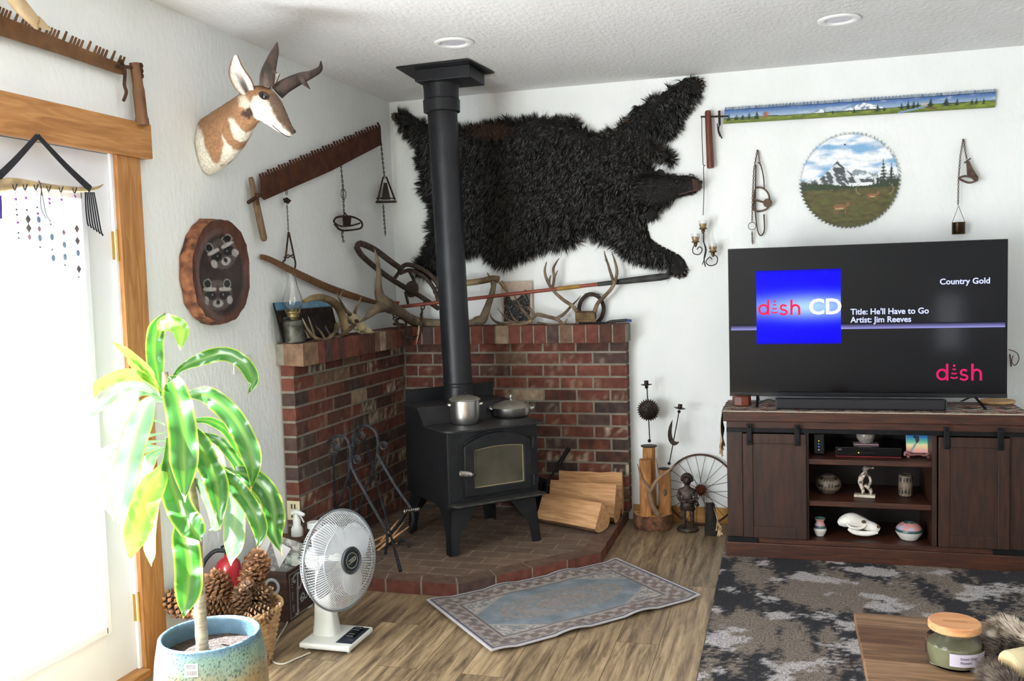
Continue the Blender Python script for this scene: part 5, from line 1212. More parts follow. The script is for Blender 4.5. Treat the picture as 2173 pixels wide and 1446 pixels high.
# strap thing at the right of the television
m = MB(); pts = [PY(x, y, -.03) for x, y in ((2140, 742), (2152, 746), (2160, 752), (2162, 764), (2154, 776), (2147, 768), (2150, 755))]
m.tube(bez(pts, 4), .005, 6, flat=.5); m.tube([PY(2143, 752, -.03), PY(2146, 778, -.03)], .004, 6)
S(m, 'leather_strap', mat('red_leather', '#4c3428', '#6e5040', 20, .7), 'curled brown leather strap hanging on the wall right of the television', 'strap', smooth=60)

# ================================================================ tv stand
SYF = -.697
DWOOD = mat('dark_walnut', '#23110a', '#3b1e10', 9, .5, bump=.08, bscale=60, stretch=(6, 6, .7), dist=.6, c3='#2f180d')
DWOODH = mat('dark_walnut_long', '#2d160d', '#4a2613', 9, .48, bump=.08, bscale=60, stretch=(.7, 6, 6), dist=.6, c3='#3c1d0f')
def sx(px): return PY(px, 1000, SYF).x
def sz(py): return PY(1850, py, SYF).z
XL, XRr = sx(1543), 2 * sx(1848) - sx(1543)
STZ = .800; YB = -.24
st_ = T('tv_stand', 'dark brown wooden media stand with sliding barn doors and open shelves', 'tv stand', ((XL + XRr) / 2, (SYF + YB) / 2, 0))
m = MB(); m.b2((XL - .018, SYF - .012, STZ - .052), (XRr + .018, YB, STZ)); P(m, 'top_board', DWOODH, st_, True, bevel=.004)
m = MB(); m.b2((XL, SYF + .004, .07), (XL + .022, YB + .003, STZ - .052)); m.b2((XRr - .022, SYF + .004, .07), (XRr, YB + .003, STZ - .052)); m.b2((XL, YB - .0, .07), (XRr, YB + .012, STZ - .052)) if False else None
P(m, 'side_panel', DWOOD, st_, True)
m = MB(); m.b2((XL + .022, YB - .012, .07), (XRr - .022, YB, STZ - .052)); P(m, 'back_panel', mat('dark_panel', '#170c08', rough=.7), st_, True)
zt_, zb_ = sz(922), .135
m = MB(); m.b2((XL, SYF, zt_), (XRr, SYF + .02, STZ - .052)); P(m, 'face_frame', DWOODH, st_, True, bevel=.002)
m = MB(); m.b2((XL, SYF, .095), (sx(1576), SYF + .02, zt_)); P(m, 'corner_stile', DWOOD, st_, True, bevel=.002); m = MB(); m.b2((2 * sx(1848) - sx(1576), SYF, .095), (XRr, SYF + .02, zt_))
P(m, 'corner_stile', DWOOD, st_, True, bevel=.002)
ox0, ox1 = sx(1716), sx(1978)
for xa, xb in ((ox0 - .022, ox0), (ox1, ox1 + .022)):
    m = MB(); m.b2((xa, SYF, .115), (xb, YB - .012, zt_)); P(m, 'divider', DWOOD, st_, True)
s1, s2 = sz(979), sz(1069)
for z in (s1, s2):
    m = MB(); m.b2((ox0, SYF + .012, z - .028), (ox1, YB - .012, z)); P(m, 'shelf', DWOODH, st_, True, bevel=.002)
m = MB(); m.b2((XL + .022, SYF + .0, .095), (XRr - .022, YB - .012, .118)); P(m, 'bottom_board', DWOODH, st_, True)
m = MB(); m.b2((XL - .012, SYF - .016, 0.012), (XRr + .012, YB, .095)); P(m, 'plinth', DWOODH, st_, True, bevel=.006)
BLK = mat('black_strap_iron', '#0d0e10', '#17181a', 30, .5, .6)
m = MB(); zr = sz(917); m.b2((XL, SYF - .016, zr - .011), (XRr, SYF - .008, zr + .011)); rail = P(m, 'barn_rail', BLK, st_, True, bevel=.001)
for px in (1566, 1697, 2003, 2126): pass
for x0p, x1p in ((1577, 1708), (1988, 2131)):
    if x0p == 1577: xa, xb = sx(1577), sx(1711)
    else: xa, xb = 2 * sx(1848) - sx(1711), 2 * sx(1848) - sx(1577)
    ztd, zbd = sz(924), .125; yf = SYF - .018
    w_ = MB(); t_ = .052
    w_.b2((xa, yf - .006, zbd), (xa + t_, yf + .012, ztd)); w_.b2((xb - t_, yf - .006, zbd), (xb, yf + .012, ztd)); w_.b2((xa + t_, yf - .006, ztd - t_), (xb - t_, yf + .012, ztd)); w_.b2((xa + t_, yf - .006, zbd), (xb - t_, yf + .012, zbd + t_ + .01))
    dd = P(w_, 'barn_door', DWOOD, st_, True, bevel=.003)
    m = MB(); m.b2((xa + t_, yf + .001, zbd + t_), (xb - t_, yf + .010, ztd - t_)); P(m, 'door_panel', DWOOD, dd, True)
    for hx in (xa + .035, xb - .045):
        m = MB(); m.b2((hx - .014, yf - .022, sz(948)), (hx + .014, yf - .010, sz(902))); h = P(m, 'hanger_strap', BLK, dd, True, bevel=.003)
        m = MB(); m.ball((hx, yf - .022, sz(908)), .007, 8); P(m, 'bolt', BLK, h, True); m = MB(); m.ball((hx, yf - .022, sz(940)), .006, 8); P(m, 'bolt', BLK, h, True)
for xa, xb in ((XL, XL + .155), (XRr - .155, XRr)):
    m = MB(); m.b2((xa, SYF - .019, .096), (xb, SYF - .002, .122)); P(m, 'corner_bracket', BLK, st_, True, bevel=.001)
# runner cloth
def runcol(u, v):
    r = int(v * 16); k = hsh(r, 1)
    if v < .05: return srgb('#cfc3ad')
    c = [srgb('#3f4f50'), srgb('#8f8478'), srgb('#5a4038'), srgb('#2e3c3e'), srgb('#a39a8c'), srgb('#6b5a50')][int(k * 6)]
    q = (u * 9) % 1; w = abs(q - .5) * 2
    if abs(w - ((v * 5) % 1)) < .25: c = srgb('#b7a893') if k > .4 else srgb('#7e3a34')
    if hsh(int(u * 240), r) > .93: c = srgb('#b43a3c')
    return c
t = T('woven_runner', 'patterned woven runner with fringed end lying on the media stand', 'runner', (XL + .5, SYF + .1, STZ))
ra, rb = XL - .020, XRr + .015
def rfn(u, v): 
    return Vector((ra + (rb - ra) * u, SYF - .0135 + v * .36, STZ + .0035 + .0015 * nz(u * 30, v * 5)))
m = MB(); m.sheet(rfn, 400, 32, colf=runcol); rc = P(m, 'cloth', mat('woven_cloth', '#dddddd', '#ffffff', 200, .9, vcol=True, bump=.5, bscale=400, coord='Object'), t, True, smooth=180); so = rc.modifiers.new('s', 'SOLIDIFY'); so.thickness = .003
m = MB(); m.sheet(lambda u, v: Vector((ra - .004 - .010 * math.sin(v * 3), SYF - .01 + u * .20 + .02 * v * nz(u * 3, 1), STZ + .003 - v * .17 * (1 - .25 * u))), 16, 16, colf=lambda u, v: runcol(v * .1, u)); h = P(m, 'hanging_end', MATS['woven_cloth'], t, True, smooth=180); so = h.modifiers.new('s', 'SOLIDIFY'); so.thickness = .004
m = MB()
for k in range(26):
    y = SYF - .008 + k * .0078; u = k / 26; z = STZ - .165 * (1 - .25 * u); m.tube(bez([(ra - .006, y, z + .008), (ra - .012 - .006 * hsh(k), y, z - .03), (ra - .02 * hsh(k, 2), y + .004, z - .075 - .02 * hsh(k, 5))], 3), .0032, 5)
P(m, 'fringe', mat('tan_fringe', '#8f7453', '#b3946c', 30, .95), t, True, smooth=60)
# ================================================================ television
TY = -.47
a, b, c, d = PY(1543, 527, TY), PY(2138, 509, TY), PY(1550, 843, TY), PY(2139, 843, TY)
tx0, tx1 = (a.x + c.x) / 2, (b.x + d.x) / 2; tz0, tz1 = (c.z + d.z) / 2, (a.z + b.z) / 2
SCR = mat('dark_screen', '#08080f', rough=.09, spec=.35)
tv = T('television', 'large flat television showing a blue music channel screen', 'television', ((tx0 + tx1) / 2, TY + .02, STZ + .005))
m = MB(); m.b2((tx0, TY + .002, tz0), (tx1, TY + .028, tz1)); m.b2((tx0 + .15, TY + .028, tz0 + .03), (tx1 - .15, TY + .062, tz0 + .45)); P(m, 'housing', BLACK, tv, True, bevel=.002)
bz = .007; zb2 = tz0 + .022
m = MB(); m.b2((tx0 + bz * .4, TY - .001, zb2), (tx1 - bz * .4, TY + .002, tz1 - bz * .5)); P(m, 'screen', SCR, tv, True)
m = MB(); m.b2((tx0, TY - .004, tz0), (tx1, TY + .002, zb2 - .001)); P(m, 'bottom_bezel', mat('bezel', '#16181d', rough=.3), tv, True, bevel=.001)
def spt(px, py, o=.0015): return PY(px, py, TY - .001 - o)
def emis(name, col_, s, vc=False):
    if name in MATS: return MATS[name]
    m_ = bpy.data.materials.new(name); m_.use_nodes = True; b_ = m_.node_tree.nodes['Principled BSDF']; b_.inputs['Base Color'].default_value = (0, 0, 0, 1); b_.inputs['Roughness'].default_value = .2; b_.inputs['Specular IOR Level'].default_value = .1
    b_.inputs['Emission Color'].default_value = (*srgb(col_), 1); b_.inputs['Emission Strength'].default_value = s
    if vc:
        a_ = m_.node_tree.nodes.new('ShaderNodeVertexColor'); a_.layer_name = 'col'; m_.node_tree.links.new(a_.outputs[0], b_.inputs['Emission Color'])
    MATS[name] = m_; return m_
p0, p1 = spt(1606, 731), spt(1784, 570)
def sqcol(u, v):
    g = math.exp(-((v - .5) / .13) ** 2); c = mixc(srgb('#0800f0'), srgb('#9fc4ee'), g * (.35 + .65 * math.exp(-((u - .62) / .4) ** 2)))
    return mixc(c, (0, 0, .25), sstep(.05, 0, v) * .7 + sstep(.95, 1, v) * .7)
m = MB(); m.sheet(lambda u, v: Vector((p0.x + (p1.x - p0.x) * u, p0.y, p0.z + (p1.z - p0.z) * v)), 24, 60, colf=sqcol); P(m, 'blue_square', emis('screen_picture', '#ffffff', 1.0, True), tv, True, label='glowing blue channel square')
# bar of light and dim screen glow
q0, q1 = spt(1551, 705, .0008), spt(2134, 682, .0008)
m = MB(); zz0 = spt(1842, 698).z; m.sheet(lambda u, v: Vector((tx0 + .012 + (tx1 - tx0 - .024) * u, TY - .0018, zz0 + .030 * v)), 30, 10, colf=lambda u, v: mixc(srgb('#9a98e0'), srgb('#101018'), min(1, v * 1.1) ** .6))
P(m, 'light_bar', emis('screen_picture', '#ffffff', 1.0, True), tv, True)
def stext(body, px, py, hpx, m_, nm, bold=.0, sxx=1.0, align='LEFT', o=.0022, sp=1.0):
    q = spt(px, py, o); k = abs((spt(px, py) - spt(px, py - hpx)).z); size = k / .72
    return P(text_mb(body, size, Matrix.Translation(q) @ Matrix.Rotation(R(90), 4, 'X'), .0002, sx=sxx, bold=bold * size, align=align, spacing=sp), nm, m_, tv, True)
TW = emis('screen_text', '#c4ccff', 1.1); TR2 = emis('screen_red', '#e0244e', 1.0); TP = emis('screen_pink', '#cf1c60', .9); TWW = emis('screen_white', '#ffffff', 1.3)
stext('Country Gold', 1994, 604, 12.5, TW, 'channel_text', .02, .98)
stext("Title: He'll Have to Go", 1805, 668, 12.5, TW, 'title_text', .02, .95)
stext('Artist: Jim Reeves', 1805, 685, 12.5, TW, 'artist_text', .02, .95)
def dish(px, py, w, m_, nm):
    """wordmark: d, stacked waves, s, h; px left edge, py baseline, w width in picture units"""
    m = MB(); k = w / 100; r = (spt(px + 10, py) - spt(px, py)).length / 10 * k
    def Q(x, y, o=.0024): return spt(px + x * k, py - y * k, o)
    def stroke(pts, wd=5.0):
        pts = [Q(x, y) for x, y in pts]; n = len(pts); L = []; Rr = []
        for i in range(n):
            t_ = (pts[min(i + 1, n - 1)] - pts[max(i - 1, 0)]).normalized(); s_ = Vector((-t_.z, 0, t_.x)) * (wd / 2 * r); L.append(pts[i] + s_); Rr.append(pts[i] - s_)
        m.add(L + Rr, [(i, i + 1, n + i + 1, n + i) for i in range(n - 1)])
    arc = lambda cx, cy, rx, ry, a0, a1, n=20: [(cx + rx * math.cos(R(a0 + (a1 - a0) * i / n)), cy + ry * math.sin(R(a0 + (a1 - a0) * i / n))) for i in range(n + 1)]
    stroke(arc(13, 12.5, 10, 10, 0, 360, 28)); stroke([(23.5, 0), (23.5, 35)])
    for cy, ww in ((22, 3.5), (14, 5.5), (6, 7.5)):
        q = arc(38, cy + 3, ww, ww * .55, 200, 340, 8); stroke(q, 3.2)
    m.add([Q(38 + 2.6 * math.cos(a), 31 + 2.6 * math.sin(a)) for a in [2 * PI * i / 12 for i in range(12)]], [tuple(range(12))])
    stroke([(65, 20)] + arc(58, 17, 6, 5.5, 60, 250, 12) + arc(58.5, 6.5, 6.8, 5, 80, -110, 12) + [(50, 4)], 4.6)
    stroke([(76, 0), (76, 35)]); stroke([(76, 12)] + arc(85, 14, 8.5, 8.5, 170, 0, 14) + [(93.5, 0)])
    return P(m, nm, m_, tv, True)
dish(1608, 669, 94, TR2, 'logo_wordmark')
stext('CD', 1716, 667, 33, TWW, 'logo_letters', .02, 1.0)
dish(1986, 808, 102, TP, 'corner_wordmark')
for px, s in ((1608, 1), (2068, -1)):
    m = MB(); x = PY(px, 860, TY).x; y1 = SYF + .055
    for dy in ((-1,) if px == 1608 else (-1, 1)):
        ye = TY + .03 + dy * .155; ye = max(ye, SYF + .02)
        m.prism([(x - .007, TY + .005, tz0 + .01), (x + .007, TY + .005, tz0 + .01), (x + .007 + (.03 if px != 1608 else 0) * -dy, ye, STZ + .009), (x - .007 + (.03 if px != 1608 else 0) * -dy, ye, STZ + .009)], (0, .014, 0))
    if px == 1608: m.prism([(x - .007, TY + .02, tz0 + .01), (x + .007, TY + .02, tz0 + .01), (x + .007, TY + .16, STZ + .009), (x - .007, TY + .16, STZ + .009)], (0, .014, 0))
    P(m, 'foot', BLACK, tv, True)
# soundbar
m = MB(); q0 = PY(1647, 866, SYF + .09); q1 = PY(2006, 868, SYF + .09); t = T('soundbar', 'long black soundbar on the runner in front of the television', 'soundbar', ((q0.x + q1.x) / 2, SYF + .1, STZ + .006))
m.b2((q0.x, SYF + .065, STZ + .0065), (q1.x, SYF + .13, STZ + .062)); P(m, 'bar_body', mat('speaker_cloth', '#121216', '#1c1c22', 200, .7), t, True, bevel=.008)
for x in (q0.x - .002, q1.x): m = MB(); m.b2((x, SYF + .066, STZ + .009), (x + .003, SYF + .129, STZ + .060)); P(m, 'end_cap', mat('gunmetal', '#5a5a60', rough=.35, metal=.8), t, True)
m = MB(); m.tube(bez([(q0.x + .01, SYF + .13, STZ + .03), (q0.x - .04, SYF + .16, STZ + .045), (q0.x - .10, SYF + .2, STZ + .015)], 5), .003, 6); S(m, 'audio_cable', BLACK, 'thin black cable running from the soundbar end behind the screen', 'cable', smooth=60)
# wooden box behind the foot, wooden plate
c = PY(1574, 856, SYF + .20); m = MB(); m.lathe([(.048, 0), (.052, .006), (.050, .05), (.046, .055), (0, .056)], 8, Matrix.Translation((c.x, c.y, STZ + .006))); S(m, 'wooden_box', mat('cherry_wood', '#4a1f12', '#6b2f1a', 12, .35), 'small reddish octagonal wooden box under the screen corner', 'box', smooth=20)
c = PY(2117, 856, YB - .08); m = MB(); m.lathe([(0, 0), (.075, 0), (.085, .008), (.085, .016), (.06, .012), (0, .012)], 32, Matrix.Translation((c.x, c.y, STZ + .006)), caps=False); S(m, 'wooden_dish', mat('pale_wood', '#a37f52', '#bd9a6c', 12, .6), 'flat pale wooden dish behind the right television foot', 'dish', smooth=40)
# ================================================================ things on the stand's shelves
def on(px, py, z): 
    q = PZ(px, py, z); return q
t = T('modem', 'black upright modem with small lit lights on the upper shelf', 'modem', (sx(1740), -.50, s1 + .001))
m = MB(); m.b2((sx(1728), -.56, s1 + .001), (sx(1752), -.42, s1 + .115)); P(m, 'modem_case', BLACK, t, True, bevel=.006)
for k, cc in enumerate(('#ffd23a', '#3a7bff', '#3a7bff', '#9aa8ff')):
    m = MB(); m.ball((sx(1740), -.5605, s1 + .075 - k * .016), .0022, 6); P(m, 'indicator_light', emis('led_' + ('yellow' if k == 0 else 'blue' if k < 3 else 'pale'), cc, 3), t, True)
t = T('receiver_box', 'black satellite receiver box with a thin red lower edge on the upper shelf', 'receiver', (sx(1842), -.5, s1 + .001))
x0_, x1_ = PY(1773, 970, -.60).x, PY(1913, 970, -.60).x
m = MB(); m.b2((x0_, -.60, s1 + .006), (x1_, -.36, s1 + .052)); P(m, 'case', mat('gloss_black', '#0a0a0c', rough=.15), t, True, bevel=.003)
m = MB(); m.b2((x0_, -.6012, s1 + .001), (x1_, -.37, s1 + .0055)); P(m, 'red_strip', mat('deep_red', '#6e1018', rough=.4), t, True, label='dark red lower strip')
m = MB(); m.ball((PY(1822, 968, -.6).x, -.6015, s1 + .024), .0028, 6); P(m, 'indicator_light', emis('led_yellow', '#ffd23a', 3), t, True)
for k in range(6): m = MB(); m.ball((PY(1828 + k * 5, 968, -.6).x, -.601, s1 + .024), .0013, 5); P(m, 'button_dot', mat('dot_grey', '#8a8a8a'), t, True)
P(text_mb('dish', .012, Matrix.Translation((x0_ + .012, -.6012, s1 + .036)) @ Matrix.Rotation(R(90), 4, 'X'), .0001), 'front_lettering', mat('dot_grey', '#8a8a8a'), t, True)
t = T('glass_orb', 'round clear glass orb with an etched scene standing on the receiver', 'ornament', (sx(1838), -.48, s1 + .055))
cx_, cy_ = PY(1837, 940, -.50).x, -.50
m = MB(); m.b2((cx_ - .062, cy_ - .035, s1 + .0535), (cx_ + .062, cy_ + .035, s1 + .058)); P(m, 'base_slip', mat('pink_slip', '#a98c94', rough=.5), t, True)
m = MB(); m.lathe([(.022, 0), (.034, .008), (.046, .028), (.048, .045), (.040, .068), (.024, .082), (.022, .086), (.019, .084), (.036, .064), (.043, .045), (.040, .028), (.03, .012), (0, .006)], 32, Matrix.Translation((cx_, cy_, s1 + .058)), caps=False); P(m, 'glass_shell', mat('grey_glass', '#d8cfc8', rough=.08, trans=.7), t, True, smooth=60)
m = MB()
for k in range(14): a = k * 2.4; m.ball((cx_ + .024 * math.cos(a) * hsh(k), cy_ + .02 * math.sin(a), s1 + .066 + .05 * hsh(k, 7)), (.008, .006, .010), 6)
P(m, 'etched_figure', mat('frosted_bits', '#cfc8c0', '#6d645e', 60, .5), t, True, smooth=60)
t = T('painted_tile', 'square tile painted in rainbow bands with a dark flute player figure on a little stand', 'tile', (sx(1946), -.5, s1 + .001))
A_, B_ = PY(1923, 967, -.55), PY(1971, 967, -.55); hgt = B_.x - A_.x
def tilecol(u, v):
    st = [(0, '#e0a0a8'), (.14, '#e8b09a'), (.3, '#f0d9a0'), (.38, '#e6e2b0'), (.48, '#7fc9a0'), (.62, '#4aa8b8'), (.75, '#2f7fc0'), (1, '#2a5aa8')]
    c = srgb(st[-1][1])
    for (a0, c0_), (a1, c1_) in zip(st, st[1:]):
        if a0 <= v <= a1: c = mixc(srgb(c0_), srgb(c1_), (v - a0) / (a1 - a0))
    x, y = u - .5, v - .5
    if (x / .10) ** 2 + ((y - .14) / .16) ** 2 < 1 or ((x + .10) / .08) ** 2 + ((y - .24) / .07) ** 2 < 1 or (abs(x + .02 - (y) * .5) < .035 and -.22 < y < .05): c = srgb('#2a2c30')
    if abs(x + .04 - y * .55) < .055 and -.45 < y < -.05: c = srgb('#8fa3ad')
    return c
m = MB(); zb3 = s1 + .022
m.sheet(lambda u, v: Vector((A_.x + hgt * u, -.556 + v * .022, zb3 + v * hgt * 1.0)), 60, 60, colf=tilecol); P(m, 'tile_face', mat('glazed_tile', '#ffffff', '#f4f4f4', 20, .15, vcol=True), t, True)
m = MB(); m.prism([(A_.x, -.5555, zb3), (A_.x, -.5335, zb3 + hgt), (A_.x, -.527, zb3 + hgt), (A_.x, -.549, zb3)], (hgt, 0, 0)); P(m, 'tile_body', mat('tile_body', '#b9c4c8', rough=.5), t, True)
m = MB(); m.tube(bez([(A_.x - .01, -.585, s1 + .012), (A_.x - .006, -.585, s1 + .030), (A_.x + .02, -.583, s1 + .016), (A_.x + hgt / 2, -.583, s1 + .020), (B_.x - .02, -.583, s1 + .016), (B_.x + .006, -.585, s1 + .030), (B_.x + .010, -.585, s1 + .012)], 5), .0075, 8); m.b2((A_.x, -.585, s1 + .001), (A_.x + .012, -.50, s1 + .012)); m.b2((B_.x - .012, -.585, s1 + .001), (B_.x, -.50, s1 + .012)); P(m, 'tile_stand', mat('rosy_wood', '#8a5a58', '#6a4442', 20, .5), t, True, smooth=60)
# middle shelf
WOVEN = mat('dark_pot_glaze', '#ffffff', '#dddddd', 80, .4, vcol=True)
def potlathe(prof, colf, n=48, M=None):
    m = MB(); pr_ = bez(prof, 5); k = len(m.v); m.lathe(pr_, n, M, caps=False)
    m.c = [colf(i % n / n, pr_[i // n][1], i // n / (len(pr_) - 1)) for i in range(len(m.v))]; return m
def lattice(rows, cols_):
    def f(u, z, t_):
        r = int(t_ * rows * 1.0); a = (t_ * rows) % 1; b_ = (u * cols_ + (r % 2) * .5) % 1
        if t_ < .1 or t_ > .93: return srgb('#171513')
        d = ((a - .5) / .34) ** 2 + ((b_ - .5) / .32) ** 2
        return srgb('#12100f') if d < 1 else srgb('#7b6d5d')
    return f
c = on(1758, 1052, s2 + .001); c = Vector((PY(1758, 1040, -.50).x, -.50, s2 + .002))
S(potlathe([(0, 0), (.03, .0), (.045, .008), (.064, .035), (.066, .055), (.055, .082), (.030, .097), (.026, .1), (.022, .097), (0, .092)], lattice(6, 26)), 'round_vase', WOVEN, 'squat round vase with a lattice pattern on the middle shelf', 'vase', M=Matrix.Translation(c), smooth=60)
c = Vector((PY(1922, 1040, -.50).x, -.50, s2 + .002))
S(potlathe([(0, 0), (.028, 0), (.034, .004), (.036, .03), (.036, .095), (.034, .108), (.029, .114), (.025, .112), (0, .108)], lattice(7, 13)), 'cylinder_vase', WOVEN, 'tall straight vase with a lattice pattern on the middle shelf', 'vase', M=Matrix.Translation(c), smooth=60)
cx_ = PY(1835, 1040, -.56).x; t = T('dancer_figurine', 'carved pale figurine of a leaning dancer on a flat base on the middle shelf', 'figurine', (cx_, -.56, s2 + .001))
FIGM = mat('mottled_stone', '#4c433d', '#c9bcab', 60, .6, contrast=(.42, .56))
m = MB(); m.box((cx_ + .0, -.56, s2 + .009), (.105, .045, .015), Euler((0, 0, R(-8))).to_matrix()); P(m, 'stone_base', mat('pale_stone', '#a99d8c', '#c4b9a8', 20, .7), t, True, bevel=.002)
m = MB(); z0_ = s2 + .016
def fp(dx, dz, dy=0): return Vector((cx_ + dx, -.56 + dy, z0_ + dz))
m.tube(bez([fp(-.005, 0), fp(-.012, .03), fp(-.02, .06), fp(-.018, .085), fp(0, .11), fp(.010, .122)], 4), [.009] * 4 + [.011] * 4 + [.014] * 8 + [.012] * 5, 8)
m.tube(bez([fp(.03, 0), fp(.028, .025), fp(.012, .04), fp(.0, .05)], 4), .010, 8)
m.tube(bez([fp(.005, .115), fp(.022, .095), fp(.03, .07), fp(.022, .05), fp(.005, .035)], 4), .007, 8)
m.ball(fp(.003, .135), (.014, .012, .015), 10); m.tube([fp(.008, .14), fp(.045, .142)], [.008, .004], 8); P(m, 'carved_body', FIGM, t, True, smooth=60)
# bottom shelf
sb = .119
def paintpot(zs):
    def f(u, z, t_):
        if t_ < .40: return srgb('#d9d4cc')
        if t_ < .47: return srgb('#2c4f50')
        if t_ < .72: return mixc(srgb('#c98e88'), srgb('#a9a2b8'), sstep(0, .25, nz(math.sin(u * 6.28) * 2, math.cos(u * 6.28) * 2, t_ * 5)))
        if t_ < .95: return srgb('#47706c')
        return srgb('#d8d2c8')
    return f
GLAZE = mat('painted_glaze', '#ffffff', '#f2f2f2', 20, .25, vcol=True)
c = Vector((PY(1740, 1120, -.60).x, -.60, sb))
S(potlathe([(0, 0), (.016, 0), (.022, .004), (.032, .026), (.034, .038), (.028, .056), (.022, .070), (.021, .082), (.029, .096), (.026, .096), (.019, .084), (0, .08)], paintpot(0)), 'painted_vase', GLAZE, 'small flared vase with teal and pink bands on the bottom shelf', 'vase', M=Matrix.Translation(c), smooth=60)
c = Vector((PY(1929, 1120, -.585).x, -.585, sb))
S(potlathe([(0, 0), (.034, 0), (.046, .008), (.064, .036), (.066, .052), (.054, .074), (.034, .088), (.024, .090), (.020, .088), (0, .084)], paintpot(0)), 'painted_bowl', GLAZE, 'round bowl with teal band and pink mountains on the bottom shelf', 'bowl', M=Matrix.Translation(c), smooth=60)
t = T('animal_skull', 'clean white bear-like skull on the bottom shelf', 'skull', (PY(1822, 1120, -.58).x, -.58, sb))
WB = mat('white_bone', '#d9d4ca', '#efece6', 14, .7, bump=.3, bscale=40)
def sk(px, py, y=-.58): return PY(px, py, y)
m = MB(); q = bez([tuple(sk(1779, 1112)) + (.012,), tuple(sk(1788, 1108)) + (.030,), tuple(sk(1806, 1104)) + (.041,), tuple(sk(1824, 1108)) + (.036,), tuple(sk(1840, 1115)) + (.030,), tuple(sk(1856, 1120)) + (.025,), tuple(sk(1866, 1124)) + (.014,)], 5); m.tube([v[:3] for v in q], [v[3] for v in q], 20, flat=.95)
m.tube(bez([sk(1800, 1122, -.61), sk(1815, 1130, -.615), sk(1840, 1133, -.61), sk(1862, 1130, -.595)], 4), [.008, .011, .013, .014, .014, .014, .014, .014, .014, .013, .012, .010, .009], 10)
m.tube(bez([sk(1795, 1110, -.615), sk(1806, 1120, -.625), sk(1826, 1122, -.622), sk(1838, 1114, -.61)], 4), .007, 8)
for k in range(5): a_ = sk(1842 + k * 5, 1126, -.608); m.tube([a_, a_ - Vector((0, 0, .010))], [.003, .001], 5)
P(m, 'skull_bone', WB, t, True, smooth=60)
m = MB(); m.ball(sk(1833, 1108, -.612), (.012, .012, .009), 10); P(m, 'eye_socket', mat('socket_brown', '#5a4232', rough=.9), t, True); m = MB(); m.ball(sk(1864, 1118, -.594), (.009, .014, .009), 10); P(m, 'nose_hole', mat('socket_brown', '#5a4232'), t, True)
# ================================================================ rugs
def rugcol(u, v):
    """faded persian style: u along the length, v across"""
    e = min(u * 1.6, (1 - u) * 1.6, v, 1 - v); n = nz(u * 60, v * 40, 2); cream = srgb('#a59c95'); rose = srgb('#7d6c68'); blue = srgb('#6c7880'); ind = srgb('#4c4f66')
    if e < .018: return srgb('#c2bcbc')
    if e < .032: return ind
    if e < .15:
        q = math.sin(u * 95) * math.sin(v * 60) if e > .055 else .3
        c = mixc(rose, cream, sstep(-.1, .5, q + n)); c = mixc(c, ind, sstep(.15, .35, nz(u * 45, v * 30, 9)) * .8)
        return c
    if e < .165: return cream
    if e < .185: return mixc(rose, ind, .3)
    # corner spandrels and field
    x = abs(u - .5) / .40; y = abs(v - .5) / .33
    if x + y * .75 > 1.22:
        k = nz(u * 30, v * 22, 4); return mixc(mixc(cream, srgb('#c9bfb4'), .4), mixc(blue, ind, .4), sstep(.02, .12, abs(k)) * .0 + sstep(.16, .05, abs(k)) * .7)
    if x + y * .75 > 1.17: return cream
    c = mixc(blue, srgb('#8f979d'), .5 + nz(u * 12, v * 8) * 1.3)
    d = (x / .75) ** 2 + (y / .62) ** 2
    if d < 1: c = mixc(c, mixc(rose, cream, .5 + n), .55 + .3 * math.sin(d * 16))
    return mixc(c, cream, sstep(.15, .4, nz(u * 28, v * 20, 6)) * .5)
ra_, rb_, rc_, rd_ = PZ(905, 1282, .004), PZ(1308, 1192, .004), PZ(1487, 1271, .004), PZ(1043, 1392, .004)
def rfn2(u, v):
    p = ra_.lerp(rb_, u).lerp(rd_.lerp(rc_, u), v); e = min(u, 1 - u, v, 1 - v)
    p.z = .006 + max(0, .011 * math.sin(u * 19 + 1) * sstep(.25, 0, e)) + .004 * sstep(.1, 0, e); return p
m = MB(); m.sheet(rfn2, 240, 140, colf=rugcol)
o = S(m, 'small_rug', mat('flat_rug', '#d5d5d5', '#ffffff', 250, .95, vcol=True, bump=.4, bscale=500), 'small faded blue and rose patterned rug in front of the hearth', 'rug', loc=(1.3, -1.5, 0), smooth=180)
so = o.modifiers.new('s', 'SOLIDIFY'); so.thickness = .006; so.offset = -1
# shag rug
def shagcol(x, y):
    f = .5 * nz(x * 34, y * 60, 3, 2); a = nz(x * 4.4 + 3, y * 2.0, 1, 4); b = nz(x * 4.6, y * 5.6, 5, 4); st = nz(x * 9, y * 1.6, 9, 3)
    c = mixc(srgb('#34343a'), srgb('#94877b'), sstep(-.05, .05, a + .5 * st + .02 + f * .8))
    c = mixc(c, srgb('#d2cccb'), sstep(.10, .18, b + f * .55)); return c
RX0, RX1, RY0, RY1 = 2.165, 5.0, -4.4, -.632
rr = random.Random(11)
t = T('shag_rug', 'grey and cream shaggy rug in front of the media stand', 'rug', (3.5, -2.4, 0))
m = MB()
def sh(u, v):
    x = RX0 + (RX1 - RX0) * u; y = RY0 + (RY1 - RY0) * v
    return Vector((x + .01 * nz(y * 6, u) * (u < .02), y, .016 + .006 * nz(x * 22, y * 22, 1) + .004 * nz(x * 60, y * 60)))
m.sheet(sh, 260, 300, colf=lambda u, v: shagcol(RX0 + (RX1 - RX0) * u, RY0 + (RY1 - RY0) * v)); bs = P(m, 'pile_base', mat('shag_base', '#a0a0a0', '#ffffff', 120, .95, vcol=True, bump=1, bscale=160), t, True, smooth=180); bs['kind'] = 'stuff'
so = bs.modifiers.new('s', 'SOLIDIFY'); so.thickness = .014; so.offset = -1
V = []; Fc = []; C = []
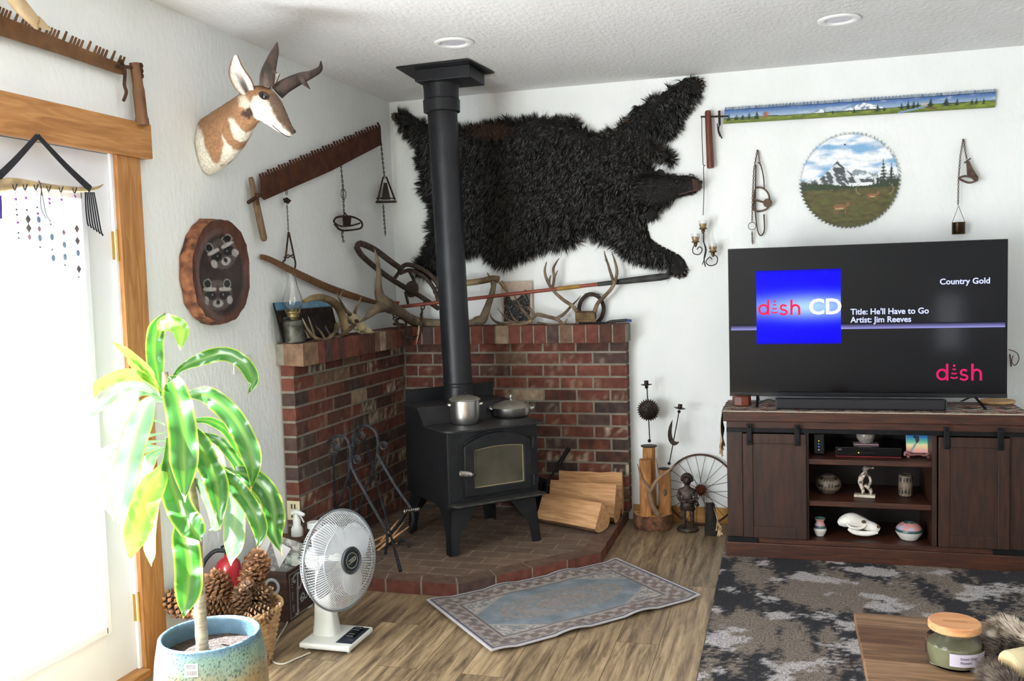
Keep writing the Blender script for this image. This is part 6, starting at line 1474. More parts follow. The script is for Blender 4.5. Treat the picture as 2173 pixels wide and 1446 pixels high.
for i in range(70000):
    x = rr.uniform(RX0 - .008, RX0 + 1.75); y = RY0 + .008 - (rr.random() ** .8) * 2.4
    L = rr.uniform(.012, .028) * (1.5 if shagcol(x, y)[0] > .4 else 1); a = rr.uniform(0, 2 * PI); d = Vector((math.cos(a) * .6, math.sin(a) * .6, 1)).normalized() * L; s = Vector((math.sin(a), -math.cos(a), 0)) * rr.uniform(.0016, .0034)
    p = Vector((x, y, .014)); k = len(V); V += [p - s, p + s, p + d + s * .6, p + d - s * .6]; Fc.append((k, k + 1, k + 2, k + 3)); c = shagcol(x, y); g = rr.uniform(.65, 1.3); C += [tuple(q * g for q in c)] * 4
m = MB(); m.v = V; m.f = Fc; m.m = [0] * len(Fc); m.c = C; o = P(m, 'pile', mat('shag_fibre', '#e6e6e6', '#ffffff', 50, .9, vcol=True), t, True); o['kind'] = 'stuff'
# ================================================================ coffee table and what is on it
TZ_ = .48
def tz(px, py, z=TZ_): return PZ(px, py, z)
k0 = tz(1812, 1300); k0v = tz(2173, 1318)
TBW = mat('table_planks', '#604733', '#8d7052', 7, .5, bump=.15, bscale=50, stretch=(.7, 7, 7), c3='#76593f', dist=.8)
t = T('coffee_table', 'low brown plank-topped coffee table at the bottom right', 'table', (k0.x + .6, k0.y - .35, 0))
m = MB(); N = 6; w_ = .118
for i in range(N):
    y1 = k0.y - i * w_; m.b2((k0.x, y1 - w_ + .001, TZ_ - .03), (k0.x + 1.3, y1, TZ_), color=mixc((1, 1, 1), srgb('#b59a86'), hsh(i, 4)))
P(m, 'table_top', mat('table_planks_v', '#6a5039', '#94775a', 7, .5, bump=.15, bscale=50, stretch=(.7, 7, 7), c3='#7c5f44', dist=.8, vcol=True), t, True, bevel=.002)
for x in (k0.x + .06, k0.x + 1.18):
    for y in (k0.y - .66, k0.y - .12): m = MB(); m.b2((x, y, .02), (x + .06, y + .06, TZ_ - .031)); P(m, 'leg', BLK, t, True)
q = tz(2025, 1410)
c = PZ(2025, 1409, TZ_)
t = T('candle_jar', 'glass candle jar with round wooden lid and paper label on the coffee table', 'candle', M=Matrix.Translation((c.x, c.y, TZ_)) @ Matrix.Scale(.93, 4))
r_ = .078
m = MB(); m.lathe([(0, .001), (r_ - .012, .001), (r_ - .003, .008), (r_, .03), (r_, .062), (r_ - .006, .080), (r_ - .022, .094), (r_ - .020, .104), (r_ - .023, .104), (r_ - .025, .094), (r_ - .010, .078), (r_ - .004, .06), (r_ - .004, .03), (r_ - .01, .012), (0, .008)], 48, caps=False); P(m, 'glass_jar', mat('jar_glass', '#eef0ea', rough=.03, trans=1, ior=1.2), t, smooth=60)
m = MB(); m.lathe([(0, .009), (r_ - .012, .010), (r_ - .006, .03), (r_ - .007, .064), (0, .066)], 40, caps=False); P(m, 'wax', mat('olive_wax', '#77755a', '#96927a', 12, .5, sss=.2), t, smooth=60)
m = MB(); m.lathe([(0, .104), (r_ - .010, .104), (r_ - .008, .106), (r_ - .008, .124), (r_ - .011, .127), (0, .127)], 48, caps=False); P(m, 'wooden_lid', mat('lid_wood', '#b98056', '#cf9a6c', 12, .5, stretch=(.6, 5, 5)), t, smooth=40, label='pale wooden lid')
m = MB(); a0, a1 = R(-108), R(-22); m.sheet(lambda u, v: Vector(((r_ + .0012) * math.cos(a0 + (a1 - a0) * u), (r_ + .0012) * math.sin(a0 + (a1 - a0) * u), .022 + .036 * v)), 24, 2); lb = P(m, 'paper_label', mat('label_paper', '#b6aebb', rough=.6), t, smooth=180)
def on_cyl(m, r, z0): 
    for i, v in enumerate(m.v): a = R(-88) + v.x / r; m.v[i] = Vector((r * math.cos(a), r * math.sin(a), z0 + v.y))
    return m
for k, (s_, zz) in enumerate((('Sweet Grass', .043), ('Flowers', .031))):
    mm = text_mb(s_, .010, Matrix.Identity(4), 0, bold=.0002); on_cyl(mm, r_ + .0018, zz); P(mm, 'label_writing', mat('label_ink', '#4d4558'), lb)
mm = text_mb('~~~~~~', .010, Matrix.Translation((-.02, 0, .1275)), .0001) if False else None
for k in range(2):
    mm = MB()
    for i in range(14): mm.tube([(-.030 + i * .0045, -.003 - k * .006 + .001 * (i % 2), .1273), (-.027 + i * .0045, -.0035 - k * .006, .1273)], .0007, 4)
    P(mm, 'engraving', mat('burnt_line', '#7a4c2c'), t)
# fur piece and birch log, towards the right edge
FW = mat('light_fur', '#cfc3b4', '#8d7864', 30, .9, contrast=(.3, .75)); FD = mat('grey_brown_fur', '#6e6258', '#3c3029', 30, .9)
def furball(name, label, pts, rads, mt, n, L, seed):
    t = T(name, label, 'fur', pts[0]); m = MB(); b = bez([tuple(p) + (r,) for p, r in zip(pts, rads)], 4); m.tube([q[:3] for q in b], [q[3] for q in b], 12); P(m, 'pelt', mt, t, True, smooth=180)
    r = random.Random(seed)
    def pk(r):
        i = r.randrange(len(b) - 1); a = r.uniform(0, 2 * PI); p = Vector(b[i][:3]); tn = (Vector(b[i + 1][:3]) - p).normalized(); s = tn.cross(Vector((0, 0, 1))).normalized(); u = s.cross(tn); nrm = s * math.cos(a) + u * math.sin(a)
        return p + nrm * b[i][3] * .92 + tn * r.uniform(-.01, .01), -tn + nrm * .5, r.uniform(.6, 1.2) * L, .4, nrm
    V, Fc = fur_blades(n, pk, seed, .0012); m = MB(); m.v = V; m.f = Fc; m.m = [0] * len(Fc); o = P(m, 'fur', mt, t, True); o['kind'] = 'stuff'
furball('fur_tail', 'pale fluffy animal tail curling over the fur piece on the coffee table', [tz(2108, 1352, TZ_ + .045), tz(2135, 1342, TZ_ + .05), tz(2165, 1362, TZ_ + .05), tz(2200, 1380, TZ_ + .05)], [.022, .030, .03, .03], FW, 2600, .028, 31)
furball('grey_fur_piece', 'dark grey brown fur piece lying beside the candle jar', [tz(2098, 1388, TZ_ + .03), tz(2135, 1395, TZ_ + .03), tz(2180, 1390, TZ_ + .03), tz(2230, 1410, TZ_ + .03)], [.025, .032, .035, .035], FD, 3400, .028, 32)
furball('brown_fur_piece', 'reddish dark fur piece around the cut birch log end', [tz(2100, 1432, TZ_ + .025), tz(2120, 1440, TZ_ + .025), tz(2150, 1470, TZ_ + .025)], [.02, .024, .028], FD, 1800, .025, 33)
m = MB(); a, b_ = tz(2140, 1412, TZ_ + .045), tz(2230, 1395, TZ_ + .045)
t = T('birch_log', 'short pale birch log section lying on its side among the furs', 'log', a); m.tube([a, a.lerp(b_, .04), b_], [.034, .036, .036], 24); P(m, 'birch_bark', mat('birch_bark', '#b5a684', '#cdc09c', 14, .8, bump=.2), t, True, smooth=40)
m = MB(); dr_ = (a - b_).normalized(); m.tube([a + dr_ * .0005, a + dr_ * .002], [.031, .031], 24); P(m, 'cut_end', mat('cut_birch', '#d9bb8c', '#e4caa0', 8, .7), t, True)
# ================================================================ log candle holder by the wall
PINE = mat('peeled_pine', '#8a5a30', '#c08a50', 9, .6, bump=.3, bscale=30, stretch=(3, 3, .5), c3='#a87440', dist=1.0)
STB = mat('stump_bark', '#3f281c', '#7a523a', 26, .95, bump=1, bscale=40, c3='#5c3d2a')
t = T('log_candle_stand', 'rustic candle stand of peeled pine posts on a bark-edged slab beside the bricks', 'candle stand', (1.70, -.19, 0))
m = MB(); base_c = Vector((1.715, -.18, 0)); rg = []
for z, s in ((.002, .98), (.03, 1.02), (.07, 1.0), (.092, .97)):
    rg.append([base_c + Vector((.118 * s * math.cos(a) * (1 + .14 * nz(math.cos(a) * 2, math.sin(a) * 2, z * 9)), .095 * s * math.sin(a) * (1 + .14 * nz(math.cos(a) * 2, math.sin(a) * 2, z * 9)), z)) for a in [2 * PI * k / 40 for k in range(40)]])
m.loft(rg); P(m, 'bark_slab', STB, t, True, smooth=50)
m = MB(); m.loft([[p + Vector((0, 0, .0005)) for p in rg[-1]], [base_c + (p - base_c) * .97 + Vector((0, 0, .006)) for p in rg[-1]]]); P(m, 'slab_top', PINE, t, True)
def post(px, pyt, y, r0_, name='pine_post', zb=.09):
    top_ = PY(px, pyt, y); m = MB(); n = 9; pts = [Vector((top_.x + .006 * nz(i * .7, px), y, zb + (top_.z - zb) * i / n)) for i in range(n + 1)]
    m.tube(pts, [r0_ * (1.08 - .08 * i / n + .05 * nz(i * .8, px)) for i in range(n + 1)], 20); P(m, name, PINE, t, True, smooth=50); return top_
pa = post(1377, 948, -.145, .038); pb_ = post(1369, 975, -.235, .036); pc = post(1410, 996, -.16, .036)
m = MB(); m.ball(PY(1411, 1046, -.199), (.011, .006, .022), 12); P(m, 'knot_hole', mat('knot_dark', '#4a4238', '#5e5546', 20, .8), t, True, smooth=180)
m = MB()
for pl_ in ([(1397, 1094, -.27, .016), (1384, 1072, -.275, .015), (1378, 1045, -.275, .014), (1372, 1030, -.275, .009), (1360, 1010, -.275, .007), (1353, 985, -.275, .002)], [(1379, 1046, -.275, .012), (1390, 1025, -.275, .011), (1402, 1012, -.27, .008), (1418, 1000, -.27, .007), (1434, 988, -.26, .003)], [(1400, 1013, -.27, .007), (1396, 995, -.27, .005), (1392, 972, -.265, .002)]):
    q = bez([tuple(PY(x, y, d)) + (r,) for x, y, d, r in pl_], 4); m.tube([v[:3] for v in q], [v[3] for v in q], 8)
P(m, 'driftwood_branch', mat('grey_driftwood', '#6a5444', '#94795e', 16, .8, bump=.3), t, True, smooth=60, label='grey forked driftwood branch')
m = MB(); m.lathe([(0, 0), (.049, 0), (.05, .003), (.049, .005), (0, .005)], 28, Matrix.Translation(pa + Vector((0, 0, .001))), caps=False); P(m, 'iron_plate', DARKMET, t, True, smooth=30)
m = MB(); m.lathe([(0, 0), (.036, 0), (.037, .003), (0, .004)], 28, Matrix.Translation(pc + Vector((0, 0, .001))), caps=False); P(m, 'iron_plate', DARKMET, t, True, smooth=30)
BRZ = mat('blackened_iron', '#1e1916', '#372c24', 40, .5, .7, .2, 60)
def cup(mb, c, ang=0):
    M = Matrix.Translation(c) @ Matrix.Rotation(ang, 4, 'Y'); mb.lathe([(0, .0), (.008, .002), (.034, .009), (.035, .011), (.013, .010), (.013, .034), (.010, .034), (.010, .012), (0, .012)], 20, M, caps=False)
y_ = -.145
t2 = T('sun_candle_holder', 'iron candle holder with a toothed sun face standing on the taller pine post', 'candle holder', pa)
m = MB(); a, b_ = PY(1379, 938, y_), PY(1373, 824, y_); m.tube([a, b_], .0035, 6); m.ball(PY(1378, 936, y_), .011, 12); m.ball(PY(1372, 822, y_), .011, 12); P(m, 'rod', BRZ, t2, True, smooth=60)
m = MB(); cup(m, PY(1372, 820, y_), R(-2)); P(m, 'candle_cup', BRZ, t2, True, smooth=50)
m = MB(); c = PY(1376, 871, y_ - .006); rs = (PY(1397, 871, y_) - c).x; n = 40
m.lathe([(0, .016), (rs * .5, .012), (rs * .85, .004), (rs, 0), (rs, -.003), (0, -.003)], 40, Matrix.Translation(c) @ Matrix.Rotation(R(90), 4, 'X'), caps=False)
for k in range(28):
    a0 = 2 * PI * k / 28; w2 = PI / 28; m.add([c + Vector((math.cos(a0 + d_) * q_ * rs, -.001, math.sin(a0 + d_) * q_ * rs)) for d_, q_ in ((-w2, .97), (w2, .97), (0, 1.22))] + [c + Vector((math.cos(a0 + d_) * q_ * rs, .003, math.sin(a0 + d_) * q_ * rs)) for d_, q_ in ((-w2, .97), (w2, .97), (0, 1.22))], [(0, 1, 2), (3, 5, 4), (0, 2, 5, 3), (1, 4, 5, 2)])
fc = lambda x, z, d: c + Vector((x * rs, -d, z * rs))
m.tube([fc(0, .35, .016), fc(0, .0, .026), fc(-.0, -.12, .028)], [.004, .006, .007], 8); m.tube([fc(-.3, -.38, .013), fc(0, -.33, .018), fc(.3, -.38, .013)], [.002, .005, .002], 8); m.tube([fc(-.2, -.47, .012), fc(0, -.50, .016), fc(.2, -.47, .012)], [.002, .004, .002], 8)
for s in (-1, 1): m.ball(fc(.36 * s, .18, .013), (.008, .005, .004), 8); m.tube(bez([fc(.15 * s, .30, .015), fc(.38 * s, .40, .013), fc(.6 * s, .28, .009)], 3), .0028, 6); m.ball(fc(.42 * s, -.15, .010), (.010, .006, .010), 8)
P(m, 'sun_face', BRZ, t2, True, smooth=60)
y_ = -.16
t3 = T('moon_candle_holder', 'iron candle holder with a crescent moon standing tilted on the shorter pine post', 'candle holder', pc)
m = MB(); a, b_ = PY(1420, 986, y_), PY(1441, 874, y_); m.tube([a, b_], .0032, 6); m.ball(PY(1420, 984, y_), .010, 12); m.ball(PY(1441, 874, y_), .010, 12); P(m, 'rod', BRZ, t3, True, smooth=60)
m = MB(); cup(m, PY(1442, 870, y_), R(9)); P(m, 'candle_cup', BRZ, t3, True, smooth=50)
m = MB(); o_ = [(1427, 891), (1420, 905), (1417, 922), (1420, 938), (1429, 946), (1438, 943), (1441, 938)]; i_ = [(1441, 938), (1433, 938), (1427, 930), (1425, 918), (1426, 905), (1427, 891)]
pts = bez(o_, 3) + bez(i_, 3)[1:-1]; m.prism([PY(x, y, y_ - .007) for x, y in pts], (0, .010, 0)); P(m, 'crescent', BRZ, t3, True)
# wire wheel
wc = PY(1487, 1040, -.055); R0 = .215
t = T('spoked_wheel', 'old spoked metal wheel leaning against the wall beside the media stand', 'wheel', (wc.x, -.05, .0))
tilt = Matrix.Translation((wc.x, -.055, wc.z)) @ Matrix.Rotation(R(-6), 4, 'X')
m = MB(); m.tube([tilt @ Vector((math.cos(a) * R0, 0, math.sin(a) * R0)) for a in [2 * PI * k / 72 for k in range(72)]], .006, 6, closed=True); m.v = m.v; P(m, 'rim', mat('rusty_rim', '#3a261b', '#5c3f2e', 40, .7, .5), t, True, smooth=60)
hubr = .026
for k in range(22):
    a = 2 * PI * k / 22; s = .02 * (1 if k % 2 else -1); b0 = a + (.5 if k % 2 else -.5)
    m = MB(); m.tube([tilt @ Vector((math.cos(b0) * hubr, s * .6 - .005, math.sin(b0) * hubr)), tilt @ Vector((math.cos(a) * (R0 - .003), 0, math.sin(a) * (R0 - .003)))], .0016, 5); P(m, 'spoke', MATS['rusty_rim'], t, True)
m = MB(); m.lathe([(0, -.035), (.016, -.035), (.018, -.02), (.03, -.016), (.03, .016), (.018, .02), (.016, .03), (0, .03)], 18, tilt @ Matrix.Rotation(R(90), 4, 'X'), caps=False)
for k in range(14): a = 2 * PI * k / 14; m.box(tilt @ Vector((math.cos(a) * .032, -.010, math.sin(a) * .032)), (.008, .006, .008), (Matrix.Rotation(-a, 3, 'Y')))
P(m, 'hub', mat('rust_orange', '#4c2618', '#7a3d24', 30, .8, .3), t, True, smooth=40)
# bronze child figurine
FB = mat('dark_bronze', '#2b2320', '#51443d', 30, .5, .55, .3, 60)
fx, fy = PZ(1459, 1128, 0).x, PZ(1459, 1128, 0).y + .02
t = T('child_statuette', 'dark bronze statuette of a child holding something, standing on a round base', 'statuette', (fx, fy, 0))
m = MB(); m.lathe([(0, .001), (.062, .001), (.066, .008), (.060, .022), (0, .026)], 28, Matrix.Translation((fx, fy, 0)), caps=False); P(m, 'round_base', FB, t, True, smooth=40)
hz_ = PY(1459, 1008, fy).z - .001   # top of the head
def skin_mesh(name, verts, edges, radii, m_, parent, sub=2):
    me = bpy.data.meshes.new(name); inv = WM[parent].inverted(); me.from_pydata([tuple(inv @ Vector(v)) for v in verts], edges, []); me.materials.append(m_)
    o = bpy.data.objects.new(name, me); col.objects.link(o); o.parent = parent; WM[o] = WM[parent]
    sk_ = o.modifiers.new('skin', 'SKIN'); ld = me.skin_vertices[0].data
    for i, r in enumerate(radii): ld[i].radius = (r, r) if not hasattr(r, '__len__') else r; ld[i].use_root = (i == 0)
    sk_.use_smooth_shade = True; ss = o.modifiers.new('sub', 'SUBSURF'); ss.levels = sub; ss.render_levels = sub; return o
HT = hz_ - .024; s = HT / 1.0
def F_(x, z, y=0): return (fx + x * s, fy + y * s, .024 + z * s)
fv = [F_(0, .46), F_(0, .56), F_(0, .68), F_(0, .77), F_(0, .84, -.01), F_(-.06, .44), F_(-.07, .25, -.02), F_(-.06, .04), F_(-.07, .02, -.09), F_(.06, .44), F_(.085, .25, -.02), F_(.09, .04), F_(.10, .02, -.09),
      F_(-.13, .70), F_(-.17, .57, .0), F_(-.10, .50, -.10), F_(.02, .52, -.13), F_(.13, .70), F_(.17, .58), F_(.12, .52, -.10), F_(.03, .50, -.14)]
fe = [(0, 1), (1, 2), (2, 3), (3, 4), (0, 5), (5, 6), (6, 7), (7, 8), (0, 9), (9, 10), (10, 11), (11, 12), (2, 13), (13, 14), (14, 15), (15, 16), (2, 17), (17, 18), (18, 19), (19, 20)]
fr = [q * s for q in (.10, .095, .10, .05, .055, .062, .048, .034, .03, .062, .048, .034, .03, .05, .042, .034, .03, .05, .042, .034, .03)]
skin_mesh('child_body', fv, fe, fr, FB, t)
m = MB(); hc = Vector(F_(0, .90, -.015)); m.ball(hc, (.085 * s, .09 * s, .10 * s), 18); m.ball(hc + Vector((0, -.09 * s, -.015 * s)), .018 * s, 8)
for sx_ in (-1, 1): m.ball(hc + Vector((sx_ * .035 * s, -.08 * s, .01 * s)), .014 * s, 8); m.ball(hc + Vector((sx_ * .088 * s, 0, -.01 * s)), .022 * s, 8)
m.tube([hc + Vector((-.03 * s, -.082 * s, -.05 * s)), hc + Vector((.03 * s, -.082 * s, -.05 * s))], .006 * s, 5); P(m, 'child_head', FB, t, True, smooth=180)
m = MB()
for k in range(90):
    a = k * 2.4; z = 1 - (k / 90) * 1.15; q = math.sqrt(max(0, 1 - z * z)); p = Vector((math.cos(a) * q, math.sin(a) * q, z))
    if p.y < -.55 and z < .55: continue
    m.ball(hc + Vector((p.x * .10 * s, p.y * .10 * s + .01 * s, p.z * .11 * s + .01 * s)), .026 * s, 6)
P(m, 'curly_hair', FB, t, True, smooth=180)
m = MB(); m.loft([[Vector(F_(math.cos(a) * rx, z, math.sin(a) * ry)) for a in [2 * PI * k / 20 for k in range(20)]] for rx, ry, z in ((.15, .12, .33), (.13, .11, .44), (.11, .095, .56))], caps=False); o = P(m, 'tunic', FB, t, True, smooth=180); so = o.modifiers.new('s', 'SOLIDIFY'); so.thickness = .003
m = MB(); m.tube([F_(-.02, .50, -.14), F_(.14, .56, -.14), F_(.22, .60, -.13)], [.03 * s, .04 * s, .02 * s], 8, flat=.6); m.tube([F_(.16, .50, -.05), F_(.20, .42, -.04)], [.07 * s, .06 * s], 10, flat=.6); P(m, 'held_bundle', FB, t, True, smooth=180)
# burnt wood chunk
c = PZ(1517, 1138, 0); t = T('burnt_wood', 'charred splintered wood chunk with pale torn edge beside the media stand', 'wood', (c.x, c.y + .02, 0))
m = MB(); rg = []
for i in range(9):
    u = i / 8; z = .002 + u * .19; rg.append([Vector((c.x - .015 - u * .012 + math.cos(a) * (.045 - .022 * u) * (1 + .35 * nz(math.cos(a) * 2, math.sin(a) * 2, u * 3)), c.y + .02 + math.sin(a) * (.035 - .018 * u) * (1 + .3 * nz(math.cos(a) * 2, math.sin(a) * 2, u * 3 + 4)), z + .03 * u * nz(a, 3))) for a in [2 * PI * k / 18 for k in range(18)]])
m.loft(rg); P(m, 'charred_core', mat('charred_wood', '#100e0d', '#241c18', 20, .8, bump=1, bscale=30, stretch=(4, 4, .6)), t, True, smooth=40)
m = MB()
for dx, h0, h1, w1 in ((.018, .03, .17, .009), (.026, .0, .12, .010), (.034, .0, .07, .013), (.030, .02, .10, .010)): m.tube([Vector((c.x + dx - .008, c.y - .005, h0 + .004)), Vector((c.x + dx - .002 * w1, c.y - .01, (h0 + h1) / 2)), Vector((c.x + dx - .022 * h1 / .17, c.y, h1))], [w1, w1 * .8, .002], 7, flat=.6)
for k in range(10): m.ball((c.x + .030 + .012 * hsh(k), c.y - .014 + .01 * hsh(k, 3), .012 + .05 * hsh(k, 5)), .009, 6)
P(m, 'torn_edge', mat('torn_wood', '#8a6c48', '#d0b48c', 30, .85, bump=.6), t, True, smooth=40)
# ================================================================ fire tools and wood cradle on the hearth
TOOL = mat('wrought_iron', '#1c1d21', '#33353a', 40, .5, .6, .2, 80)
def strap(mb, pts, w=.008, flat=.45, n=6):
    mb.tube(bez(pts, 5), w, n, flat=flat, up=(.45, -.9, 0)); return mb
def K(px, py, d): return PY(px, py, d)      # d is the world y
t = T('fire_tool_stand', 'black wrought iron tool stand with scrolled hoop near the left brick wall', 'fireplace tools', PY(720, 1140, -1.20) * 1)
t_d = -1.20
m = MB(); strap(m, [K(x, y, t_d) for x, y in ((693, 985), (690, 955), (702, 932), (722, 925), (738, 935), (744, 960), (744, 982), (752, 1005), (772, 1042), (800, 1092), (818, 1125), (822, 1150), (817, 1180), (819, 1210))], .0085)
strap(m, [K(x, y, t_d) for x, y in ((744, 985), (741, 1005), (728, 1045), (716, 1075), (706, 1110), (690, 1180))], .008)
P(m, 'stand_frame', TOOL, t, True, smooth=60)
def scr(cx, cy, r, d, rad=.0045, a0=0, turns=1.6, sgn=1):
    return [K(cx + r * (1 - .6 * k / 30) * math.cos(a0 + sgn * 2 * PI * turns * k / 30), cy + r * (1 - .6 * k / 30) * math.sin(a0 + sgn * 2 * PI * turns * k / 30), d) for k in range(31)]
m = MB(); m.tube(scr(707, 955, 15, t_d, a0=3.1), .006, 6, flat=.5, up=(.45, -.9, 0)); P(m, 'scroll', TOOL, t, True, smooth=60); m = MB(); m.tube(scr(757, 977, 10, t_d, a0=3.4), .005, 6, flat=.5, up=(.45, -.9, 0)); P(m, 'scroll', TOOL, t, True, smooth=60)
for (xa, ya, xb, yb) in ((695, 965, 702, 1180), (708, 962, 714, 1180), (738, 955, 748, 1180)):
    m = MB(); m.tube([K(xa, ya, t_d + .04), K(xb, yb, t_d + .04)], .0055, 6); P(m, 'hanging_tool', TOOL, t, True, smooth=60)
t = T('log_cradle', 'black wrought iron wood cradle with tall scrolled handle holding kindling', 'firewood cradle', PZ(820, 1190, HZ))
d1, d2 = -1.05, -.86
m = MB(); strap(m, [K(x, y, d1) for x, y in ((752, 955), (750, 928), (760, 908), (778, 904), (796, 916), (802, 938), (801, 962), (812, 985), (832, 1020), (850, 1048), (866, 1070), (874, 1085), (876, 1108), (866, 1128))], .0085)
strap(m, [K(x, y, d1) for x, y in ((801, 962), (796, 985), (778, 1030), (766, 1070), (756, 1120))], .0085)
strap(m, [K(x, y, d1) for x, y in ((866, 1082), (840, 1120), (822, 1140), (812, 1150))], .009, 1.0)
P(m, 'cradle_frame', TOOL, t, True, smooth=60)
m = MB(); strap(m, [K(x, y, d1) for x, y in ((808, 1165), (812, 1178), (830, 1192), (850, 1184), (862, 1172), (868, 1160), (862, 1148), (848, 1148), (846, 1158))], .008); P(m, 'curled_foot', TOOL, t, True, smooth=60); m = MB(); strap(m, [K(x, y, -1.28) for x, y in ((790, 1200), (800, 1214), (812, 1208), (816, 1196), (810, 1186))], .007); P(m, 'curled_foot', TOOL, t, True, smooth=60)
m = MB(); m.tube(scr(765, 928, 12, d1, a0=2.6), .006, 6, flat=.5, up=(.45, -.9, 0)); P(m, 'scroll', TOOL, t, True, smooth=60); m = MB(); m.tube(scr(814, 947, 10, d1, a0=3.0), .005, 6, flat=.5, up=(.45, -.9, 0)); P(m, 'scroll', TOOL, t, True, smooth=60)
m = MB(); tw = [K(x, y, d1) for x, y in ((756, 935), (750, 960), (744, 1000), (742, 1040), (740, 1120))]; m.tube(bez(tw, 6), [.006 + .0022 * (i % 2) for i in range(25)], 6); P(m, 'twisted_bar', TOOL, t, True, smooth=60)
a, b_ = K(772, 925, -.98), PZ(850, 1213, HZ + .004); m = MB(); m.tube(bez([a, a.lerp(b_, .3), a.lerp(b_, .65), a.lerp(b_, .9), b_], 4), [.0065] * 12 + [.0095] * 5, 8); S(m, 'poker', TOOL, 'long straight black iron poker leaning across the wood cradle', 'poker', smooth=60)
KIND = mat('kindling_wood', '#a87850', '#d2a47a', 20, .8, stretch=(2, 2, 2))
ks = [((795, 1180), (858, 1108), .012), ((800, 1170), (868, 1118), .011), ((792, 1165), (840, 1130), .010), ((798, 1190), (846, 1150), .012), ((808, 1150), (846, 1104), .008), ((790, 1150), (842, 1128), .009), ((798, 1205), (838, 1168), .010)]
for i, ((x0_, y0_), (x1_, y1_), r_) in enumerate(ks):
    m = MB(); p = K(x0_, y0_, -1.12 - .015 * (i % 3)); q = K(x1_, y1_, -1.00 + .02 * (i % 2)); m.tube([p, p.lerp(q, .5) + Vector((0, 0, .004 * (i % 2))), q], [r_, r_ * 1.1, r_ * .4], 4, flat=.6)
    S(m, 'kindling_stick', KIND, 'split kindling stick lying in the iron cradle behind the fan', 'kindling', group='kindling in the cradle')
# ================================================================ table fan
FANW = mat('fan_white', '#deded8', None, rough=.35); FANG = mat('wire_white', '#cfd2d6', None, rough=.3, metal=.2)
fb = [PZ(628, 1385, 0), PZ(748, 1394, 0), PZ(795, 1345, 0), PZ(690, 1325, 0)]
cx_ = sum((p.x for p in fb)) / 4; cy_ = sum((p.y for p in fb)) / 4
fan = T('table_fan', 'white table fan with round wire guard on the floor before the hearth', 'fan', (cx_, cy_, 0))
m = MB(); m.b2((fb[0].x + .002, -2.335, .010), (.745, -2.10, .034)); o = P(m, 'base', FANW, fan, True, bevel=.008)
for x, y in ((.53, -2.31), (.73, -2.31), (.53, -2.12), (.73, -2.12)): m = MB(); m.lathe([(0, .0005), (.008, .0005), (.008, .011), (0, .011)], 10, Matrix.Translation((x, y, 0)), caps=False); P(m, 'rubber_foot', mat('foot_grey', '#b5b5b0'), o, True)
m = MB(); m.b2((.665, -2.30, .0335), (.738, -2.125, .0365)); pn = P(m, 'control_panel', mat('panel_dark', '#2b3040', rough=.3), fan, True)
for k in range(5): m = MB(); y = -2.245 + k * .022; m.b2((.688, y - .007, .036), (.722, y + .007, .050 if k != 2 else .044)); P(m, 'speed_button', BLACK, pn, True, bevel=.002)
AX = Vector((.945, -.30, .10)).normalized(); fc_ = Vector((.665, -2.225, .368)); S1 = Vector((-AX.y, AX.x, 0)).normalized() * -1; U1 = S1.cross(AX) * -1
if U1.z < 0: U1 = -U1
mp_ = fc_ - AX * .11
m = MB(); rg = []
for z, hx, hy in ((.034, .055, .045), (.10, .048, .036), (.20, .040, .028), (.30, .032, .024), (mp_.z - .03, .028, .022)):
    f = (z - .034) / (mp_.z - .064); cxx = .575 + (mp_.x - .575) * f; cyy = -2.205 + (mp_.y + 2.205) * f
    rg.append([Vector((cxx + math.copysign(abs(math.cos(a)) ** .5, math.cos(a)) * hx, cyy + math.copysign(abs(math.sin(a)) ** .5, math.sin(a)) * hy, z)) for a in [2 * PI * k / 24 for k in range(24)]])
m.loft(rg); P(m, 'neck', FANW, fan, True, smooth=60)
MA = frame(fc_, S1, U1)   # z axis = S1 x U1
if MA.col[2].to_3d().dot(AX) < 0: MA = frame(fc_, -S1, U1)
m = MB(); m.lathe([(0, -.185), (.035, -.182), (.052, -.165), (.056, -.12), (.056, -.06), (.048, -.045), (0, -.043)], 32, MA, caps=False); P(m, 'motor_housing', FANW, fan, True, smooth=60)
GR = .212
def prof_front(u): return (.042 + (GR - .042) * u, .060 - .012 * u - .058 * u ** 5)
def prof_back(u): return (.055 + (GR - .055) * u, -.075 + .002 * u + .075 * u ** 6)
g1 = P(MB().tube([MA @ Vector((math.cos(a) * GR, math.sin(a) * GR, 0)) for a in [2 * PI * k / 96 for k in range(96)]], .0045, 8, closed=True), 'guard_rim', mat('rim_grey', '#8d9398', rough=.3, metal=.5), fan, True, smooth=60)
for nm, pf in (('front_guard', prof_front), ('rear_guard', prof_back)):
    m = MB()
    for k in range(108):
        a = 2 * PI * k / 108; m.tube([MA @ Vector((math.cos(a + .10 * u * (1 if nm == 'rear_guard' else 0)) * pf(u)[0], math.sin(a + .10 * u * (1 if nm == 'rear_guard' else 0)) * pf(u)[0], pf(u)[1])) for u in [i / 9 for i in range(10)]], .0014, 4, caps=False)
    for u in ((.55,) if nm == 'rear_guard' else (.0, .6)): m.tube([MA @ Vector((math.cos(a) * pf(u)[0], math.sin(a) * pf(u)[0], pf(u)[1])) for a in [2 * PI * k / 60 for k in range(60)]], .0014, 5, closed=True)
    P(m, nm, FANG, fan, True, smooth=60)
m = MB(); m.lathe([(0, .058), (.046, .058), (.056, .060), (.058, .066), (.054, .071), (.047, .069), (.045, .067)], 40, MA, caps=False); cp = P(m, 'badge_ring', mat('badge_silver', '#5a5f66', rough=.3, metal=.8), fan, True, smooth=40)
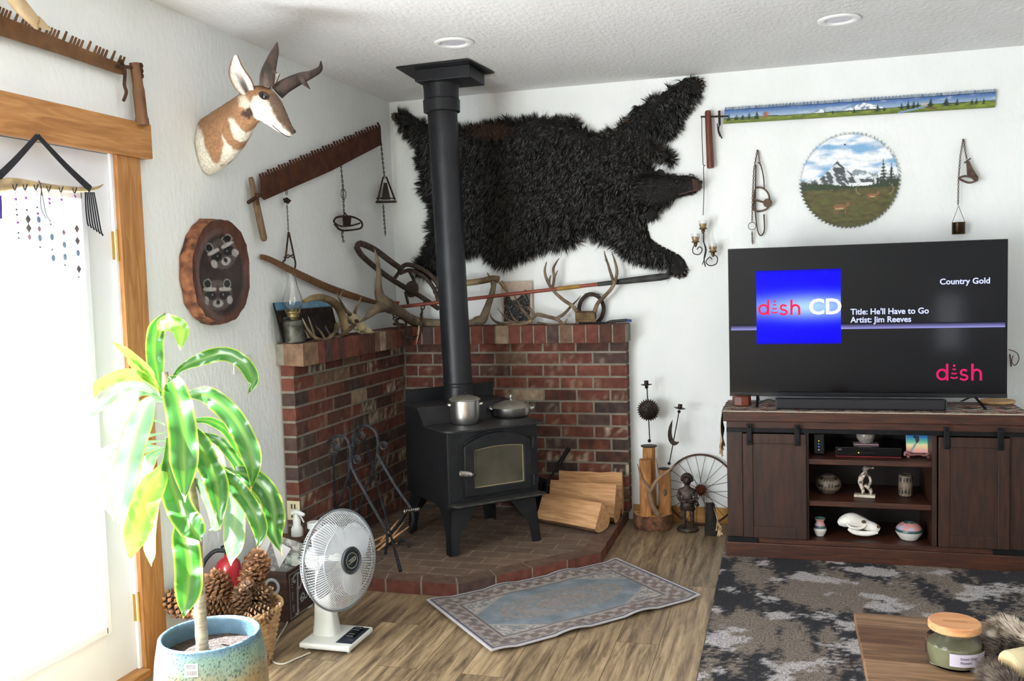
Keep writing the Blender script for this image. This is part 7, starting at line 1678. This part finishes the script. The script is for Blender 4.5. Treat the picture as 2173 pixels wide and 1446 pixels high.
m = MB(); m.lathe([(0, .0685), (.045, .0675), (.0455, .0665)], 40, MA, caps=False); P(m, 'badge_disc', mat('badge_dark', '#202a2e', rough=.3), cp, True, smooth=60)
m = MB(); m.lathe([(.030, .0684), (.032, .0694), (.034, .0684)], 40, MA, caps=False)
u_ = [(-.024, -.012), (.012, -.002), (.020, .004), (.018, .012), (.010, .012), (-.022, .002)]
m.tube(bez([MA @ Vector((x, y, .070)) for x, y in u_], 4), .0018, 5); m.tube([MA @ Vector((-.012, -.003, .070)), MA @ Vector((.010, .005, .070))], .002, 5); P(m, 'badge_emblem', mat('emblem_silver', '#a9a79a', rough=.3, metal=.7), cp, True, smooth=60)
BL_M = mat('fan_blade', '#e4e7f0', None, rough=.25, trans=.3, ior=1.2)
m = MB(); m.lathe([(0, -.035), (.036, -.035), (.038, -.03), (.036, .028), (.03, .034), (0, .036)], 28, MA, caps=False); P(m, 'blade_hub', FANW, fan, True, smooth=50)
for b in range(4):
    m = MB(); a0 = b * PI / 2 + .35
    def bl(u, v):
        r = .034 + (.185 - .034) * u; sweep = (.30 + .62 * math.sin(PI * min(1, u * .9 + .12))) * (v - .5) * 2 * .75 + .25 * u; a = a0 + sweep * (1 if u < .97 else .93)
        return MA @ Vector((math.cos(a) * r, math.sin(a) * r, (v - .5) * -.05 * (1 - .3 * u)))
    m.sheet(bl, 14, 14); o = P(m, 'fan_blade', BL_M, fan, True, smooth=180); so = o.modifiers.new('s', 'SOLIDIFY'); so.thickness = .002
cord = bez([PZ(658, 1386, .004), PZ(630, 1398, .004), PZ(600, 1410, .004), PZ(577, 1403, .004), PZ(576, 1385, .004), PZ(592, 1352, .004), PZ(606, 1330, .004), PZ(615, 1312, .004), PZ(640, 1296, .004), PZ(662, 1285, .004), PZ(640, 1270, .004)], 8)
S(MB().tube(cord, .0035, 6), 'power_cord', mat('cord_white', '#cfcac0', rough=.5), 'white power cord looping on the floor from the fan towards the crate', 'cord', smooth=60)
# ================================================================ corner group: crate, basket, extinguisher, bottles
CR = mat('crate_wood', '#33221b', '#4a3227', 14, .65, stretch=(1, .6, 6)); CRW = mat('crate_print', '#8f9496', '#a3a6a4', 20, .7)
cxa, cxb, cya, cyb, czb = .05, .30, -2.06, -1.66, .235
crate = T('soda_crate', 'old dark wooden drinks crate with faded white script standing on the floor', 'crate', ((cxa + cxb) / 2, (cya + cyb) / 2, 0))
m = MB(); w_ = .012
m.b2((cxa, cya, .001), (cxb, cya + w_, czb)); P(m, 'end_board', CR, crate, True, bevel=.002)
m = MB(); m.b2((cxa, cyb - w_, .001), (cxb, cyb, czb)); P(m, 'end_board', CR, crate, True, bevel=.002)
m = MB(); m.b2((cxb - w_, cya + w_, .001), (cxb, cyb - w_, czb - .004)); P(m, 'side_board', CR, crate, True, bevel=.002)
m = MB(); m.b2((cxa, cya + w_, .001), (cxa + w_, cyb - w_, czb - .004)); P(m, 'side_board', CR, crate, True, bevel=.002)
m = MB(); m.b2((cxa + w_, cya + w_, .002), (cxb - w_, cyb - w_, .012)); P(m, 'crate_floor', CR, crate, True)
m = MB(); SM = frame((cxb + .0012, cya + .035, .03), (0, 1, 0), (0, 0, 1))
def ST(pts, r=.0055): m.tube([SM @ Vector((x, y, 0)) for x, y in bez(pts, 5)], r, 6, flat=.15, up=(1, 0, 0))
ST([(.052, -.01), (.055, .05), (.060, .11), (.066, .168)], .0075); ST([(.030, .14), (.022, .150), (.030, .165), (.062, .172), (.092, .160), (.096, .125), (.080, .100), (.064, .098)], .006); ST([(.030, .14), (.038, .138), (.040, .148)], .005); ST([(.030, -.012), (.048, -.016), (.062, -.004)], .006); ST([(.078, .040), (.100, .062), (.118, .052), (.112, .034), (.090, .028), (.088, .044), (.106, .040), (.130, .030)], .005); ST([(.135, .03), (.16, .05), (.17, .02), (.20, .05), (.22, .04), (.25, .06)], .0045)
P(m, 'faded_script', CRW, crate, True, smooth=60)
m = MB()
for k, (x, y, w2, h2) in enumerate(((.004, .12, .014, .05), (.004, .06, .014, .045), (.004, .005, .022, .035))): 
    for j in range(4): m.add([SM @ Vector((x, y + j * h2 / 4, 0)), SM @ Vector((x + w2, y + j * h2 / 4, 0)), SM @ Vector((x + w2, y + (j + .35) * h2 / 4, 0)), SM @ Vector((x, y + (j + .35) * h2 / 4, 0))], [(0, 1, 2, 3)])
m.tube([SM @ Vector(p) for p in ((-.012, -.022, 0), (-.012, .185, 0), (.33, .185, 0), (.33, -.022, 0))], .0015, 4, closed=True); P(m, 'printed_border', CRW, crate, True)
m = MB(); oc = Vector(((cxa + cxb) / 2 + .05, cya - .001, .165)); m.tube([oc + Vector((math.cos(a), 0, math.sin(a))) * .033 for a in [2 * PI * k / 28 for k in range(28)]], .008, 6, closed=True, flat=.2, up=(0, 1, 0)); P(m, 'printed_ring', CRW, crate, True)
m = MB(); m.b2((cxa + .09, cya - .002, .085), (cxb - .03, cya + .001, .105)); P(m, 'hand_slot', mat('slot_steel', '#6f747c', rough=.4, metal=.6), crate, True)
# things in and behind the crate
def W(px, py, y): return PY(px, py, y)
m = MB(); m.box((.17, -1.88, .235), (.012, .16, .20), Euler((R(-28), R(-14), R(-35))).to_matrix()); S(m, 'folded_magazine', mat('magazine', '#a8a19c', '#cfcac4', 24, .5, c3='#857f80'), 'folded glossy magazine sticking up out of the crate', 'magazine')
m = MB(); m.box((.12, -1.93, .23), (.006, .13, .22), Euler((R(-35), R(-10), R(-55))).to_matrix()); S(m, 'white_envelope', mat('paper_white', '#d5cfcf', rough=.7), 'white envelope standing on edge behind the magazine in the crate', 'paper')
m = MB(); m.box((.225, -1.79, .225), (.12, .15, .05), Euler((0, R(6), R(12))).to_matrix(), color=(1, 1, 1)); S(m, 'card_box', mat('green_grey_print', '#59665a', '#b9bdb2', 30, .6, contrast=(.4, .55)), 'small printed cardboard box lying in the top of the crate', 'box')
# slim shelf with spray bottle and tub behind the crate
shf = T('side_ledge', 'low dark ledge behind the crate carrying a spray bottle and a tub', 'ledge', (.12, -1.63, 0))
m = MB(); m.b2((.012, -1.652, .26), (.27, -1.598, .275)); P(m, 'ledge_board', mat('ledge_wood', '#4a3226', '#5f4434', 20, .6), shf, True)
for x in (.02, .25): m = MB(); m.b2((x, -1.65, .001), (x + .012, -1.60, .26)); P(m, 'ledge_leg', MATS['ledge_wood'], shf, True)
t = T('spray_bottle', 'white trigger spray bottle standing by the end of the brick wall', 'spray bottle', (.115, -1.625, .276))
m = MB(); m.lathe([(0, 0), (.030, 0), (.031, .004), (.031, .035), (.026, .045), (.020, .055), (.020, .085), (.014, .092), (.014, .1), (0, .1)], 20, caps=False); P(m, 'bottle', mat('white_plastic', '#d2d2cf', rough=.4), t, smooth=50)
m = MB(); m.tube([(-.025, 0, .115), (.0, 0, .122), (.045, 0, .108)], [.012, .015, .008], 8); m.tube([(0, 0, .1), (0, 0, .12)], .012, 10); m.tube(bez([(.022, 0, .11), (.030, 0, .09), (.040, 0, .07)], 3), .0045, 6); P(m, 'trigger_head', MATS['white_plastic'], t, smooth=60)
t = T('red_tub', 'red tub with white screw lid next to the spray bottle', 'tub', (.215, -1.625, .276))
m = MB(); m.lathe([(0, 0), (.031, 0), (.031, .045), (0, .045)], 24, caps=False); P(m, 'tub', mat('dark_red_plastic', '#6e1f20', rough=.4), t, smooth=40)
m = MB(); m.lathe([(0, .045), (.036, .045), (.037, .048), (.037, .072), (.034, .075), (0, .076)], 24, caps=False); P(m, 'lid', MATS['white_plastic'], t, smooth=40)
# outlet block low on the brick end, switch plate on the wall
t = T('outlet_plate', 'cream double outlet plate low on the end of the brickwork', 'outlet', (.055, WE - .004, .375))
m = MB(); m.b2((.012, WE - .006, .330), (.086, WE - .0005, .430)); P(m, 'plate', mat('cream_plastic', '#cbbf9e', rough=.5), t, True, bevel=.002)
for z in (.355, .402):
    m = MB(); m.b2((.036, WE - .0075, z - .012), (.044, WE - .0055, z + .012)); m.b2((.054, WE - .0075, z - .012), (.062, WE - .0055, z + .012)); P(m, 'socket', mat('socket_dark2', '#3a322a'), t, True)
t = T('switch_plate', 'white light switch plate on the left wall behind the plant', 'switch', PX(512, 775, .001))
a, b_ = PX(495, 795, 0), PX(532, 752, 0); m = MB(); m.b2((.0005, a.y, a.z), (.006, b_.y, b_.z)); P(m, 'plate', mat('switch_white', '#dcdcd4', rough=.4), t, True, bevel=.002)
for f in (.3, .7): m = MB(); y = a.y + (b_.y - a.y) * f; m.b2((.006, y - .008, (a.z + b_.z) / 2 - .02), (.011, y + .008, (a.z + b_.z) / 2 + .02)); P(m, 'switch_rocker', MATS['switch_white'], t, True)
# fire extinguisher
t = T('fire_extinguisher', 'small red fire extinguisher with black hose standing behind the pine cones', 'fire extinguisher', (.095, -2.20, 0))
REDX = mat('red_enamel', '#a3202c', None, rough=.3, coat=.4)
m = MB(); m.lathe([(0, .001), (.054, .001), (.058, .01), (.058, .285), (.05, .318), (.03, .335), (.018, .34), (.018, .355), (0, .355)], 32, Matrix.Translation((.095, -2.20, 0)), caps=False); P(m, 'cylinder', REDX, t, True, smooth=50)
m = MB(); a0, a1 = R(-130), R(-75); m.sheet(lambda u, v: Vector((.095 + .0588 * math.cos(a0 + (a1 - a0) * u), -2.20 + .0588 * math.sin(a0 + (a1 - a0) * u), .17 + .08 * v)), 10, 2); P(m, 'label', mat('label_white', '#c9c5bd', '#8d8f9a', 60, .5, contrast=(.5, .55)), t, True, smooth=180)
m = MB(); m.tube([(.095, -2.20, .35), (.095, -2.20, .385)], .014, 10); m.tube(bez([(.07, -2.21, .385), (.11, -2.21, .40), (.165, -2.21, .392)], 3), .006, 6); m.tube(bez([(.08, -2.21, .37), (.12, -2.21, .378), (.165, -2.21, .365)], 3), .005, 6); P(m, 'valve_lever', BLACK, t, True, smooth=60)
m = MB(); m.tube(bez([(.085, -2.21, .37), (.045, -2.235, .37), (.012, -2.27, .32), (.010, -2.29, .24), (.02, -2.28, .15)], 6), .010, 10); P(m, 'hose', mat('rubber', '#1e2227', rough=.6), t, True, smooth=60)
# basket of cones
bc = Vector((.335, -2.50, 0))
bk = T('wicker_basket', 'round wicker basket filled with large pine cones behind the planter', 'basket', bc)
WK = mat('wicker', '#a8835c', '#d0ac80', 40, .75, bump=.4)
rb = lambda z: .12 + .05 * (z / .23)
m = MB()
for r in range(22):
    z = .006 + r * .0102; N_ = 72; m.tube([bc + Vector((math.cos(a) * (rb(z) + .0035 * math.sin(18 * a + PI * (r % 2))), math.sin(a) * (rb(z) + .0035 * math.sin(18 * a + PI * (r % 2))), z)) for a in [2 * PI * k / N_ for k in range(N_)]], .0052, 5, closed=True)
P(m, 'woven_side', WK, bk, True, smooth=60)
m = MB()
for k in range(36): a = 2 * PI * k / 36; m.tube([bc + Vector((math.cos(a) * rb(z), math.sin(a) * rb(z), z)) for z in (.002, .12, .232)], .0028, 5)
P(m, 'stakes', WK, bk, True)
m = MB()
for ph in (0, 1): m.tube([bc + Vector((math.cos(a) * (rb(.235) + .005 * math.cos(14 * a + ph * PI)), math.sin(a) * (rb(.235) + .005 * math.cos(14 * a + ph * PI)), .236 + .005 * math.sin(14 * a + ph * PI))) for a in [2 * PI * k / 160 for k in range(160)]], .007, 6, closed=True)
P(m, 'braided_rim', WK, bk, True, smooth=60)
m = MB(); m.lathe([(0, .003), (.118, .003), (.12, .006), (0, .006)], 32, Matrix.Translation(bc), caps=False); P(m, 'basket_floor', WK, bk, True)
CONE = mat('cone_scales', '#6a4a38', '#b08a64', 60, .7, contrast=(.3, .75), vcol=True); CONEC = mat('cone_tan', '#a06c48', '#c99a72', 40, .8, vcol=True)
def cone_mesh(L, W_, seed, mt):
    m = MB(); r = random.Random(seed); N_ = 95 if seed == 1 else 84; m.tube([(0, 0, 0), (0, 0, L)], [W_ * .35, W_ * .12], 8)
    for k in range(N_):
        u = (k + .5) / N_; a = k * 2.39996; z = u * L; w = W_ * math.sin(PI * (.12 + .80 * (1 - u)) ** .9) * (.9 + .15 * r.random()); w = max(w, W_ * .22); d = Vector((math.cos(a), math.sin(a), 0)); s = Vector((-d.y, d.x, 0)); sw = W_ * .30 * (1.1 - .5 * u)
        p0 = d * W_ * .15 + Vector((0, 0, z)); p1 = d * w + Vector((0, 0, z + W_ * .12)); tp = p1 + d * W_ * .06 + Vector((0, 0, W_ * .16))
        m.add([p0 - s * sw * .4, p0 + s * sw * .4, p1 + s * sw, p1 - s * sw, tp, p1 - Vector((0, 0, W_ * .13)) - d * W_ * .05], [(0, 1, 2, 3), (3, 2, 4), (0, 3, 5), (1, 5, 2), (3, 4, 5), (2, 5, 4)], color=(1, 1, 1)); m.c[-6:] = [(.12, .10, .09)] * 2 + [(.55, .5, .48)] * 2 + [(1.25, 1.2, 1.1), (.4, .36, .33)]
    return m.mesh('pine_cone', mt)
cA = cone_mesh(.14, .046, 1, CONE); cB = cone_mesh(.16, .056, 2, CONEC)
g = 'pine cones in the basket'
spec = [(cA, 468, 1292, -2.60, .06, 'dark pine cone at the far left of the basket beside the plant stem', (70, -40)), (cA, 512, 1283, -2.53, .0, 'dark upright pine cone in the middle of the basket', (20, 30)), (cA, 548, 1282, -2.47, 0, 'dark pine cone at the right side of the basket top', (35, 100)), (cA, 538, 1312, -2.56, 0, 'pine cone lying low against the right rim of the basket', (70, 110)),
    (cB, 468, 1248, -2.46, 0, 'tan pine cone leaning under the fire extinguisher', (30, -30)), (cB, 535, 1238, -2.40, 0, 'largest tan pine cone standing tall at the back of the basket', (18, 20)), (cB, 545, 1205, -2.36, 0, 'topmost tan pine cone resting against the crate', (30, 35)), (cA, 440, 1262, -2.48, 0, 'dark pine cone behind the plant stem in the basket', (60, -60)), (cA, 532, 1262, -2.44, 0, 'brown pine cone wedged between the two dark ones', (45, 10)),
    (cB, 385, 1285, -2.52, 0, 'pale sunlit pine cone left of the stem near the door', (60, -80))]
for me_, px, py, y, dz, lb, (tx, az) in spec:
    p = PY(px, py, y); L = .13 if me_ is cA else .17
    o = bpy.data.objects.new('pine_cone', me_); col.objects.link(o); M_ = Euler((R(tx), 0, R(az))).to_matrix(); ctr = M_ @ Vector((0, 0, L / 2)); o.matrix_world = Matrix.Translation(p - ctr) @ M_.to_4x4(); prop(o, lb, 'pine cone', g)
# ================================================================ planter and plant
pcx, pcy = .615, -3.09
pot = T('ceramic_planter', 'large speckled blue green glazed planter with a price sticker', 'plant pot', (pcx, pcy, 0))
def potc(u, z):
    c = mixc(srgb('#94825f'), srgb('#7a998b'), sstep(.24, .35, z + .06 * nz(u * 12, z * 8))); c = mixc(c, srgb('#5a7c92'), sstep(.345, .378, z + .02 * nz(u * 20, 2)))
    k = nz(math.cos(u * 2 * PI) * 34, math.sin(u * 2 * PI) * 34, z * 170, 3); return mixc(c, srgb('#2f4248'), sstep(.12, .2, k + .14 * nz(u * 9, z * 20)) * .85)
prf = [(.135, .0), (.15, .006), (.176, .08), (.186, .18), (.182, .28), (.172, .345), (.168, .366), (.166, .376), (.160, .380), (.153, .376), (.150, .366), (.153, .33), (.158, .28)]
prf2 = bez(prf, 14); m = MB(); n_ = 420; m.lathe(prf2, n_, caps=False); m.c = [potc((i % n_) / n_, prf2[i // n_][1]) if i // n_ < 126 else mixc(srgb('#56707e'), srgb('#3d5362'), .5 + nz(i * .3, 1)) for i in range(len(m.v))]
P(m, 'pot_body', mat('glazed_pot', '#e8e8e8', '#ffffff', 30, .3, vcol=True, bump=.15, bscale=80, coat=.3), pot, smooth=60)
m = MB(); m.lathe([(0, .322), (.08, .318), (.154, .316)], 40, caps=False); m.v = [v + Vector((0, 0, .006 * nz(v.x * 40, v.y * 40))) for v in m.v]; P(m, 'soil', mat('potting_soil', '#1f1510', '#40312a', 60, .95, bump=1, bscale=120), pot, smooth=180)
m = MB(); a0, a1 = R(-82), R(-68); rr2 = .1745; m.sheet(lambda u, v: Vector(((.1735 + .008 * (1 - v)) * math.cos(a0 + (a1 - a0) * u), (.1735 + .008 * (1 - v)) * math.sin(a0 + (a1 - a0) * u), .305 + .04 * v)), 8, 2)
sk_ = P(m, 'price_sticker', mat('sticker', '#d6d4d0', rough=.5), pot, smooth=180)
m = MB()
for k in range(16):
    u = .12 + k * .05; w3 = .018 if k % 3 else .03
    q = lambda uu, v: Vector(((.1742 + .008 * (1 - v)) * math.cos(a0 + (a1 - a0) * uu), (.1742 + .008 * (1 - v)) * math.sin(a0 + (a1 - a0) * uu), .305 + .04 * v))
    m.add([q(u, .12), q(u + w3, .12), q(u + w3, .5), q(u, .5)], [(0, 1, 2, 3)])
for v in (.62, .75, .86): m.add([q(.12, v), q(.85, v), q(.85, v + .05), q(.12, v + .05)], [(0, 1, 2, 3)])
P(m, 'sticker_print', mat('print_black', '#3a3a3a'), sk_)
plant = T('dracaena', 'tall corn plant with long drooping green and yellow striped leaves by the door', 'plant', (pcx, pcy, .32))
def leafmat():
    m_ = bpy.data.materials.new('leaf'); m_.use_nodes = True; nt = m_.node_tree; b = nt.nodes['Principled BSDF']; a = nt.nodes.new('ShaderNodeVertexColor'); a.layer_name = 'col'
    tr = nt.nodes.new('ShaderNodeBsdfTranslucent'); mx = nt.nodes.new('ShaderNodeMixShader'); mx.inputs[0].default_value = .24; out = nt.nodes['Material Output']
    g = nt.nodes.new('ShaderNodeGamma'); g.inputs[1].default_value = .9; nt.links.new(a.outputs[0], g.inputs[0]); nt.links.new(g.outputs[0], tr.inputs[0])
    nt.links.new(a.outputs[0], b.inputs['Base Color']); b.inputs['Roughness'].default_value = .28; b.inputs['Coat Weight'].default_value = .2
    nt.links.new(b.outputs[0], mx.inputs[1]); nt.links.new(tr.outputs[0], mx.inputs[2]); nt.links.new(mx.outputs[0], out.inputs[0]); return m_
LEAF = leafmat(); D0 = 3.10
trunk = [(430, 1380), (425, 1300), (420, 1200), (414, 1100), (402, 1020), (388, 950), (370, 900), (360, 860), (354, 820), (350, 790)]
tp = bez([tuple(PD(x, y, D0)) for x, y in trunk], 6); m = MB()
rad = [(.021 - .011 * i / len(tp)) * (1.06 if i % 3 == 0 else 1) for i in range(len(tp))]; m.tube(tp, rad, 14); P(m, 'cane', mat('cane_bark', '#8d7c66', '#b5a48a', 14, .8, stretch=(1, 1, 6), bump=.4), plant, True, smooth=60)
def Z_(x, y): return (140 + x / 1.794, 640 + y / 1.794)
DG, LG, YL, PG_ = srgb('#1d4a15'), srgb('#327020'), srgb('#a9bd3a'), srgb('#7a9a70')
leaves = [  # points (in the zoomed picture), full width, depth offset at the tip, tone
    ([(365, 360), (348, 280), (338, 190), (345, 110), (378, 42)], 66, .02, 0), ([(352, 140), (365, 88), (405, 84), (435, 110), (436, 188)], 62, -.12, 1),
    ([(392, 330), (430, 262), (510, 222), (600, 200), (672, 232), (712, 300), (692, 354)], 54, -.05, 0), ([(396, 400), (470, 356), (545, 362), (625, 430), (680, 520), (712, 620), (704, 722)], 76, -.18, 0),
    ([(392, 330), (405, 300), (425, 380), (445, 500), (450, 630), (452, 765)], 98, -.28, 0), ([(400, 470), (480, 500), (530, 600), (575, 700), (588, 868)], 84, -.16, 0),
    ([(398, 480), (520, 452), (600, 484), (650, 556), (662, 640)], 36, .10, 0), ([(430, 610), (600, 645), (690, 662), (760, 720), (792, 800), (795, 880), (824, 968)], 78, -.05, 2),
    ([(430, 560), (565, 632), (640, 700), (700, 776), (738, 866), (728, 944)], 62, -.12, 0), ([(430, 600), (590, 680), (636, 780), (640, 900), (628, 1008)], 80, .06, 3),
    ([(388, 520), (392, 640), (430, 780), (480, 860), (516, 912)], 96, -.20, 0), ([(420, 700), (442, 860), (462, 970), (466, 1090), (446, 1208)], 96, -.24, 0),
    ([(372, 380), (322, 380), (275, 480), (240, 600), (212, 740), (200, 860)], 92, -.22, 3), ([(385, 600), (355, 660), (310, 750), (275, 860), (240, 992)], 92, -.26, 1),
    ([(380, 560), (320, 600), (280, 700), (258, 820)], 56, .12, 4), ([(370, 640), (335, 760), (318, 900), (326, 1010)], 46, .15, 4),
    ([(366, 370), (290, 330), (235, 360), (205, 450), (200, 545)], 120, .10, 4), ([(362, 340), (318, 270), (255, 212), (175, 152)], 30, -.05, 1),
    ([(360, 340), (310, 290), (262, 240), (235, 205)], 34, -.02, 1), ([(360, 350), (300, 292), (220, 280), (130, 320), (108, 370)], 44, -.10, 1), ([(366, 380), (300, 330), (225, 325), (150, 380), (80, 450)], 40, -.15, 4),
    ([(376, 470), (310, 446), (225, 458), (158, 486)], 20, -.05, 3), ([(378, 500), (300, 515), (200, 545), (110, 600), (40, 680)], 30, -.10, 3), ([(380, 530), (300, 540), (200, 575), (120, 640), (60, 740)], 30, .05, 3),
    ([(400, 500), (490, 505), (580, 530), (640, 600), (690, 680), (730, 760), (722, 795)], 40, .08, 2), ([(420, 520), (540, 550), (580, 630), (565, 720), (560, 800)], 56, .14, 3), ([(410, 640), (500, 690), (545, 760), (570, 850), (545, 870)], 40, .10, 4),
    ([(380, 560), (300, 560), (200, 600), (160, 720), (185, 840)], 60, -.10, 3)]
for li, (pts, wd, dd_, tone) in enumerate(leaves):
    P2 = bez([Z_(*q) for q in pts], 7); n_ = len(P2); wpx = wd / 1.794
    ctr = [PD(x, y, D0 + dd_ * sstep(0, 1, i / (n_ - 1)) - .015 * (li % 5) * sstep(0, .5, i / (n_ - 1))) for i, (x, y) in enumerate(P2)]
    m = MB(); NV = 10; wm = wpx / F * D0
    rows = []; cols2 = []
    for i, c in enumerate(ctr):
        u = i / (n_ - 1); tn = (ctr[min(i + 1, n_ - 1)] - ctr[max(i - 1, 0)]).normalized(); vd = (c - CAM).normalized(); sd = tn.cross(vd).normalized(); nm_ = sd.cross(tn)
        w = wm / 2 * (.16 + .84 * sstep(.05, .42, u)) * (1 - sstep(.72, 1.0, u) ** 1.5 * .97)
        for j in range(NV + 1):
            s = (j / NV - .5) * 2; wave = .012 * math.sin(u * 26 + li * 2 + (3 if s > 0 else 0)) * abs(s) ** 2 * sstep(.15, .4, u) * min(1, wm / .06)
            rows.append(c + sd * s * w + nm_ * (-abs(s) * w * .22 + wave))
            base = mixc(DG, LG, .5 + nz(s * 4, li, u * 2)); stripe = sstep(.26, .10, abs(s + .05 * math.sin(u * 9))) ; edge = sstep(.86, .98, abs(s))
            if tone == 1: stripe = sstep(.6, .25, abs(s)); base = mixc(base, srgb('#8cc24a'), .5)
            if tone == 3: base = mixc(base, srgb('#8fb596'), .55)
            if tone == 4: base = mixc(base, srgb('#7d9a80'), .5)
            c3_ = mixc(base, YL if tone in (0, 1) else srgb('#9fc06a'), stripe * (.16 if tone == 0 else .38)); c3_ = mixc(c3_, YL, edge * .8)
            if u > .97: c3_ = srgb('#a97c4c')
            cols2.append(c3_)
    fs = [(i * (NV + 1) + j, i * (NV + 1) + j + 1, (i + 1) * (NV + 1) + j + 1, (i + 1) * (NV + 1) + j) for i in range(n_ - 1) for j in range(NV)]
    m.add(rows, fs); m.c = cols2; P(m, 'leaf', LEAF, plant, True, smooth=180)
# ================================================================ beaded antler mobile hung over the door
GYd = .035
def DX(px, py, x=GYd): return PX(px, py, x)
t = T('beaded_antler_mobile', 'pale antler with hanging bead and stone strings tied with black ribbon over the door', 'wall hanging', DX(80, 390))
q = bez([tuple(DX(-60, 402)) + (.022,), tuple(DX(0, 395)) + (.024,), tuple(DX(40, 390)) + (.018,), tuple(DX(100, 397)) + (.012,), tuple(DX(150, 402)) + (.011,), tuple(DX(190, 402)) + (.008,), (tuple(DX(208, 398)) + (.005,)), tuple(DX(220, 391)) + (.001,)], 6)
m = MB(); m.tube([v[:3] for v in q], [v[3] for v in q], 12); P(m, 'antler', mat('beige_antler', '#8a7656', '#c2ab84', 14, .6, bump=.3), t, True, smooth=60)
RIB = mat('black_ribbon', '#15151b', '#22232b', 30, .5)
for a, b_ in (((80, 288), (-30, 400)), ((80, 288), (192, 402))):
    m = MB(); pa_, pb2 = DX(*a, .05), DX(*b_, .045); m.tube(bez([pa_, pa_.lerp(pb2, .5) + Vector((0, 0, -.006)), pb2], 5), [.010 + .006 * i / 10 for i in range(11)], 6, flat=.15, up=(1, 0, 0)); P(m, 'ribbon', RIB, t, True, smooth=60)
# ribbon tail with a bow of stripes
for k in range(6):
    m = MB(); x0_ = 181 + k * 3.6; pts = [DX(x0_ * 1.0, 408, .045), DX(x0_ + 1 + k * 1.0, 440, .05), DX(x0_ + 4 + k * 2.2, 470 + k * 4, .05), DX(x0_ + 7 + k * 2.6, 480 + k * 4, .05)]; m.tube(bez(pts, 4), .0042, 5, flat=.3, up=(1, 0, 0)); P(m, 'ribbon_tail', RIB, t, True, smooth=60)
BEADM = [mat('bead_white', '#d8cfe0', rough=.2), mat('bead_purple', '#7a4a86', rough=.2), mat('bead_dark', '#3a4048', rough=.2), mat('stone_grey', '#5a5658', '#7d6e6e', 30, .3), mat('stone_pink', '#b692a8', '#8d7080', 30, .3), mat('stone_blue', '#6a86a8', '#8d9ab8', 30, .3)]
cord_m = mat('thin_cord', '#25232c')
for si, (x, yt, yb_, items) in enumerate(((31, 400, 510, '0001-0-2-2--1---2-2'), (53, 400, 515, '001-0-2--3--6--4-'), (76, 400, 530, '00-0-2-1-5--4--5--2'), (103, 403, 555, '0110-0-2--5--2-5'), (129, 405, 570, '010-00-0-4--5--5-2'), (158, 407, 595, '10-00-006--3--5---3-2'))):
    m = MB(); lean = (x - 80) * .03; x2 = x + 9; m.tube([DX(x, yt, .045), DX(x2, yb_, .045)], .0009, 4); m.tube(bez([DX(x - 4, yt - 8, .058), DX(x, yt + 4, .06), DX(x + 5, yt - 9, .058)], 3), .0022, 5); st2 = P(m, 'bead_string', cord_m, t, True)
    n_ = len(items); 
    for k, ch in enumerate(items):
        if ch == '-': continue
        f = (k + 1.2) / (n_ + 1); p = DX(x, yt, .045).lerp(DX(x2, yb_, .045), f); m = MB(); ci = int(ch)
        if ci <= 2: m.ball(p, .0055 if ci < 2 else .0042, 8); P(m, 'bead', BEADM[ci], st2, True, smooth=180)
        else:
            sz_ = .017 if ci in (3, 6) else .013; pp = [p + Vector((0, math.cos(a) * sz_ * .75, math.sin(a) * sz_)) for a in ([0, PI / 2, PI, 3 * PI / 2] if ci in (3, 4, 6) else [2 * PI * j / 9 for j in range(9)])]; m.prism(pp, (.004, 0, 0)); P(m, 'stone_drop', BEADM[3 if ci == 6 else ci], st2, True, bevel=.0015)
m = MB(); m.tube(bez([DX(82, 383, .06), DX(88, 400, .062), DX(86, 430, .06), DX(90, 450, .06), DX(98, 464, .06)], 4), .0018, 5); m.tube(bez([DX(86, 396, .062), DX(92, 425, .062), DX(98, 455, .062), (DX(108, 472, .062))], 4), .0018, 5); P(m, 'black_cord', cord_m, t, True)
m = MB()
for k in range(5): m.tube([DX(-2 + k * 1.2, 415, .05), DX(0 + k * 1.0, 465, .05)], .002, 4)
P(m, 'purple_fringe', mat('purple_thread', '#4a3a96', rough=.7), t, True)
# antler resting on the saw over the door
q = bez([tuple(PX(20, -20, .09)) + (.030,), tuple(PX(40, 8, .09)) + (.030,), tuple(PX(60, 30, .09)) + (.026,), tuple(PX(75, 46, .09)) + (.022,)], 5); m = MB(); m.tube([v[:3] for v in q], [v[3] for v in q], 12, flat=.6, up=(1, 0, 0))
for pl_ in ([(70, 40, .016), (74, 54, .010), (80, 62, .003)], [(78, 44, .018), (92, 54, .012), (107, 64, .003)]): q = bez([tuple(PX(x, y, .09)) + (r,) for x, y, r in pl_], 4); m.tube([v[:3] for v in q], [v[3] for v in q], 8)
S(m, 'shed_antler', ANTL, 'pale antler palm with short points resting on the saw over the door', 'antler', smooth=60)
